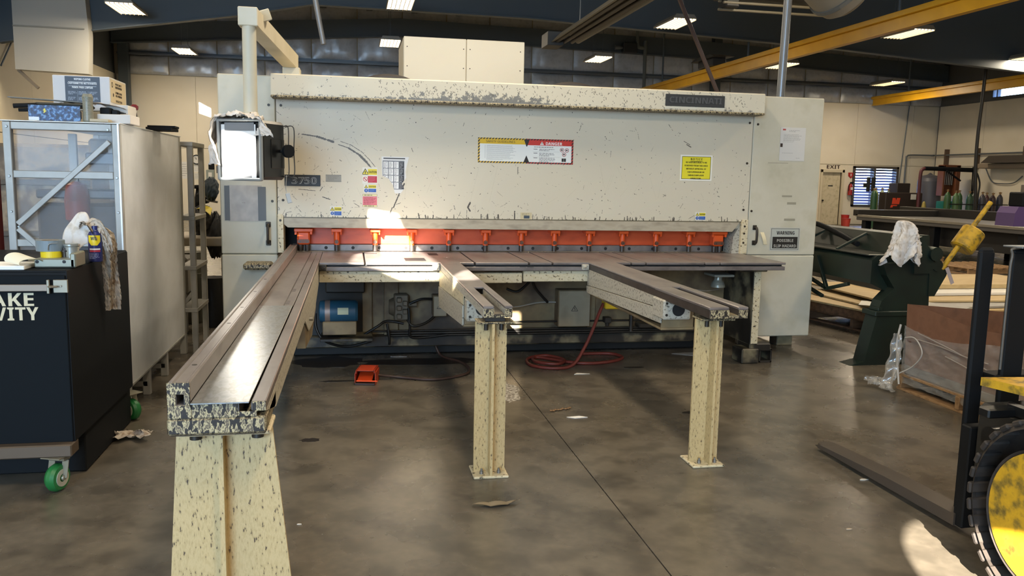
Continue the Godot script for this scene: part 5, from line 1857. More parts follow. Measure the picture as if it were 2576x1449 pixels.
	sheet(st, func(u: float, v: float) -> Vector3:
		# from the peak forward over the can, then down the cart's side
		var pts := [Vector3(-1.37, 1.262, -4.66), Vector3(-1.345, 1.283, -4.63), Vector3(-1.305, 1.275, -4.61), Vector3(-1.262, 1.225, -4.6), Vector3(-1.252, 1.14, -4.62), Vector3(-1.268, 1.06, -4.68), Vector3(-1.278, 0.97, -4.74), Vector3(-1.282, 0.88, -4.76), Vector3(-1.29, 0.79, -4.78)]
		var f := v * 7.999
		var i := int(f)
		var pnt: Vector3 = pts[i].lerp(pts[i + 1], f - i)
		var w := 0.04 + 0.012 * sin(clampf(v * 1.5, 0, 1) * PI)
		var s := (u - 0.5) * 2.0
		var fold := 0.014 * sin(u * 8.0 + v * 7.0) + 0.006 * sin(u * 17.0 - v * 9.0) + 0.018 * n.get_noise_2d(u * 4.0, v * 8.0)
		return pnt + Vector3(0.75 * w * s + fold * 0.6, 0.02 * sin(u * 9.0 + v * 11.0) * (1.0 - v) - 0.025 * s * s * (1.0 - v), -0.6 * w * s + fold), 34, 60, 0.004)
	single("rag", st, M.cloth_dirty, "stained rag over the spray can hanging down the black cart's side", "rag", "cleaning rags")

# ---------------------------------------------------------------- aluminium cage and shelf frame
func frame_cabinet() -> void:
	var t := thing("guard_cage", "aluminium framed cage with clear front and plain sheet side behind the black cart", "cage", Vector3(-1.7, 0, -6.3))
	var z0 := -5.4
	var z1 := -7.15
	for q in [[-2.02, z0], [-1.42, z0], [-2.02, z1], [-1.42, z1]]:
		var st := mb()
		ab(st, q[0], 0.03, q[1] - 0.045, q[0] + 0.045, 1.82, q[1], 0.004)
		obj("post", st, M.alu, t)
	for q in [[1.775, 1.82], [1.49, 1.535], [1.08, 1.125], [0.6, 0.645]]:
		var st := mb()
		ab(st, -1.975, q[0], z0 - 0.04, -1.42, q[1], z0 - 0.002, 0.004)
		obj("front_rail", st, M.alu, t)
		st = mb()
		ab(st, -1.975, q[0], z1 - 0.04, -1.42, q[1], z1 - 0.002, 0.004)
		obj("rear_rail", st, M.alu, t)
	for q in [[-1.965, 1.215, -1.435, 1.715], [-1.965, 1.19, -1.86, 1.085]]:
		var st := mb()
		bar(st, Vector3(q[0], q[1], z0 - 0.004), Vector3(q[2], q[3], z0 - 0.004), 0.032, 0.022, 0.003, Vector3.BACK)
		obj("diagonal", st, M.alu, t)
	var st := mb()
	bar(st, Vector3(-1.55, 1.35, z1 + 0.3), Vector3(-1.85, 1.1, z1 + 0.3), 0.03, 0.03, 0.003, Vector3.BACK)
	obj("diagonal", st, M.alu, t)
	st = mb()
	ab(st, -2.01, 0.62, z0 - 0.05, -1.42, 1.81, z0 - 0.046, 0)
	obj("clear_panel", st, M.acrylic, t)
	for q in [[-6.0, -1.85], [-6.35, -1.7], [-6.7, -1.6]]:
		st = mb()
		ab(st, q[1], 0.6, q[0] - 0.03, q[1] + 0.05, 1.78, q[0], 0.003)
		obj("inner_post", st, M.alu, t)
	st = mb()
	ab(st, -1.39, 0.2, z1, -1.378, 1.825, z0 + 0.002, 0.002)
	obj("side_panel", st, M.alu_sheet, t, "plain brushed aluminium side sheet")
	st = mb()
	ab(st, -2.03, 1.822, z1 - 0.05, -1.37, 1.828, z0 + 0.006, 0.002)
	obj("top_sheet", st, M.alu_sheet, t)
	st = mb()
	ab(st, -1.395, 0.19, z1, -1.372, 0.205, z0, 0.002)
	obj("side_rail", st, M.alu, t)
	for zz in [-5.95, -6.5]:
		st = mb()
		ab(st, -1.435, 0.0, zz - 0.045, -1.385, 0.35, zz, 0.004)
		obj("side_leg", st, M.alu, t)
		st = mb()
		ab(st, -2.0, 0.06, zz - 0.04, -1.4, 0.1, zz, 0.004)
		obj("cross_rail", st, M.alu, t)
	for q in [[-1.995, 1.79], [-1.44, 1.785], [-1.995, 1.5], [-1.4, 1.5], [-1.995, 1.29], [-1.4, 1.29], [-1.96, 1.2]]:
		st = mb()
		cyl(st, Vector3(q[0], q[1], z0), Vector3(q[0], q[1], z0 + 0.006), 0.008, 0.006, 10)
		obj("bolt", st, M.zinc, t)
	# what stands inside the cage
	var it := thing("roll_former", "dark machine body inside the clear-fronted aluminium cage", "machine", Vector3(-1.75, 0, -6.4))
	st = mb()
	ab(st, -1.98, 0.1, -7.0, -1.45, 1.33, -5.75, 0.02)
	obj("body", st, hex("4b443e", 0.6), it)
	st = mb()
	ab(st, -1.96, 1.33, -6.98, -1.45, 1.78, -6.8, 0.02)
	obj("upper_body", st, tex_mat(noise_tex([[0.0, "3f3a33"], [0.5, "766a58"], [1.0, "5b5145"]], 0.004, 83, 4), Vector3.ONE, 0.6), it)
	st = mb()
	ab(st, -1.75, 1.58, -6.2, -1.45, 1.66, -6.0, 0.01)
	ab(st, -1.97, 1.36, -5.9, -1.45, 1.42, -5.72, 0.01)
	obj("dark_cover", st, hex("3c4248", 0.4), it)
	st = mb()
	lathe(st, [Vector2(0.02, 0.14), Vector2(0.06, 0.12), Vector2(0.075, 0.02), Vector2(0.07, -0.1), Vector2(0.05, -0.12)], Vector3(-1.72, 1.33, -5.7), Vector3.UP, 20)
	obj("red_housing", st, hex("7d2a24", 0.4), it, "dull red rounded housing")
	st = mb()
	ab(st, -1.76, 1.1, -5.72, -1.74, 1.3, -5.7, 0.004)
	ab(st, -1.5, 1.1, -5.72, -1.48, 1.3, -5.7, 0.004)
	obj("strap", st, M.ink, it)
	st = mb()
	ab(st, -2.2, 0.0, -5.45, -2.06, 1.6, -5.35, 0.01)
	single("red_cylinder_frame", st, hex("6b1f1c", 0.5), "dark red upright at the left edge beside the aluminium cage", "frame")
	t = thing("press_body", "mottled brown machine standing behind the aluminium cage", "machine", Vector3(-2.7, 0, -8.2))
	st = mb()
	ab(st, -4.2, 0.0, -8.7, -1.75, 1.76, -7.95, 0.03)
	obj("body", st, tex_mat(noise_tex([[0.0, "3c3730"], [0.4, "5d5245"], [0.6, "8a7c66"], [1.0, "6a5f50"]], 0.006, 86, 5), Vector3.ONE * 0.8, 0.6), t)
	for yy in [0.5, 0.95, 1.4]:
		st = mb()
		ab(st, -4.2, yy, -7.95, -1.75, yy + 0.05, -7.92, 0.005)
		obj("band", st, hex("4a443b", 0.6), t)
	# shelf frame behind
	t = thing("shelf_frame", "narrow open aluminium shelf frame beyond the cage's sheet side", "frame", Vector3(-1.37, 0, -7.5))
	for q in [[-1.44, -7.3], [-1.345, -7.3], [-1.44, -7.8], [-1.345, -7.8]]:
		st = mb()
		ab(st, q[0], 0.0, q[1] - 0.045, q[0] + 0.045, 1.77, q[1], 0.004)
		obj("post", st, M.alu, t)
	for yy in [1.755, 1.14, 0.72, 0.36]:
		st = mb()
		ab(st, -1.44, yy, -7.84, -1.295, yy + 0.035, -7.29, 0.003)
		obj("shelf", st, M.alu, t)
	st = mb()
	bar(st, Vector3(-1.4, 0.44, -7.32), Vector3(-1.34, 0.52, -7.32), 0.03, 0.03, 0.002)
	obj("corner_brace", st, M.alu, t)

func cabinet_top() -> void:
	var yb := 1.83
	# wiping-cloth box
	var t := thing("cardboard_box", "white carton of wiping cloths with black panel on top of the cage", "box", Vector3(-1.72, yb, -6.1))
	var st := mb()
	ab(st, -1.9, yb + 0.1, -6.32, -1.555, 2.15, -5.92, 0.004)
	obj("carton", st, hex("c9c8c8", 0.7), t)
	st = mb()
	ab(st, -1.93, yb + 0.001, -6.3, -1.54, yb + 0.1, -5.93, 0.01)
	obj("lower_tray", st, hex("b9ab8f", 0.7), t)
	var im := blank(300, 180, Color("1c2230"))
	for yy in [34, 62]:
		im.fill_rect(Rect2i(30, yy, 240, 2), Color("c6c9cc"))
	for c in 3:
		word_lines(im, 22 + c * 92, 98, 78, 3, 8, 4, Color("8e95a0"))
		word_lines(im, 22 + c * 92, 136, 78, 3, 8, 4, Color("8e95a0"))
		if c:
			im.fill_rect(Rect2i(12 + c * 92, 94, 2, 74), Color("9aa0a8"))
	var pn := plate("printed_panel", im, -1.825, 1.97, -1.615, 2.145, -5.92, t)
	var yy2 := 2.132
	for q in [["WIPING CLOTHS", 0.1], ["CHIFFONNETTES NETTOYANTES", 0.175], ["PANOS PARA LIMPIAR", 0.125]]:
		text(pn, q[0], Vector3(-1.72, yy2 - 0.004, -5.918), Vector3.RIGHT, Vector3.UP, q[1], 0.013, hex("dfe1e2", 0.5))
		yy2 -= 0.026
	var zz := -6.12
	st = mb()
	ab(st, -1.555, 1.99, -6.3, -1.553, 2.14, -5.93, 0)
	var sp := obj("side_print", st, hex("cdbd9b", 0.7), t)
	for q in [["PRINT", 2.115], ["NON WOVEN", 2.095], ["SCRUB CLOTH", 2.06], ["ALL PURPOSE", 2.04], ["SELECTED", 2.005]]:
		text(sp, q[0], Vector3(-1.553, q[1], zz), Vector3(0, 0, -1), Vector3.UP, 0.15, 0.014, hex("37302a", 0.7))
	st = mb()
	ring(st, Vector3(-1.553, 2.105, -5.97), Vector3.RIGHT, 0.012, 0.018, 0.001, 20)
	cyl(st, Vector3(-1.553, 2.04, -5.99), Vector3(-1.552, 2.04, -5.99), 0.012, 0.012, 12)
	obj("side_mark", st, hex("37302a", 0.7), sp)
	# other clutter on the cage
	t = thing("blister_pack", "crumpled blue and white printed blister pack with yellow bolt mark", "package", Vector3(-1.74, yb, -5.5))
	im = blank(300, 96, Color("23406e"))
	var pn2 := nz(84, 0.03)
	for xx in 300:
		for y in 96:
			var v := pn2.get_noise_2d(xx, y)
			if v > 0.22:
				im.set_pixel(xx, y, Color("5f86b0"))
			elif v < -0.2:
				im.set_pixel(xx, y, Color("15233d"))
	im.fill_rect(Rect2i(0, 74, 60, 22), Color("cfd4d8"))
	for i in 26:
		im.fill_rect(Rect2i(86 + i / 2 - (0 if i < 13 else 8), 46 - i, 14 - absi(i - 13) / 2, 2), Color("d8c630"))
	pn = plate("printed_card", im, -1.885, yb + 0.002, -1.6, yb + 0.092, -5.44, t, "", 0.004)
	st = mb()
	ab(st, -1.87, yb + 0.002, -5.52, -1.61, yb + 0.08, -5.442, 0.02)
	obj("blister", st, hex("2b4469", 0.25), t)
	st = mb()
	lathe(st, [Vector2(0.026, 0), Vector2(0.03, 0.01), Vector2(0.028, 0.12), Vector2(0.031, 0.15), Vector2(0.024, 0.168)], Vector3(-1.565, yb, -5.47), Vector3.UP, 20)
	single("bottle", st, tex_mat(noise_tex([[0.0, "55604f"], [0.5, "8b8878"], [1.0, "6f6a60"]], 0.03, 85, 4), Vector3.ONE * 4.0, 0.4), "small grimy grey-green bottle standing at the cage's front edge", "bottle")
	st = mb()
	bar(st, Vector3(-2.05, 1.975, -5.62), Vector3(-1.62, 1.955, -5.6), 0.06, 0.006, 0.001)
	sheet(st, func(u: float, v: float) -> Vector3: return Vector3(-1.9 + 0.33 * u, 1.955 - 0.012 * sin(u * 9.0) - 0.02 * v, -5.7 + 0.16 * v), 14, 6, 0.004)
	single("flat_bar", st, hex("6b6a63", 0.5), "long thin grey strip lying across the clutter on the cage", "strip")
	st = mb()
	ab(st, -1.88, 1.925, -5.75, -1.6, 1.945, -5.52, 0.01)
	single("dark_pad", st, hex("34352f", 0.7), "dark flat pad above the blue blister pack", "pad")
	st = mb()
	cyl(st, Vector3(-1.98, 1.915, -5.48), Vector3(-1.86, 1.925, -5.5), 0.014, 0.014)
	cyl(st, Vector3(-1.96, 1.893, -5.5), Vector3(-1.86, 1.9, -5.52), 0.01, 0.012)
	single("torch", st, M.black, "black tool handle sticking out left of the blue blister pack", "tool")
	st = mb()
	ab(st, -1.53, yb + 0.001, -5.75, -1.34, 1.886, -5.52, 0.003)
	single("flat_box", st, hex("cfcac4", 0.7), "flat white carton at the cage's right front corner", "box")
	st = mb()
	ab(st, -1.545, yb + 0.002, -5.5, -1.44, yb + 0.02, -5.42, 0.003)
	single("leaflet", st, hex("b3a891", 0.8), "tan leaflet under the edge of the flat white carton", "leaflet")
	st = mb()
	ab(st, -1.52, 1.888, -5.9, -1.39, 1.955, -5.68, 0.003)
	single("carton", st, hex("c6c1b8", 0.7), "small pale carton stacked on the flat white carton", "box")
	st = mb()
	ab(st, -1.53, 1.887, -5.66, -1.47, 1.93, -5.58, 0.006)
	ab(st, -1.47, 1.887, -5.66, -1.43, 1.918, -5.6, 0.006)
	cyl(st, Vector3(-1.43, 1.903, -5.63), Vector3(-1.39, 1.9, -5.63), 0.006, 0.002)
	single("black_connector", st, M.black, "black connector lying on the flat white carton", "connector")
	t = thing("red_scoop", "little dark red lever tool at the right end of the cartons", "tool", Vector3(-1.4, 1.89, -6.0))
	st = mb()
	lathe(st, [Vector2(0.01, 0), Vector2(0.024, 0.01), Vector2(0.026, 0.03), Vector2(0.012, 0.042)], Vector3(-1.405, 1.935, -5.9), Vector3.UP, 18)
	obj("head", st, hex("6b1b22", 0.4), t)
	for q in [[-1.418, -1.41], [-1.395, -1.385]]:
		st = mb()
		bar(st, Vector3(q[0], 1.937, -5.9), Vector3(q[1], 1.888, -5.88), 0.006, 0.006)
		obj("prong", st, M.black, t)
	st = mb()
	ab(st, -1.42, yb + 0.001, -6.5, -1.25, yb + 0.022, -6.25, 0.002)
	ab(st, -1.42, yb + 0.022, -6.45, -1.235, yb + 0.036, -6.3, 0.002)
	single("black_bars", st, M.black, "short black bars jutting over the cage's right side", "bars")
	st = mb()
	sheet(st, func(u: float, v: float) -> Vector3: return Vector3(-1.62 + 0.22 * u, 1.96 + 0.016 * sin(u * 11.0) * v - 0.03 * u * u, -5.62 - 0.2 * v), 14, 8, 0.003)
	single("plastic_bag", st, hex("b9b4b2", 0.5), "crumpled pale plastic bag beside the bottle on the cage", "bag")

# ---------------------------------------------------------------- green brake to the right of the shear
func brake() -> void:
	var t := thing("leaf_brake", "dark green hand folding brake standing just right of the shear", "brake", Vector3(4.6, 0, -7.5))
	var z := -6.28
	var st := mb()
	prism(st, [Vector2(4.2, 0), Vector2(4.34, 0.03), Vector2(4.43, 0.44), Vector2(4.95, 0.44), Vector2(5.02, 0.03), Vector2(5.12, 0)], Vector3(0, 0, z - 0.14), Vector3.RIGHT, Vector3.UP, Vector3(0, 0, 0.16))
	obj("end_foot", st, M.green, t)
	st = mb()
	ab(st, 4.40, 0.43, z - 0.16, 4.97, 0.475, z + 0.04, 0.006)
	ab(st, 4.43, 0.475, z - 0.1, 4.47, 0.505, z + 0.03, 0.004)
	obj("foot_ledge", st, M.green, t)
	st = mb()
	prism(st, [Vector2(4.44, 0.47), Vector2(4.47, 0.56), Vector2(4.58, 0.67), Vector2(4.5, 0.78), Vector2(4.46, 0.88), Vector2(4.9, 0.9), Vector2(4.92, 0.7), Vector2(4.93, 0.47)], Vector3(0, 0, z - 0.12), Vector3.RIGHT, Vector3.UP, Vector3(0, 0, 0.13))
	obj("end_frame", st, M.green, t)
	st = mb()
	prism(st, [Vector2(4.9, 0.85), Vector2(5.08, 0.83), Vector2(5.07, 0.78), Vector2(4.97, 0.60), Vector2(4.91, 0.60)], Vector3(0, 0, z - 0.1), Vector3.RIGHT, Vector3.UP, Vector3(0, 0, 0.12))
	obj("swing_bracket", st, M.green, t)
	st = mb()
	prism(st, [Vector2(4.74, 0.8), Vector2(4.72, 1.09), Vector2(4.79, 1.12), Vector2(4.85, 1.04), Vector2(4.9, 0.98), Vector2(4.93, 0.86), Vector2(4.9, 0.8)], Vector3(0, 0, z - 0.1), Vector3.RIGHT, Vector3.UP, Vector3(0, 0, 0.14))
	cyl(st, Vector3(4.92, 0.97, z - 0.08), Vector3(4.92, 0.97, z + 0.07), 0.065, 0.06, 20)
	cyl(st, Vector3(4.97, 0.87, z - 0.08), Vector3(4.97, 0.87, z + 0.03), 0.055, 0.05, 20)
	obj("clamp_lever", st, M.green, t)
	# beams running away from the camera
	st = mb()
	prism(st, [Vector2(4.41, 0.70), Vector2(4.41, 0.90), Vector2(4.46, 0.945), Vector2(4.9, 0.945), Vector2(4.9, 0.62), Vector2(4.6, 0.62)], Vector3(0, 0, -9.6), Vector3.RIGHT, Vector3.UP, Vector3(0, 0, 3.24))
	obj("bed_beam", st, M.green, t)
	st = mb()
	ab(st, 4.4, 0.938, -9.6, 4.66, 0.95, -6.4, 0.003)
	obj("bed_plate", st, hex("3a3d38", 0.3, 0.5), t)
	st = mb()
	prism(st, [Vector2(4.68, 0.95), Vector2(4.76, 1.12), Vector2(4.98, 1.12), Vector2(5.0, 0.95)], Vector3(0, 0, -9.6), Vector3.RIGHT, Vector3.UP, Vector3(0, 0, 3.2))
	obj("clamping_beam", st, M.green, t)
	for q in [-6.95, -7.6, -8.4, -9.2]:
		st = mb()
		bar(st, Vector3(4.44, 0.95, q), Vector3(4.74, 1.1, q), 0.03, 0.02)
		obj("beam_rib", st, M.green, t)
	for q in [[4.40, 0.68, -7.5, 0.57, -7.0], [4.40, 0.57, -7.0, 0.66, -6.66], [4.40, 0.86, -7.2, 0.57, -7.0], [4.36, 0.6, -7.5, 0.5, -7.0]]:
		st = mb()
		bar(st, Vector3(q[0], q[1], q[2]), Vector3(q[0], q[3], q[4]), 0.03, 0.03)
		obj("truss_rod", st, M.green, t)
	st = mb()
	prism(st, [Vector2(4.25, 0), Vector2(4.45, 0.7), Vector2(4.92, 0.7), Vector2(5.05, 0)], Vector3(0, 0, -9.6), Vector3.RIGHT, Vector3.UP, Vector3(0, 0, 0.16))
	obj("far_frame", st, M.green, t)
	st = mb()
	tube(st, curve([Vector3(4.62, 1.0, -6.9), Vector3(4.66, 1.1, -7.4), Vector3(4.66, 1.15, -7.75), Vector3(4.6, 1.12, -7.9)], 6), 0.025, 10)
	obj("front_handle", st, M.black, t)
	# counterweight
	var d := (Vector3(5.46, 1.42, z) - Vector3(5.03, 0.83, z)).normalized()
	st = mb()
	cyl(st, Vector3(5.03, 0.83, z), Vector3(5.46, 1.42, z), 0.021, 0.021, 16)
	obj("counterweight_rod", st, M.yellow, t, "yellow chipped counterweight rod")
	st = mb()
	var o := Vector3(5.265, 1.09, z)
	lathe(st, [Vector2(0.085, -0.1), Vector2(0.1, -0.09), Vector2(0.1, 0.09), Vector2(0.092, 0.1)], o, d, 32)
	obj("counterweight", st, M.yellow, t, "big yellow cylindrical counterweight")
	st = mb()
	bar(st, Vector3(5.06, 0.85, z + 0.03), Vector3(5.13, 0.71, z + 0.03), 0.035, 0.002, 0, Vector3.BACK)
	obj("paper_tag", st, hex("b3a29c", 0.8), t)
	# rag over the near end
	var n := nz(91, 4.0)
	st = mb()
	sheet(st, func(u: float, v: float) -> Vector3:
		var a := lerpf(2.6, 6.8, u)
		var r := 0.015 + 0.125 * pow(v, 0.55) + (0.03 * sin(u * 24.0) + 0.018 * sin(u * 11.0 + v * 6.0)) * pow(v, 0.7) + 0.04 * n.get_noise_2d(u * 5.0, v * 3.0) * v
		var lean := 0.05 * sin(PI * v)
		return Vector3(4.575 + lean + r * cos(a), 1.255 - 0.03 * v - (0.31 + 0.05 * sin(u * 16.0 + 1.0)) * pow(v, 1.5) + 0.03 * exp(-pow((u - 0.62) / 0.1, 2.0)) * v, z + 0.05 - r * sin(a) * 0.75), 48, 26, 0.005)
	single("rag", st, M.cloth, "stained white rag hanging over the near end of the green brake", "rag", "cleaning rags")

func board_pallet(called: String, label: String, at: Vector3, sx: float, sz: float, turn: float, m: Material, group := "") -> Node3D:
	var t := thing(called, label, "pallet", at, group)
	off.erase(t)
	t.rotation.y = turn
	for q in [-0.5, 0.0, 0.5]:
		var st := mb()
		ab(st, -sx / 2, 0.018, q * (sz - 0.08) - 0.02, sx / 2, 0.11, q * (sz - 0.08) + 0.02, 0.003)
		obj("stringer", st, m, t)
	for i in 7:
		var x := lerpf(-sx / 2 + 0.05, sx / 2 - 0.05, i / 6.0)
		var st := mb()
		ab(st, x - 0.045, 0.11, -sz / 2, x + 0.045, 0.128, sz / 2, 0.002)
		obj("deck_board", st, m, t)
		if i % 3 == 0:
			st = mb()
			ab(st, x - 0.045, 0.0, -sz / 2, x + 0.045, 0.018, sz / 2, 0.002)
			obj("bottom_board", st, m, t)
	return t

func pallets() -> void:
	# low stack of plywood and metal sheets on pallets behind the brake
	board_pallet("pallet", "brown wooden pallet under the left end of the plywood stack behind the brake", Vector3(6.0, 0, -8.0), 1.5, 1.4, 0.18, M.wood_dark, "pallets under the sheet stack")
	board_pallet("pallet", "wooden pallet under the right end of the plywood stack, seen right of the brake", Vector3(7.65, 0, -8.5), 1.3, 1.6, 0.05, M.wood_dark, "pallets under the sheet stack")
	var y := 0.13
	var rows := [
		[6.5, -8.15, 2.6, 1.7, 0.16, 0.10, "wood_dark", "dark planks layer resting on the pallets behind the brake"],
		[6.45, -8.1, 2.6, 1.75, 0.2, 0.02, "ply", "lowest plywood sheet of the stack behind the brake"],
		[6.6, -8.25, 2.5, 1.7, 0.05, 0.02, "ply", "pale plywood sheet second from the bottom of the stack"],
		[6.9, -8.3, 2.2, 1.6, 0.1, 0.025, "alu", "grey sheet in the middle of the plywood stack"],
		[6.8, -8.5, 2.5, 1.6, -0.03, 0.02, "ply", "warm plywood sheet below the white sheet on the stack"],
		[7.1, -8.7, 2.1, 1.3, 0.02, 0.03, "white", "white-faced sheet lying near the top of the plywood stack"],
		[7.2, -8.85, 2.2, 1.0, 0.0, 0.05, "ply", "topmost plywood board at the back of the stack"]]
	for r in rows:
		var st := mb()
		obx(st, Vector3(r[0], y + r[5] / 2, r[1]), Vector3(r[2], r[5], r[3]), Basis(Vector3.UP, r[4]), 0.003)
		single("sheet_board", st, M[r[6]], r[7], "board", "boards in the stack behind the brake")
		y += r[5] + 0.004
	var st := mb()
	obx(st, Vector3(5.75, 0.30, -7.35), Vector3(0.8, 0.006, 0.55), Basis(Vector3.UP, 0.5) * Basis(Vector3.BACK, 0.05), 0.001)
	single("metal_offcut", st, M.alu, "grey metal offcut on the front of the plywood stack left of the brake foot", "offcut")
	st = mb()
	obx(st, Vector3(5.55, 0.292, -7.72), Vector3(0.35, 0.004, 0.5), Basis(Vector3.UP, 0.9), 0.001)
	single("paper_offcut", st, M.white, "white offcut sheet showing under the green brake's truss", "offcut")
	for q in [[6.3, 0.02, -7.1, 6.9], [6.1, 0.05, -7.2, 6.6]]:
		st = mb()
		cyl(st, Vector3(q[0], 0.04, q[2]), Vector3(q[3], 0.04, q[2] - 0.1), 0.025, 0.025, 12)
		single("steel_tube", st, M.galv, "grey steel tube on the floor behind the cardboard box" if q[0] > 6.2 else "shorter grey tube on the floor behind the cardboard box, left of another", "tube")
	# cardboard sleeve on a pallet, wrapped in film
	board_pallet("pallet", "wooden pallet under the film-wrapped cardboard box", Vector3(4.75, 0, -4.85), 1.3, 1.3, 0.0, M.wood)
	var t := thing("wrapped_box", "open brown cardboard box wrapped in clear film beside the forklift", "box", Vector3(4.75, 0.13, -4.85))
	st = mb()
	ab(st, 4.125, 0.13, -5.46, 5.4, 0.2, -4.2, 0.008)
	obj("base_load", st, hex("7d7a74", 0.35, 0.2), t)
	st = mb()
	var edge := func(f: float) -> float: return 0.665 - 0.035 * sin(f * 3.0) + 0.012 * sin(f * 8.0) - 0.03 * f
	sheet(st, func(u: float, v: float) -> Vector3: return Vector3(4.13 + 0.012 * sin(u * 4.0) * v - 0.02 * v * (1.0 - u), lerpf(0.2, edge.call(u), v), -5.455 + 1.22 * u), 26, 4, 0.006)
	sheet(st, func(u: float, v: float) -> Vector3: return Vector3(4.13 + 1.24 * u, lerpf(0.2, 0.66 - 0.1 * u, v), -5.455 - 0.02 * v), 12, 3, 0.006)
	sheet(st, func(u: float, v: float) -> Vector3: return Vector3(5.37, lerpf(0.2, 0.57, v), -5.455 + 1.22 * u), 8, 3, 0.006)
	sheet(st, func(u: float, v: float) -> Vector3: return Vector3(4.13 + 1.24 * u, lerpf(0.2, 0.56, v), -4.235), 8, 3, 0.006)
	obj("cardboard_sleeve", st, M.cardboard, t)
	var n := nz(92, 5.0)
	st = mb()
	sheet(st, func(u: float, v: float) -> Vector3:
		var s := sin(u * 30.0 + v * 16.0) * 0.004
		return Vector3(4.112 + s + 0.016 * n.get_noise_2d(u * 2.0, v * 9.0), lerpf(0.06, 0.5 - 0.1 * sin(u * 5.5) * 0.4, v), -5.47 + 1.27 * u), 60, 24, 0.0012)
	obj("stretch_film", st, M.film, t)
	for q in [[-5.3, 0.47, -4.25, 0.30], [-5.0, 0.36, -4.25, 0.22], [-5.35, 0.42, -4.6, 0.40]]:
		var pts := []
		for i in 7:
			var f := i / 6.0
			pts.append(Vector3(4.10 - 0.004 * sin(f * 9.0), lerpf(q[1], q[3], f) + 0.008 * sin(f * 6.0), lerpf(q[0], q[2], f)))
		st = mb()
		tube(st, curve(pts, 3), 0.004, 6)
		obj("film_rope", st, hex("9d938a", 0.3), t)
	st = mb()
	tube(st, curve([Vector3(4.1, 0.41, -5.44), Vector3(4.08, 0.43, -5.3), Vector3(4.07, 0.34, -5.2), Vector3(4.08, 0.22, -5.3), Vector3(4.06, 0.14, -5.42)], 6), 0.005, 6)
	tube(st, curve([Vector3(4.1, 0.5, -5.5), Vector3(4.08, 0.36, -5.5), Vector3(4.07, 0.2, -5.46), Vector3(4.05, 0.06, -5.4)], 6), 0.008, 6)
	obj("loose_strap", st, hex("b9b5ad", 0.25), t)
	st = mb()
	sheet(st, func(u: float, v: float) -> Vector3:
		var w := 0.09 + 0.05 * sin(v * PI)
		return Vector3(4.075 - 0.03 * sin(u * 9.0) - 0.12 * v * v, maxf(0.012, 0.42 * (1.0 - 1.25 * v)) + 0.012 * n.get_noise_2d(u * 9.0, v * 9.0) + 0.01, -5.5 + w * (u - 0.3) + 0.5 * maxf(0.0, v - 0.75) + 0.012 * sin(v * 22.0 + u * 7.0)), 16, 40, 0.0012)
	sheet(st, func(u: float, v: float) -> Vector3:
		return Vector3(4.0 - 0.1 * u + 0.03 * sin(v * 11.0), 0.03 + 0.05 * absf(sin(u * 6.0 + v * 8.0)) * (1.0 - v * 0.5), -5.6 + 0.22 * v + 0.02 * sin(u * 12.0)), 14, 14, 0.0012)
	obj("loose_film", st, M.film, t)

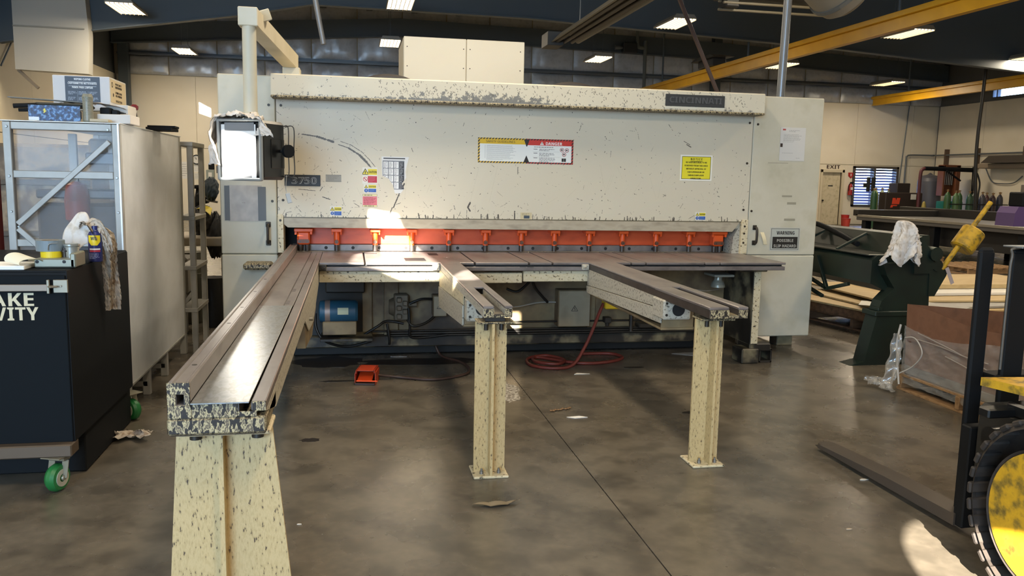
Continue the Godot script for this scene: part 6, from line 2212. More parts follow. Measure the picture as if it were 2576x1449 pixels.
# ---------------------------------------------------------------- forklift at the right edge
func forklift() -> void:
	var t := thing("forklift", "old yellow and black forklift at the right edge with one fork low over the floor", "forklift", Vector3(3.2, 0, -2.4))
	var c := Vector3(2.4, 0.365, -2.375)
	var st := mb()
	lathe(st, [Vector2(0.245, 0.012), Vector2(0.262, 0.0), Vector2(0.335, 0.0), Vector2(0.352, 0.012), Vector2(0.362, 0.04), Vector2(0.362, 0.22), Vector2(0.345, 0.245), Vector2(0.25, 0.245)], c, Vector3.RIGHT, 64)
	var tyre := obj("tyre", st, M.rubber, t, "worn black lugged tyre")
	for k in 34:
		var a := TAU * k / 34.0
		var d := Vector3(0, sin(a), cos(a))
		var tn := Vector3(0, cos(a), -sin(a))
		st = mb()
		obx(st, c + d * 0.36 + Vector3(0.055, 0, 0), Vector3(0.11, 0.022, 0.045), Basis(Vector3.RIGHT, d, Vector3.RIGHT.cross(d)), 0.006)
		obj("tread_lug", st, M.rubber, tyre)
	st = mb()
	lathe(st, [Vector2(0.249, 0.0), Vector2(0.252, 0.012), Vector2(0.24, 0.016), Vector2(0.228, 0.03), Vector2(0.2, 0.055), Vector2(0.13, 0.07), Vector2(0.08, 0.05), Vector2(0.065, 0.02), Vector2(0.0, 0.015)], c, Vector3.RIGHT, 56)
	var rim := obj("wheel_rim", st, M.yellow, t, "scuffed yellow dished wheel rim")
	for k in 6:
		var a := TAU * k / 6.0
		st = mb()
		cyl(st, c + Vector3(0.045, 0.1 * sin(a), 0.1 * cos(a)), c + Vector3(0.075, 0.1 * sin(a), 0.1 * cos(a)), 0.012, 0.012, 6)
		obj("wheel_nut", st, M.bolt, rim)
	# mast rails with rounded tops
	for q in [[2.725, -3.16, 0.075], [2.835, -3.1, 0.11], [3.45, -3.1, 0.11], [3.56, -3.16, 0.075]]:
		st = mb()
		ab(st, q[0], 0.06, q[1] - 0.03, q[0] + q[2], 1.27, q[1], 0.008)
		ab(st, q[0], 1.25, q[1] - 0.03, q[0] + q[2], 1.285, q[1] - 0.004, 0.012)
		obj("mast_rail", st, M.black, t)
	st = mb()
	ab(st, 2.83, 1.29, -3.16, 3.6, 1.298, -3.05, 0.002)
	obj("cross_member", st, M.galv, t)
	st = mb()
	ab(st, 2.8, 0.68, -3.2, 3.6, 0.72, -3.1, 0.004)
	obj("cross_member", st, M.black, t)
	st = mb()
	tube(st, curve([Vector3(2.815, 0.75, -3.09), Vector3(2.815, 1.1, -3.09), Vector3(2.82, 1.25, -3.09), Vector3(2.86, 1.292, -3.09), Vector3(3.3, 1.297, -3.09)], 5), 0.006, 6)
	obj("lift_hose", st, hex("53504a", 0.4), t)
	for x in [2.66]:
		st = mb()
		prism(st, [Vector2(-3.1, 0.03), Vector2(-3.1, 0.085), Vector2(-3.6, 0.075), Vector2(-4.2, 0.045), Vector2(-4.24, 0.03), Vector2(-4.2, 0.024), Vector2(-3.6, 0.026)], Vector3(x, 0, 0), Vector3(0, 0, 1), Vector3.UP, Vector3(0.115, 0, 0))
		cyl(st, Vector3(x + 0.057, 0.022, -4.2), Vector3(x + 0.057, 0.047, -4.2), 0.057, 0.05, 20)
		obj("fork", st, hex("5f574f", 0.4, 0.55), t)
	st = mb()
	ab(st, 2.67, 0.03, -3.12, 2.775, 0.5, -3.06, 0.006)
	obj("fork_shank", st, M.black, t)
	st = mb()
	ab(st, 2.68, 0.25, -3.05, 3.7, 0.62, -1.0, 0.02)
	obj("chassis", st, hex("1d1d1b", 0.6), t)
	st = mb()
	prism(st, [Vector2(2.6, -2.95), Vector2(3.7, -2.85), Vector2(3.7, -1.2), Vector2(2.72, -1.2), Vector2(2.72, -2.5)], Vector3(0, 0.72, 0), Vector3.RIGHT, Vector3(0, 0, 1), Vector3(0, 0.035, 0))
	obj("floor_plate", st, M.yellow, t)
	st = mb()
	ab(st, 2.76, 0.6, -2.75, 3.6, 0.72, -1.2, 0.02)
	ab(st, 2.64, 0.62, -2.85, 2.76, 0.68, -2.6, 0.01)
	cyl(st, Vector3(2.58, 0.52, -2.85), Vector3(2.7, 0.52, -2.85), 0.05, 0.05, 16)
	ab(st, 2.52, 0.62, -2.86, 2.66, 0.66, -2.8, 0.006)
	obj("tilt_cylinder", st, M.black_gloss, t)
	st = mb()
	ab(st, 2.8, 0.62, -1.6, 3.7, 1.3, -0.6, 0.05)
	obj("engine_cowl", st, M.yellow, t)

# ---------------------------------------------------------------- clutter seen between the cage and the shear
func far_left() -> void:
	var t := thing("wall_clock", "round white wall clock with black rim on the far cream wall", "clock", Vector3(-5.03, 1.93, -28.95))
	var st := mb()
	ring(st, Vector3(-5.03, 1.93, -28.97), Vector3.BACK, 0.13, 0.16, 0.05, 32)
	obj("rim", st, M.black, t)
	st = mb()
	cyl(st, Vector3(-5.03, 1.93, -28.97), Vector3(-5.03, 1.93, -28.94), 0.135, 0.135, 32)
	obj("face", st, M.white, t)
	st = mb()
	bar(st, Vector3(-5.03, 1.93, -28.935), Vector3(-5.05, 2.01, -28.935), 0.012, 0.006, 0, Vector3.BACK)
	bar(st, Vector3(-5.03, 1.93, -28.932), Vector3(-5.09, 2.0, -28.932), 0.009, 0.005, 0, Vector3.BACK)
	obj("hand", st, M.ink, t)
	for q in [[-5.13, 1.52, -4.9, 1.74, "e0ddd2", "upper of two pale notices pinned below the wall clock"], [-5.13, 1.28, -4.9, 1.49, "d6d2c4", "lower of two pale notices pinned below the wall clock"], [-5.52, 1.3, -5.3, 1.85, "dcdad2", "tall lined sheet on the far wall seen through the shelf frame"], [-4.42, 1.5, -4.26, 1.79, "3f3a33", "small dark framed poster on the far wall beside the pendant"]]:
		var im := blank(60, 60, Color(q[4]))
		if q[4] == "3f3a33":
			im.fill_rect(Rect2i(0, 0, 60, 10), Color("c98a2a"))
		else:
			word_lines(im, 6, 8, 48, 6, 8, 2, Color("9b9a94"))
		tag(plate("wall_notice", im, q[0], q[1], q[2], q[3], -28.97, self), q[5], "notice", "notices on the far left wall")
	t = thing("electrical_box", "grey electrical box with conduit on the far wall near the pendant", "electrical box", Vector3(-4.6, 1.4, -28.9))
	st = mb()
	ab(st, -4.73, 1.24, -28.97, -4.48, 1.6, -28.85, 0.01)
	obj("box", st, hex("8a9186", 0.5), t)
	st = mb()
	ab(st, -4.66, 1.38, -28.85, -4.55, 1.52, -28.845, 0)
	obj("paper_label", st, M.white, t)
	st = mb()
	ab(st, -4.66, 1.62, -28.97, -4.48, 1.82, -28.9, 0.01)
	single("black_dispenser", st, M.black, "small black box on the far wall above the grey electrical box", "box")
	# bench with clutter
	t = thing("work_bench", "pale-topped bench piled with black clutter left of the shear", "bench", Vector3(-1.7, 0, -9.5))
	st = mb()
	ab(st, -2.6, 0.76, -10.1, -1.3, 0.85, -9.2, 0.01)
	obj("bench_top", st, hex("a39a8a", 0.6), t)
	for q in [-2.5, -1.4]:
		st = mb()
		ab(st, q - 0.04, 0, -9.7, q + 0.04, 0.76, -9.6, 0.005)
		obj("leg", st, hex("4b4740", 0.6), t)
	t = thing("bench_vise", "black bench vise on the bench seen right of the shelf frame", "vise", Vector3(-1.62, 0.85, -9.6))
	st = mb()
	ab(st, -1.67, 1.2, -9.7, -1.55, 1.32, -9.5, 0.02)
	ab(st, -1.7, 1.36, -9.66, -1.62, 1.4, -9.54, 0.01)
	lathe(st, [Vector2(0.04, 0.85), Vector2(0.03, 1.1), Vector2(0.05, 1.2), Vector2(0.025, 1.36)], Vector3(-1.66, 0, -9.6), Vector3.UP, 16)
	obj("body", st, M.black, t)
	st = mb()
	cyl(st, Vector3(-1.6, 1.29, -9.5), Vector3(-1.46, 1.26, -9.45), 0.015)
	cyl(st, Vector3(-1.56, 1.24, -9.48), Vector3(-1.44, 1.22, -9.46), 0.012)
	obj("screw", st, M.zinc, t)
	var n := nz(95, 3.0)
	var lumps := [[-1.5, 1.36, 0.075, 0.12, "22303a", "dark teal round guard hanging by the shear's left edge", "round_guard"], [-1.6, 1.03, 0.13, 0.15, "23211f", "big dark cloth bundle under the yellow sheet by the shear", "cloth_bundle"], [-1.47, 0.86, 0.1, 0.24, "14161a", "black glossy bag slumped over the bench end by the shear", "black_bag"], [-1.5, 1.0, 0.06, 0.05, "3b3630", "brown glove on the dark bundle by the shear", "glove"]]
	for q in lumps:
		st = mb()
		var ph := float(lumps.find(q)) * 3.1
		sheet(st, func(u: float, v: float) -> Vector3:
			var a := TAU * u
			var b := PI * (v - 0.5)
			var k := 1.0 + 0.35 * n.get_noise_3d(cos(a) * cos(b) * 1.2 + ph, sin(b) * 1.2, sin(a) * cos(b) * 1.2)
			return Vector3(q[0] + q[2] * k * cos(a) * cos(b), q[1] + q[3] * k * sin(b), -9.45 - q[2] * 0.9 * k * sin(a) * cos(b)), 28, 16, 0.002)
		single(q[6], st, hex(q[4], 0.55), q[5], q[6].replace("_", " "), "bench clutter")
	st = mb()
	sheet(st, func(u: float, v: float) -> Vector3: return Vector3(-1.64 + 0.15 * u, 1.15 + 0.03 * sin(u * 3.0) - 0.07 * v * u, -9.4 + 0.12 * v), 8, 5, 0.003)
	single("yellow_sheet", st, hex("c9b63a", 0.6), "crumpled yellow sheet on top of the dark bundle", "sheet")
	t = thing("steel_drum", "grey-green steel drum standing behind the shelf frame", "drum", Vector3(-1.6, 0, -9.0))
	st = mb()
	lathe(st, [Vector2(0.13, 0.0), Vector2(0.135, 0.02), Vector2(0.13, 0.24), Vector2(0.136, 0.25), Vector2(0.13, 0.26), Vector2(0.13, 0.5), Vector2(0.136, 0.51), Vector2(0.13, 0.52), Vector2(0.13, 0.72), Vector2(0.134, 0.73)], Vector3(-1.62, 0, -8.9), Vector3.UP, 32)
	obj("shell", st, hex("6d6c60", 0.5), t)
	st = mb()
	lathe(st, [Vector2(0.1, 0.0), Vector2(0.12, 0.45), Vector2(0.125, 0.5)], Vector3(-1.37, 0, -8.62), Vector3.UP, 24)
	single("waste_bin", st, hex("1a1c22", 0.5), "small black bin between the steel drum and the shear", "bin")
	st = mb()
	ab(st, -2.3, 0.4, -8.4, -1.52, 0.75, -8.1, 0.02)
	ab(st, -1.9, 0.0, -8.3, -1.56, 0.4, -8.2, 0.02)
	single("machine_stand", st, hex("6b675e", 0.6), "grey machine stand showing through the shelf frame", "stand")

# ---------------------------------------------------------------- far right of the hall
func far_right() -> void:
	# plasma table
	var t := thing("plasma_table", "long dark cutting table with bright front edge before the gas cylinders", "table", Vector3(13, 0, -14))
	var st := mb()
	ab(st, 12.0, 0.78, -18.1, 12.03, 0.835, -9.0, 0.004)
	obj("front_edge", st, hex("9a968c", 0.3, 0.7), t)
	st = mb()
	ab(st, 12.03, 0.70, -18.1, 14.3, 0.80, -9.0, 0.01)
	obj("bed", st, hex("4e4c49", 0.5), t)
	st = mb()
	ab(st, 14.2, 0.8, -19.5, 14.4, 1.0, -9.0, 0.01)
	ab(st, 12.0, 0.8, -18.2, 14.3, 0.95, -18.0, 0.01)
	obj("gantry_rail", st, hex("2b2926", 0.4, 0.4), t)
	for zz in [-17.9, -15.5, -13.1, -10.7]:
		st = mb()
		ab(st, 12.1, 0, zz - 0.08, 12.26, 0.7, zz + 0.08, 0.01)
		obj("leg", st, M.black, t)
		st = mb()
		ab(st, 14.0, 0, zz - 0.08, 14.16, 0.7, zz + 0.08, 0.01)
		obj("leg", st, M.black, t)
	st = mb()
	ab(st, 12.35, 0.28, -17.9, 14.2, 0.68, -9.2, 0.01)
	obj("water_tray", st, hex("191817", 0.6), t)
	t = thing("welder_cover", "purple moulded machine cover with black top at the right edge", "machine", Vector3(12.3, 0.8, -13.4))
	st = mb()
	prism(st, [Vector2(12.04, 0.836), Vector2(12.06, 1.08), Vector2(12.13, 1.2), Vector2(12.6, 1.2), Vector2(12.7, 0.836)], Vector3(0, 0, -13.7), Vector3.RIGHT, Vector3.UP, Vector3(0, 0, 0.45))
	obj("cover", st, hex("54406f", 0.4), t)
	st = mb()
	ab(st, 12.24, 1.2, -13.65, 12.75, 1.47, -13.3, 0.02)
	obj("black_top", st, M.black, t)
	# cylinders, in three lots
	var cyl_proto: Node3D = null
	var lots := [
		[18.52, -26.9, 1.35, "2a4f33", "bright green gas cylinder left of the dark cutter box"],
		[18.86, -27.3, 1.36, "7d8a56", "pale-topped gas cylinder behind the dark cutter box, first from its left"],
		[19.12, -27.3, 1.36, "88936b", "pale-topped gas cylinder behind the dark cutter box, second from its left"],
		[19.38, -27.3, 1.34, "54684a", "dull green gas cylinder behind the dark cutter box, third from its left"],
		[20.02, -25.0, 1.36, "30542f", "bright green gas cylinder at the left of the long rack"],
		[20.26, -24.9, 1.33, "4c6b42", "light green gas cylinder second in the long rack"],
		[20.55, -25.1, 1.34, "345a34", "mid green gas cylinder third in the long rack"],
		[20.8, -24.9, 1.32, "2c4a35", "dark green gas cylinder fourth in the long rack"],
		[21.05, -25.0, 1.34, "34433a", "grey-green gas cylinder fifth in the long rack"],
		[21.3, -24.9, 1.3, "3d3b42", "dark grey gas cylinder sixth in the long rack"],
		[21.55, -25.0, 1.28, "4a2f2f", "dark maroon gas cylinder seventh in the long rack"],
		[21.8, -25.0, 1.27, "3a2a2c", "blackish gas cylinder eighth in the long rack"],
		[22.08, -25.0, 1.3, "33323c", "slate gas cylinder with pale shoulder at the right of the rack"]]
	for q in lots:
		t = thing("gas_cylinder", q[4], "gas cylinder", Vector3(q[0], 0, q[1]), "gas cylinders along the far right wall")
		st = mb()
		lathe(st, [Vector2(0.1, 0.0), Vector2(0.105, 0.02), Vector2(0.105, q[2] - 0.2), Vector2(0.09, q[2] - 0.1), Vector2(0.05, q[2] - 0.03), Vector2(0.03, q[2])], Vector3(q[0], 0, q[1]), Vector3.UP, 20)
		obj("body", st, hex(q[3], 0.4), t)
		st = mb()
		lathe(st, [Vector2(0.03, q[2]), Vector2(0.03, q[2] + 0.05), Vector2(0.015, q[2] + 0.09)], Vector3(q[0], 0, q[1]), Vector3.UP, 10)
		cyl(st, Vector3(q[0] - 0.05, q[2] + 0.06, q[1]), Vector3(q[0] + 0.06, q[2] + 0.06, q[1]), 0.015)
		obj("valve", st, hex("8c6f4a", 0.4, 0.5), t)
	st = mb()
	tube(st, PackedVector3Array([Vector3(19.9, 0.95, -24.75), Vector3(22.2, 0.95, -24.75)]), 0.02, 6)
	single("cylinder_chain", st, M.ink, "dark chain bar across the long rack of gas cylinders", "chain")
	t = thing("cutter_box", "dark cutter power box with red-orange block letter mark", "machine", Vector3(19.4, 0, -26.7))
	st = mb()
	ab(st, 18.72, 0.3, -26.9, 20.2, 1.29, -26.5, 0.02)
	obj("case", st, hex("2e241f", 0.5), t)
	st = mb()
	for pl in [[Vector2(18.98, 0.88), Vector2(19.0, 1.1), Vector2(19.11, 1.1), Vector2(19.14, 0.99), Vector2(19.17, 1.1), Vector2(19.3, 1.1), Vector2(19.27, 0.88)], [Vector2(18.93, 0.76), Vector2(18.96, 0.85), Vector2(19.2, 0.85), Vector2(19.18, 0.81), Vector2(19.03, 0.81), Vector2(19.01, 0.76)]]:
		prism(st, pl, Vector3(0, 0, -26.5), Vector3.RIGHT, Vector3.UP, Vector3(0, 0, 0.01))
	obj("letter_mark", st, hex("d8482a", 0.5), t)
	for q in [[18.75, 18.85], [18.95, 19.07]]:
		st = mb()
		ab(st, q[0], 1.3, -27.75, q[1], 1.83, -27.65, 0.01)
		obj("post", st, M.ink, t)
	st = mb()
	ab(st, 18.85, 1.55, -27.72, 18.95, 1.62, -27.68, 0.01)
	ab(st, 18.6, 1.45, -27.72, 18.8, 1.6, -27.68, 0.01)
	obj("regulator", st, M.ink, t)
	t = thing("welding_machine", "tall dark welding machine with white label right of the blind window", "machine", Vector3(19.9, 0, -27.2))
	st = mb()
	ab(st, 19.58, 0.2, -27.6, 20.12, 1.63, -27.1, 0.02)
	obj("case", st, hex("27201c", 0.5), t)
	st = mb()
	ab(st, 19.7, 1.05, -26.48, 19.92, 1.24, -26.47, 0.002)
	obj("white_label", st, M.white, t)
	st = mb()
	lathe(st, [Vector2(0.07, 0.0), Vector2(0.08, 0.8), Vector2(0.05, 0.95), Vector2(0.02, 1.0)], Vector3(20.2, 0, -26.4), Vector3.UP, 14)
	single("yellow_cylinder", st, hex("9f8f4a", 0.5), "small yellowish cylinder beside the dark welding machine", "cylinder")
	# air tank and piping
	t = thing("air_tank", "big grey domed air tank in the far corner", "tank", Vector3(20.9, 0, -27))
	st = mb()
	lathe(st, [Vector2(0.4, 0.1), Vector2(0.42, 0.25), Vector2(0.42, 1.72), Vector2(0.38, 1.84), Vector2(0.26, 1.93), Vector2(0.1, 1.97), Vector2(0.02, 2.04)], Vector3(21.28, 0, -27.6), Vector3.UP, 32)
	obj("shell", st, hex("53535a", 0.45), t)
	for q in [[21.0, -27.4], [21.55, -27.4], [21.28, -27.9]]:
		st = mb()
		ab(st, q[0] - 0.04, 0, q[1] - 0.04, q[0] + 0.04, 0.25, q[1] + 0.04, 0.005)
		obj("leg", st, hex("53535a", 0.45), t)
	st = mb()
	tube(st, curve([Vector3(19.68, 0.0, -26.0), Vector3(19.66, 1.2, -26.0), Vector3(19.66, 1.95, -26.0), Vector3(19.75, 2.13, -26.0), Vector3(20.0, 2.16, -26.0), Vector3(21.0, 2.13, -26.0), Vector3(21.6, 2.16, -26.0)], 6), 0.06, 10)
	var jib := thing("swing_jib", "dark jib arm with maroon post in front of the grey air tank", "jib", Vector3(19.7, 0, -26))
	obj("arm", st, hex("4f2227", 0.5), jib)
	st = mb()
	cyl(st, Vector3(19.8, 2.16, -25.98), Vector3(21.75, 2.14, -25.98), 0.07, 0.08, 12)
	cyl(st, Vector3(21.8, 0, -25.9), Vector3(21.75, 2.25, -25.95), 0.06, 0.06, 12)
	bar(st, Vector3(21.2, 1.75, -25.9), Vector3(20.6, 2.1, -25.9), 0.05, 0.05)
	obj("boom", st, M.black, jib)
	st = mb()
	tube(st, curve([Vector3(21.75, 2.2, -25.9), Vector3(21.9, 1.7, -25.8), Vector3(21.8, 1.2, -25.7), Vector3(21.85, 0.6, -25.7)], 6), 0.03, 8)
	tube(st, curve([Vector3(21.7, 2.1, -25.85), Vector3(21.6, 1.6, -25.75), Vector3(21.75, 1.1, -25.7), Vector3(21.7, 0.6, -25.7)], 6), 0.03, 8)
	obj("hanging_hose", st, M.hose_black, jib)
	t = thing("wall_cupboard", "brown cupboard frame on the far right wall behind the black jib", "cupboard", Vector3(21.4, 1.2, -26.6))
	st = mb()
	ab(st, 21.05, 1.2, -26.9, 21.12, 2.3, -26.6, 0.01)
	ab(st, 21.58, 1.2, -26.9, 21.75, 2.3, -26.6, 0.01)
	ab(st, 21.05, 2.22, -26.9, 21.75, 2.32, -26.6, 0.01)
	ab(st, 21.05, 1.2, -26.92, 21.75, 2.3, -26.88, 0.01)
	obj("frame", st, hex("6e3f24", 0.6), t)
	for i in 5:
		st = mb()
		cyl(st, Vector3(21.2 + 0.075 * i, 1.6, -26.7), Vector3(21.2 + 0.075 * i, 2.15, -26.7), 0.02, 0.02, 8)
		obj("rod", st, M.zinc, t)
	t = thing("green_crate", "teal green crate on the floor before the air tank", "crate", Vector3(21.2, 0, -26.3))
	st = mb()
	ab(st, 20.6, 0.45, -26.3, 21.3, 1.02, -25.8, 0.02)
	ab(st, 20.7, 0.0, -26.2, 21.2, 0.45, -25.9, 0.02)
	obj("body", st, hex("14705c", 0.5), t)
	st = mb()
	ab(st, 20.75, 0.7, -25.8, 20.98, 0.8, -25.79, 0.002)
	obj("label", st, hex("8fb0a2", 0.5), t)
	# pipe rack along the walls
	t = thing("wall_pipe", "thin grey pipe run high along the corner with short brackets", "pipe", Vector3(21.3, 2.7, -28.7))
	st = mb()
	tube(st, curve([Vector3(21.12, 0.8, -28.85), Vector3(21.13, 2.5, -28.85), Vector3(21.16, 2.66, -28.85), Vector3(21.3, 2.72, -28.85), Vector3(22.0, 2.73, -28.85), Vector3(22.28, 2.73, -28.8), Vector3(22.33, 2.73, -28.5), Vector3(22.33, 2.75, -18.0)], 5), 0.03, 8)
	obj("pipe", st, M.galv, t)
	for q in [[22.3, -28.2], [22.3, -26.6], [22.3, -24.4]]:
		st = mb()
		ab(st, q[0], 2.2, q[1] - 0.04, q[0] + 0.17, 2.95, q[1] + 0.04, 0.004)
		obj("bracket", st, hex("5d4a3a", 0.6), t)
	st = mb()
	tube(st, curve([Vector3(18.6, 6.9, -22.0), Vector3(18.52, 5.0, -22.0), Vector3(18.5, 4.2, -22.0), Vector3(18.46, 3.2, -22.0), Vector3(18.48, 2.2, -22.0), Vector3(18.6, 1.0, -22.0), Vector3(18.7, 0.05, -22.1)], 6), 0.05, 10)
	single("drop_hose", st, M.hose_black, "thick black hose dropping from the roof to the black jib", "hose")
	t = thing("extraction_hood", "dark sloped extraction hood on the right wall above the cylinders", "hood", Vector3(22.2, 2.4, -24.5))
	st = mb()
	prism(st, [Vector2(-25.5, 2.38), Vector2(-25.15, 2.62), Vector2(-21.0, 2.62), Vector2(-21.0, 2.38)], Vector3(21.6, 0, 0), Vector3(0, 0, 1), Vector3.UP, Vector3(0.85, 0, 0))
	obj("canopy", st, hex("3d352d", 0.5), t)
	st = mb()
	ab(st, 21.9, 2.2, -26.0, 22.4, 2.37, -21.0, 0.02)
	obj("bench_light", st, hex("8c7d6a", 0.5), t)
	st = mb()
	ab(st, 22.25, 2.62, -24.3, 22.47, 3.0, -23.0, 0.01)
	obj("control_box", st, hex("6f7175", 0.5), t)
	st = mb()
	tube(st, curve([Vector3(22.44, 2.2, -26.2), Vector3(22.4, 1.75, -25.8), Vector3(22.38, 1.68, -25.3), Vector3(22.4, 1.72, -24.8), Vector3(22.44, 1.95, -24.5)], 6), 0.018, 6)
	single("wall_cable", st, M.galv, "thin grey cable looped on the cream right wall", "cable")
	st = mb()
	ab(st, 22.42, 1.4, -24.5, 22.47, 1.65, -24.3, 0.01)
	single("wall_switch", st, hex("7d7468", 0.5), "small switch box on the right wall below the hood", "switch box")
	st = mb()
	cyl(st, Vector3(21.15, 4.6, -28.94), Vector3(20.95, 1.5, -28.94), 0.018, 0.018, 6)
	single("thin_conduit", st, M.galv, "thin vertical conduit on the cream back wall right of the blind window", "conduit")
	# extinguisher and its sign
	t = thing("fire_extinguisher", "red fire extinguisher with white label left of the blind window", "fire extinguisher", Vector3(18.82, 1.1, -28.9))
	st = mb()
	lathe(st, [Vector2(0.08, 1.14), Vector2(0.085, 1.16), Vector2(0.085, 1.48), Vector2(0.06, 1.55), Vector2(0.025, 1.58)], Vector3(18.84, 0, -28.87), Vector3.UP, 20)
	obj("body", st, hex("a3251f", 0.35), t)
	st = mb()
	ab(st, 18.82, 1.58, -28.9, 18.95, 1.64, -28.84, 0.008)
	cyl(st, Vector3(18.84, 1.56, -28.87), Vector3(18.84, 1.62, -28.87), 0.02)
	tube(st, curve([Vector3(18.8, 1.58, -28.85), Vector3(18.74, 1.5, -28.83), Vector3(18.75, 1.3, -28.83)], 5), 0.012, 6)
	obj("valve", st, M.black, t)
	st = mb()
	ab(st, 18.8, 1.34, -28.79, 18.9, 1.44, -28.783, 0.002)
	obj("label", st, M.white, t)
	t = thing("extinguisher_sign", "red arrow-shaped wall sign above the fire extinguisher", "sign", Vector3(18.87, 1.9, -28.96))
	st = mb()
	prism(st, [Vector2(18.77, 2.0), Vector2(18.77, 1.87), Vector2(18.88, 1.78), Vector2(18.99, 1.87), Vector2(18.99, 2.0)], Vector3(0, 0, -28.97), Vector3.RIGHT, Vector3.UP, Vector3(0, 0, 0.02))
	obj("panel", st, hex("a8271f", 0.5), t)
	st = mb()
	ab(st, 18.86, 1.86, -28.95, 18.9, 1.96, -28.945, 0)
	obj("pictogram", st, M.white, t)
	for q in [[18.27, "b32b22", "red plastic bin at the foot of the exit door", 0.4], [18.14, "c4463a", "smaller red tub in front of the red bin by the door", 0.28]]:
		st = mb()
		lathe(st, [Vector2(0.12, 0.0), Vector2(0.15, q[3]), Vector2(0.16, q[3] + 0.01)], Vector3(q[0], 0, -28.2 + (0.3 if q[3] < 0.3 else 0.0)), Vector3.UP, 20)
		single("red_bin", st, hex(q[1], 0.45), q[2], "bin", "red bins by the exit door")
	board_pallet("pallet", "far empty wooden pallet on the bright floor behind the yellow counterweight", Vector3(11.1, 0, -15.2), 1.3, 1.2, 0.1, M.wood, "pallets far on the floor")
	board_pallet("pallet", "empty wooden pallet on the floor nearer the forklift mast, right of the other", Vector3(11.2, 0, -13.2), 1.2, 1.1, 0.1, M.wood, "pallets far on the floor")

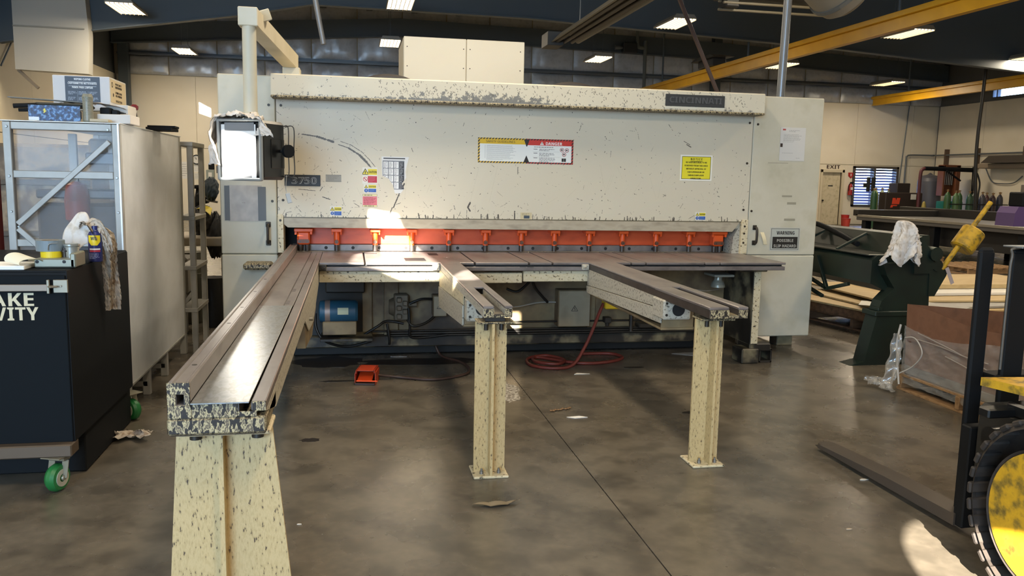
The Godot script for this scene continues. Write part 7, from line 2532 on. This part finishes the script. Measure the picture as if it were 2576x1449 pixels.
# ---------------------------------------------------------------- on the floor
func floor_things() -> void:
	var t := thing("foot_pedal", "orange foot pedal with guard on the floor before the shear", "foot pedal", Vector3(0.1, 0, -6.15))
	var b := Basis(Vector3.UP, -0.18)
	var o := Vector3(0.1, 0, -6.14)
	var st := mb()
	var hood := [Vector2(-0.075, 0), Vector2(-0.075, 0.085), Vector2(-0.06, 0.103), Vector2(0.06, 0.108), Vector2(0.075, 0.092), Vector2(0.075, 0)]
	for i in hood.size() - 1:
		bar(st, o + b * Vector3((hood[i].x + hood[i + 1].x) / 2, (hood[i].y + hood[i + 1].y) / 2, -0.11), o + b * Vector3((hood[i].x + hood[i + 1].x) / 2, (hood[i].y + hood[i + 1].y) / 2, 0.075), hood[i].distance_to(hood[i + 1]) if absf(hood[i].x - hood[i + 1].x) > 0.03 else 0.006, 0.006 if absf(hood[i].x - hood[i + 1].x) > 0.03 else hood[i].distance_to(hood[i + 1]), 0.001)
	obj("guard", st, hex("a8391b", 0.4), t)
	st = mb()
	obx(st, o + b * Vector3(0, 0.05, -0.09), Vector3(0.13, 0.09, 0.03), b, 0.01)
	obx(st, o + b * Vector3(0, 0.008, 0), Vector3(0.15, 0.016, 0.19), b, 0.003)
	obj("base", st, hex("37211a", 0.5), t)
	st = mb()
	obx(st, o + b * Vector3(-0.005, 0.045, 0.01), Vector3(0.11, 0.012, 0.15), b * Basis(Vector3.RIGHT, 0.25), 0.004)
	obx(st, o + b * Vector3(0.015, 0.03, 0.085), Vector3(0.16, 0.01, 0.014), b, 0.004)
	obj("treadle", st, hex("df4d20", 0.4), t)
	st = mb()
	tube(st, curve([Vector3(0.17, 0.04, -6.2), Vector3(0.35, 0.013, -6.22), Vector3(0.6, 0.012, -6.12), Vector3(0.85, 0.012, -6.25), Vector3(0.92, 0.012, -6.45), Vector3(0.88, 0.012, -6.7), Vector3(0.75, 0.012, -6.95), Vector3(0.7, 0.1, -7.0)], 8), 0.011, 8)
	single("pedal_cable", st, M.hose_brown, "brown cable looping from the orange foot pedal", "cable")
	st = mb()
	tube(st, curve([Vector3(2.1, 0.5, -6.66), Vector3(2.05, 0.42, -6.62), Vector3(1.98, 0.3, -6.55), Vector3(1.9, 0.16, -6.5), Vector3(1.78, 0.03, -6.42), Vector3(1.62, 0.014, -6.38), Vector3(1.45, 0.014, -6.5), Vector3(1.47, 0.014, -6.75), Vector3(1.65, 0.016, -6.85), Vector3(1.76, 0.022, -6.65), Vector3(1.66, 0.03, -6.46), Vector3(1.5, 0.03, -6.56), Vector3(1.56, 0.014, -6.8), Vector3(1.85, 0.014, -6.55), Vector3(2.1, 0.014, -6.55), Vector3(2.3, 0.014, -6.7), Vector3(2.25, 0.014, -6.88), Vector3(2.0, 0.014, -6.9)], 8), 0.014, 8)
	single("air_hose", st, M.hose_red, "reddish brown hose coiled on the floor under the right arm", "hose")
	# scraps
	for q in [[1.78, -6.22, 0.06, "dedad0", "white triangular paper scrap beside the coiled hose", 3], [1.44, -5.05, 0.05, "dcdad4", "small white strip scrap on the floor beyond the middle leg", 4], [2.65, -3.75, 0.02, "cbc6ba", "tiny white chip on the floor beside the fork", 6], [2.2, -3.19, 0.012, "b9a995", "tiny tan chip on the floor nearest the forklift", 6], [0.385, -7.0, 0.05, "a3a4a6", "pale sliver on the dark floor under the shear", 4], [-0.24, -3.6, 0.008, "d9d6cf", "tiny white dot on the floor right of the big leg", 6], [-0.95, -3.0, 0.02, "cfcbc2", "small pale scrap on the floor left of the big leg", 5], [3.05, -6.85, 0.16, "8c8b88", "flat grey plate on the floor under the shear's right end", 4]]:
		st = mb()
		var pl := []
		for k in q[5]:
			var a: float = TAU * k / q[5] + 0.4
			pl.append(Vector2(q[0] + q[2] * cos(a) * (1.0 if k % 2 else 1.5), q[1] + q[2] * sin(a) * 0.5))
		prism(st, pl, Vector3(0, 0.001, 0), Vector3.RIGHT, Vector3(0, 0, 1), Vector3(0, 0.003, 0))
		single("floor_scrap", st, hex(q[3], 0.7), q[4], "scrap", "scraps on the floor")
	st = mb()
	sheet(st, func(u: float, v: float) -> Vector3:
		var x := lerpf(0.55, 0.79, u)
		return Vector3(x, 0.005 + 0.006 * absf(sin(u * 9.0)) + 0.004 * v, -3.68 + 0.03 * sin((u - 0.2) * 3.0) - 0.06 * u + (v - 0.5) * 0.06 * sin(PI * clampf(u + 0.05, 0, 1))), 20, 6, 0.002)
	single("film_scrap", st, hex("8f8069", 0.35), "long curled tan film scrap in front of the middle leg", "scrap")
	st = mb()
	for i in 9:
		lathe(st, [Vector2(0.004, -0.006), Vector2(0.012, 0.0), Vector2(0.004, 0.006)], Vector3(1.3 + 0.018 * i, 0.008, -5.2 - 0.006 * i + 0.008 * sin(i * 2.2)), Vector3.UP, 6)
	single("chip_curl", st, hex("6d5234", 0.6), "brown crumbly chip strip on the floor beyond the middle leg", "scrap")
	var n := nz(97, 6.0)
	st = mb()
	sheet(st, func(u: float, v: float) -> Vector3:
		return Vector3(-1.36 + 0.19 * u + 0.02 * sin(v * 7.0), 0.012 + 0.045 * absf(sin(u * 5.0 + 0.6)) * (1.0 - absf(v - 0.5)) + 0.02 * n.get_noise_2d(u * 3.0, v * 3.0), -4.9 - 0.11 * v + 0.03 * sin(u * 9.0)), 18, 10, 0.004)
	single("floor_rag", st, M.cloth_dirty, "crumpled dirty rag on the floor beside the black cart", "rag")
	# oil and wear on the concrete
	for q in [[0.55, -6.8, 0.5, 0.13], [-0.25, -4.8, 0.06, 0.035], [2.3, -6.4, 0.09, 0.03], [-0.1, -6.2, 0.14, 0.03], [-0.2, -6.85, 0.3, 0.2], [2.24, -5.07, 0.06, 0.03]]:
		st = mb()
		var pl := []
		for k in 22:
			var a := TAU * k / 22.0
			var rr := 1.0 + 0.35 * n.get_noise_2d(cos(a) * 0.4 + q[0] * 3.0, sin(a) * 0.4)
			pl.append(Vector2(q[0] + q[2] * rr * cos(a), q[1] + q[3] * rr * sin(a)))
		prism(st, pl, Vector3(0, 0.0002, 0), Vector3.RIGHT, Vector3(0, 0, 1), Vector3(0, 0.0006, 0))
		obj("oil_stain", st, hex("2a2521", 0.35), get_node("floor"))
	st = mb()
	var pl2 := []
	for k in 26:
		var a := TAU * k / 26.0
		var rr := 1.0 + 0.5 * n.get_noise_2d(cos(a) * 0.5 + 9.0, sin(a) * 0.5)
		pl2.append(Vector2(1.1 + 0.09 * rr * cos(a), -5.78 + 0.3 * rr * sin(a)))
	prism(st, pl2, Vector3(0, 0.0002, 0), Vector3.RIGHT, Vector3(0, 0, 1), Vector3(0, 0.0006, 0))
	obj("worn_patch", st, tex_mat(noise_tex([[0.0, "6f675c"], [0.48, "7d756a"], [0.55, "b9b4aa"], [1.0, "c9c5bd"]], 0.05, 98, 4), Vector3.ONE * 1.2, 0.5), get_node("floor"))
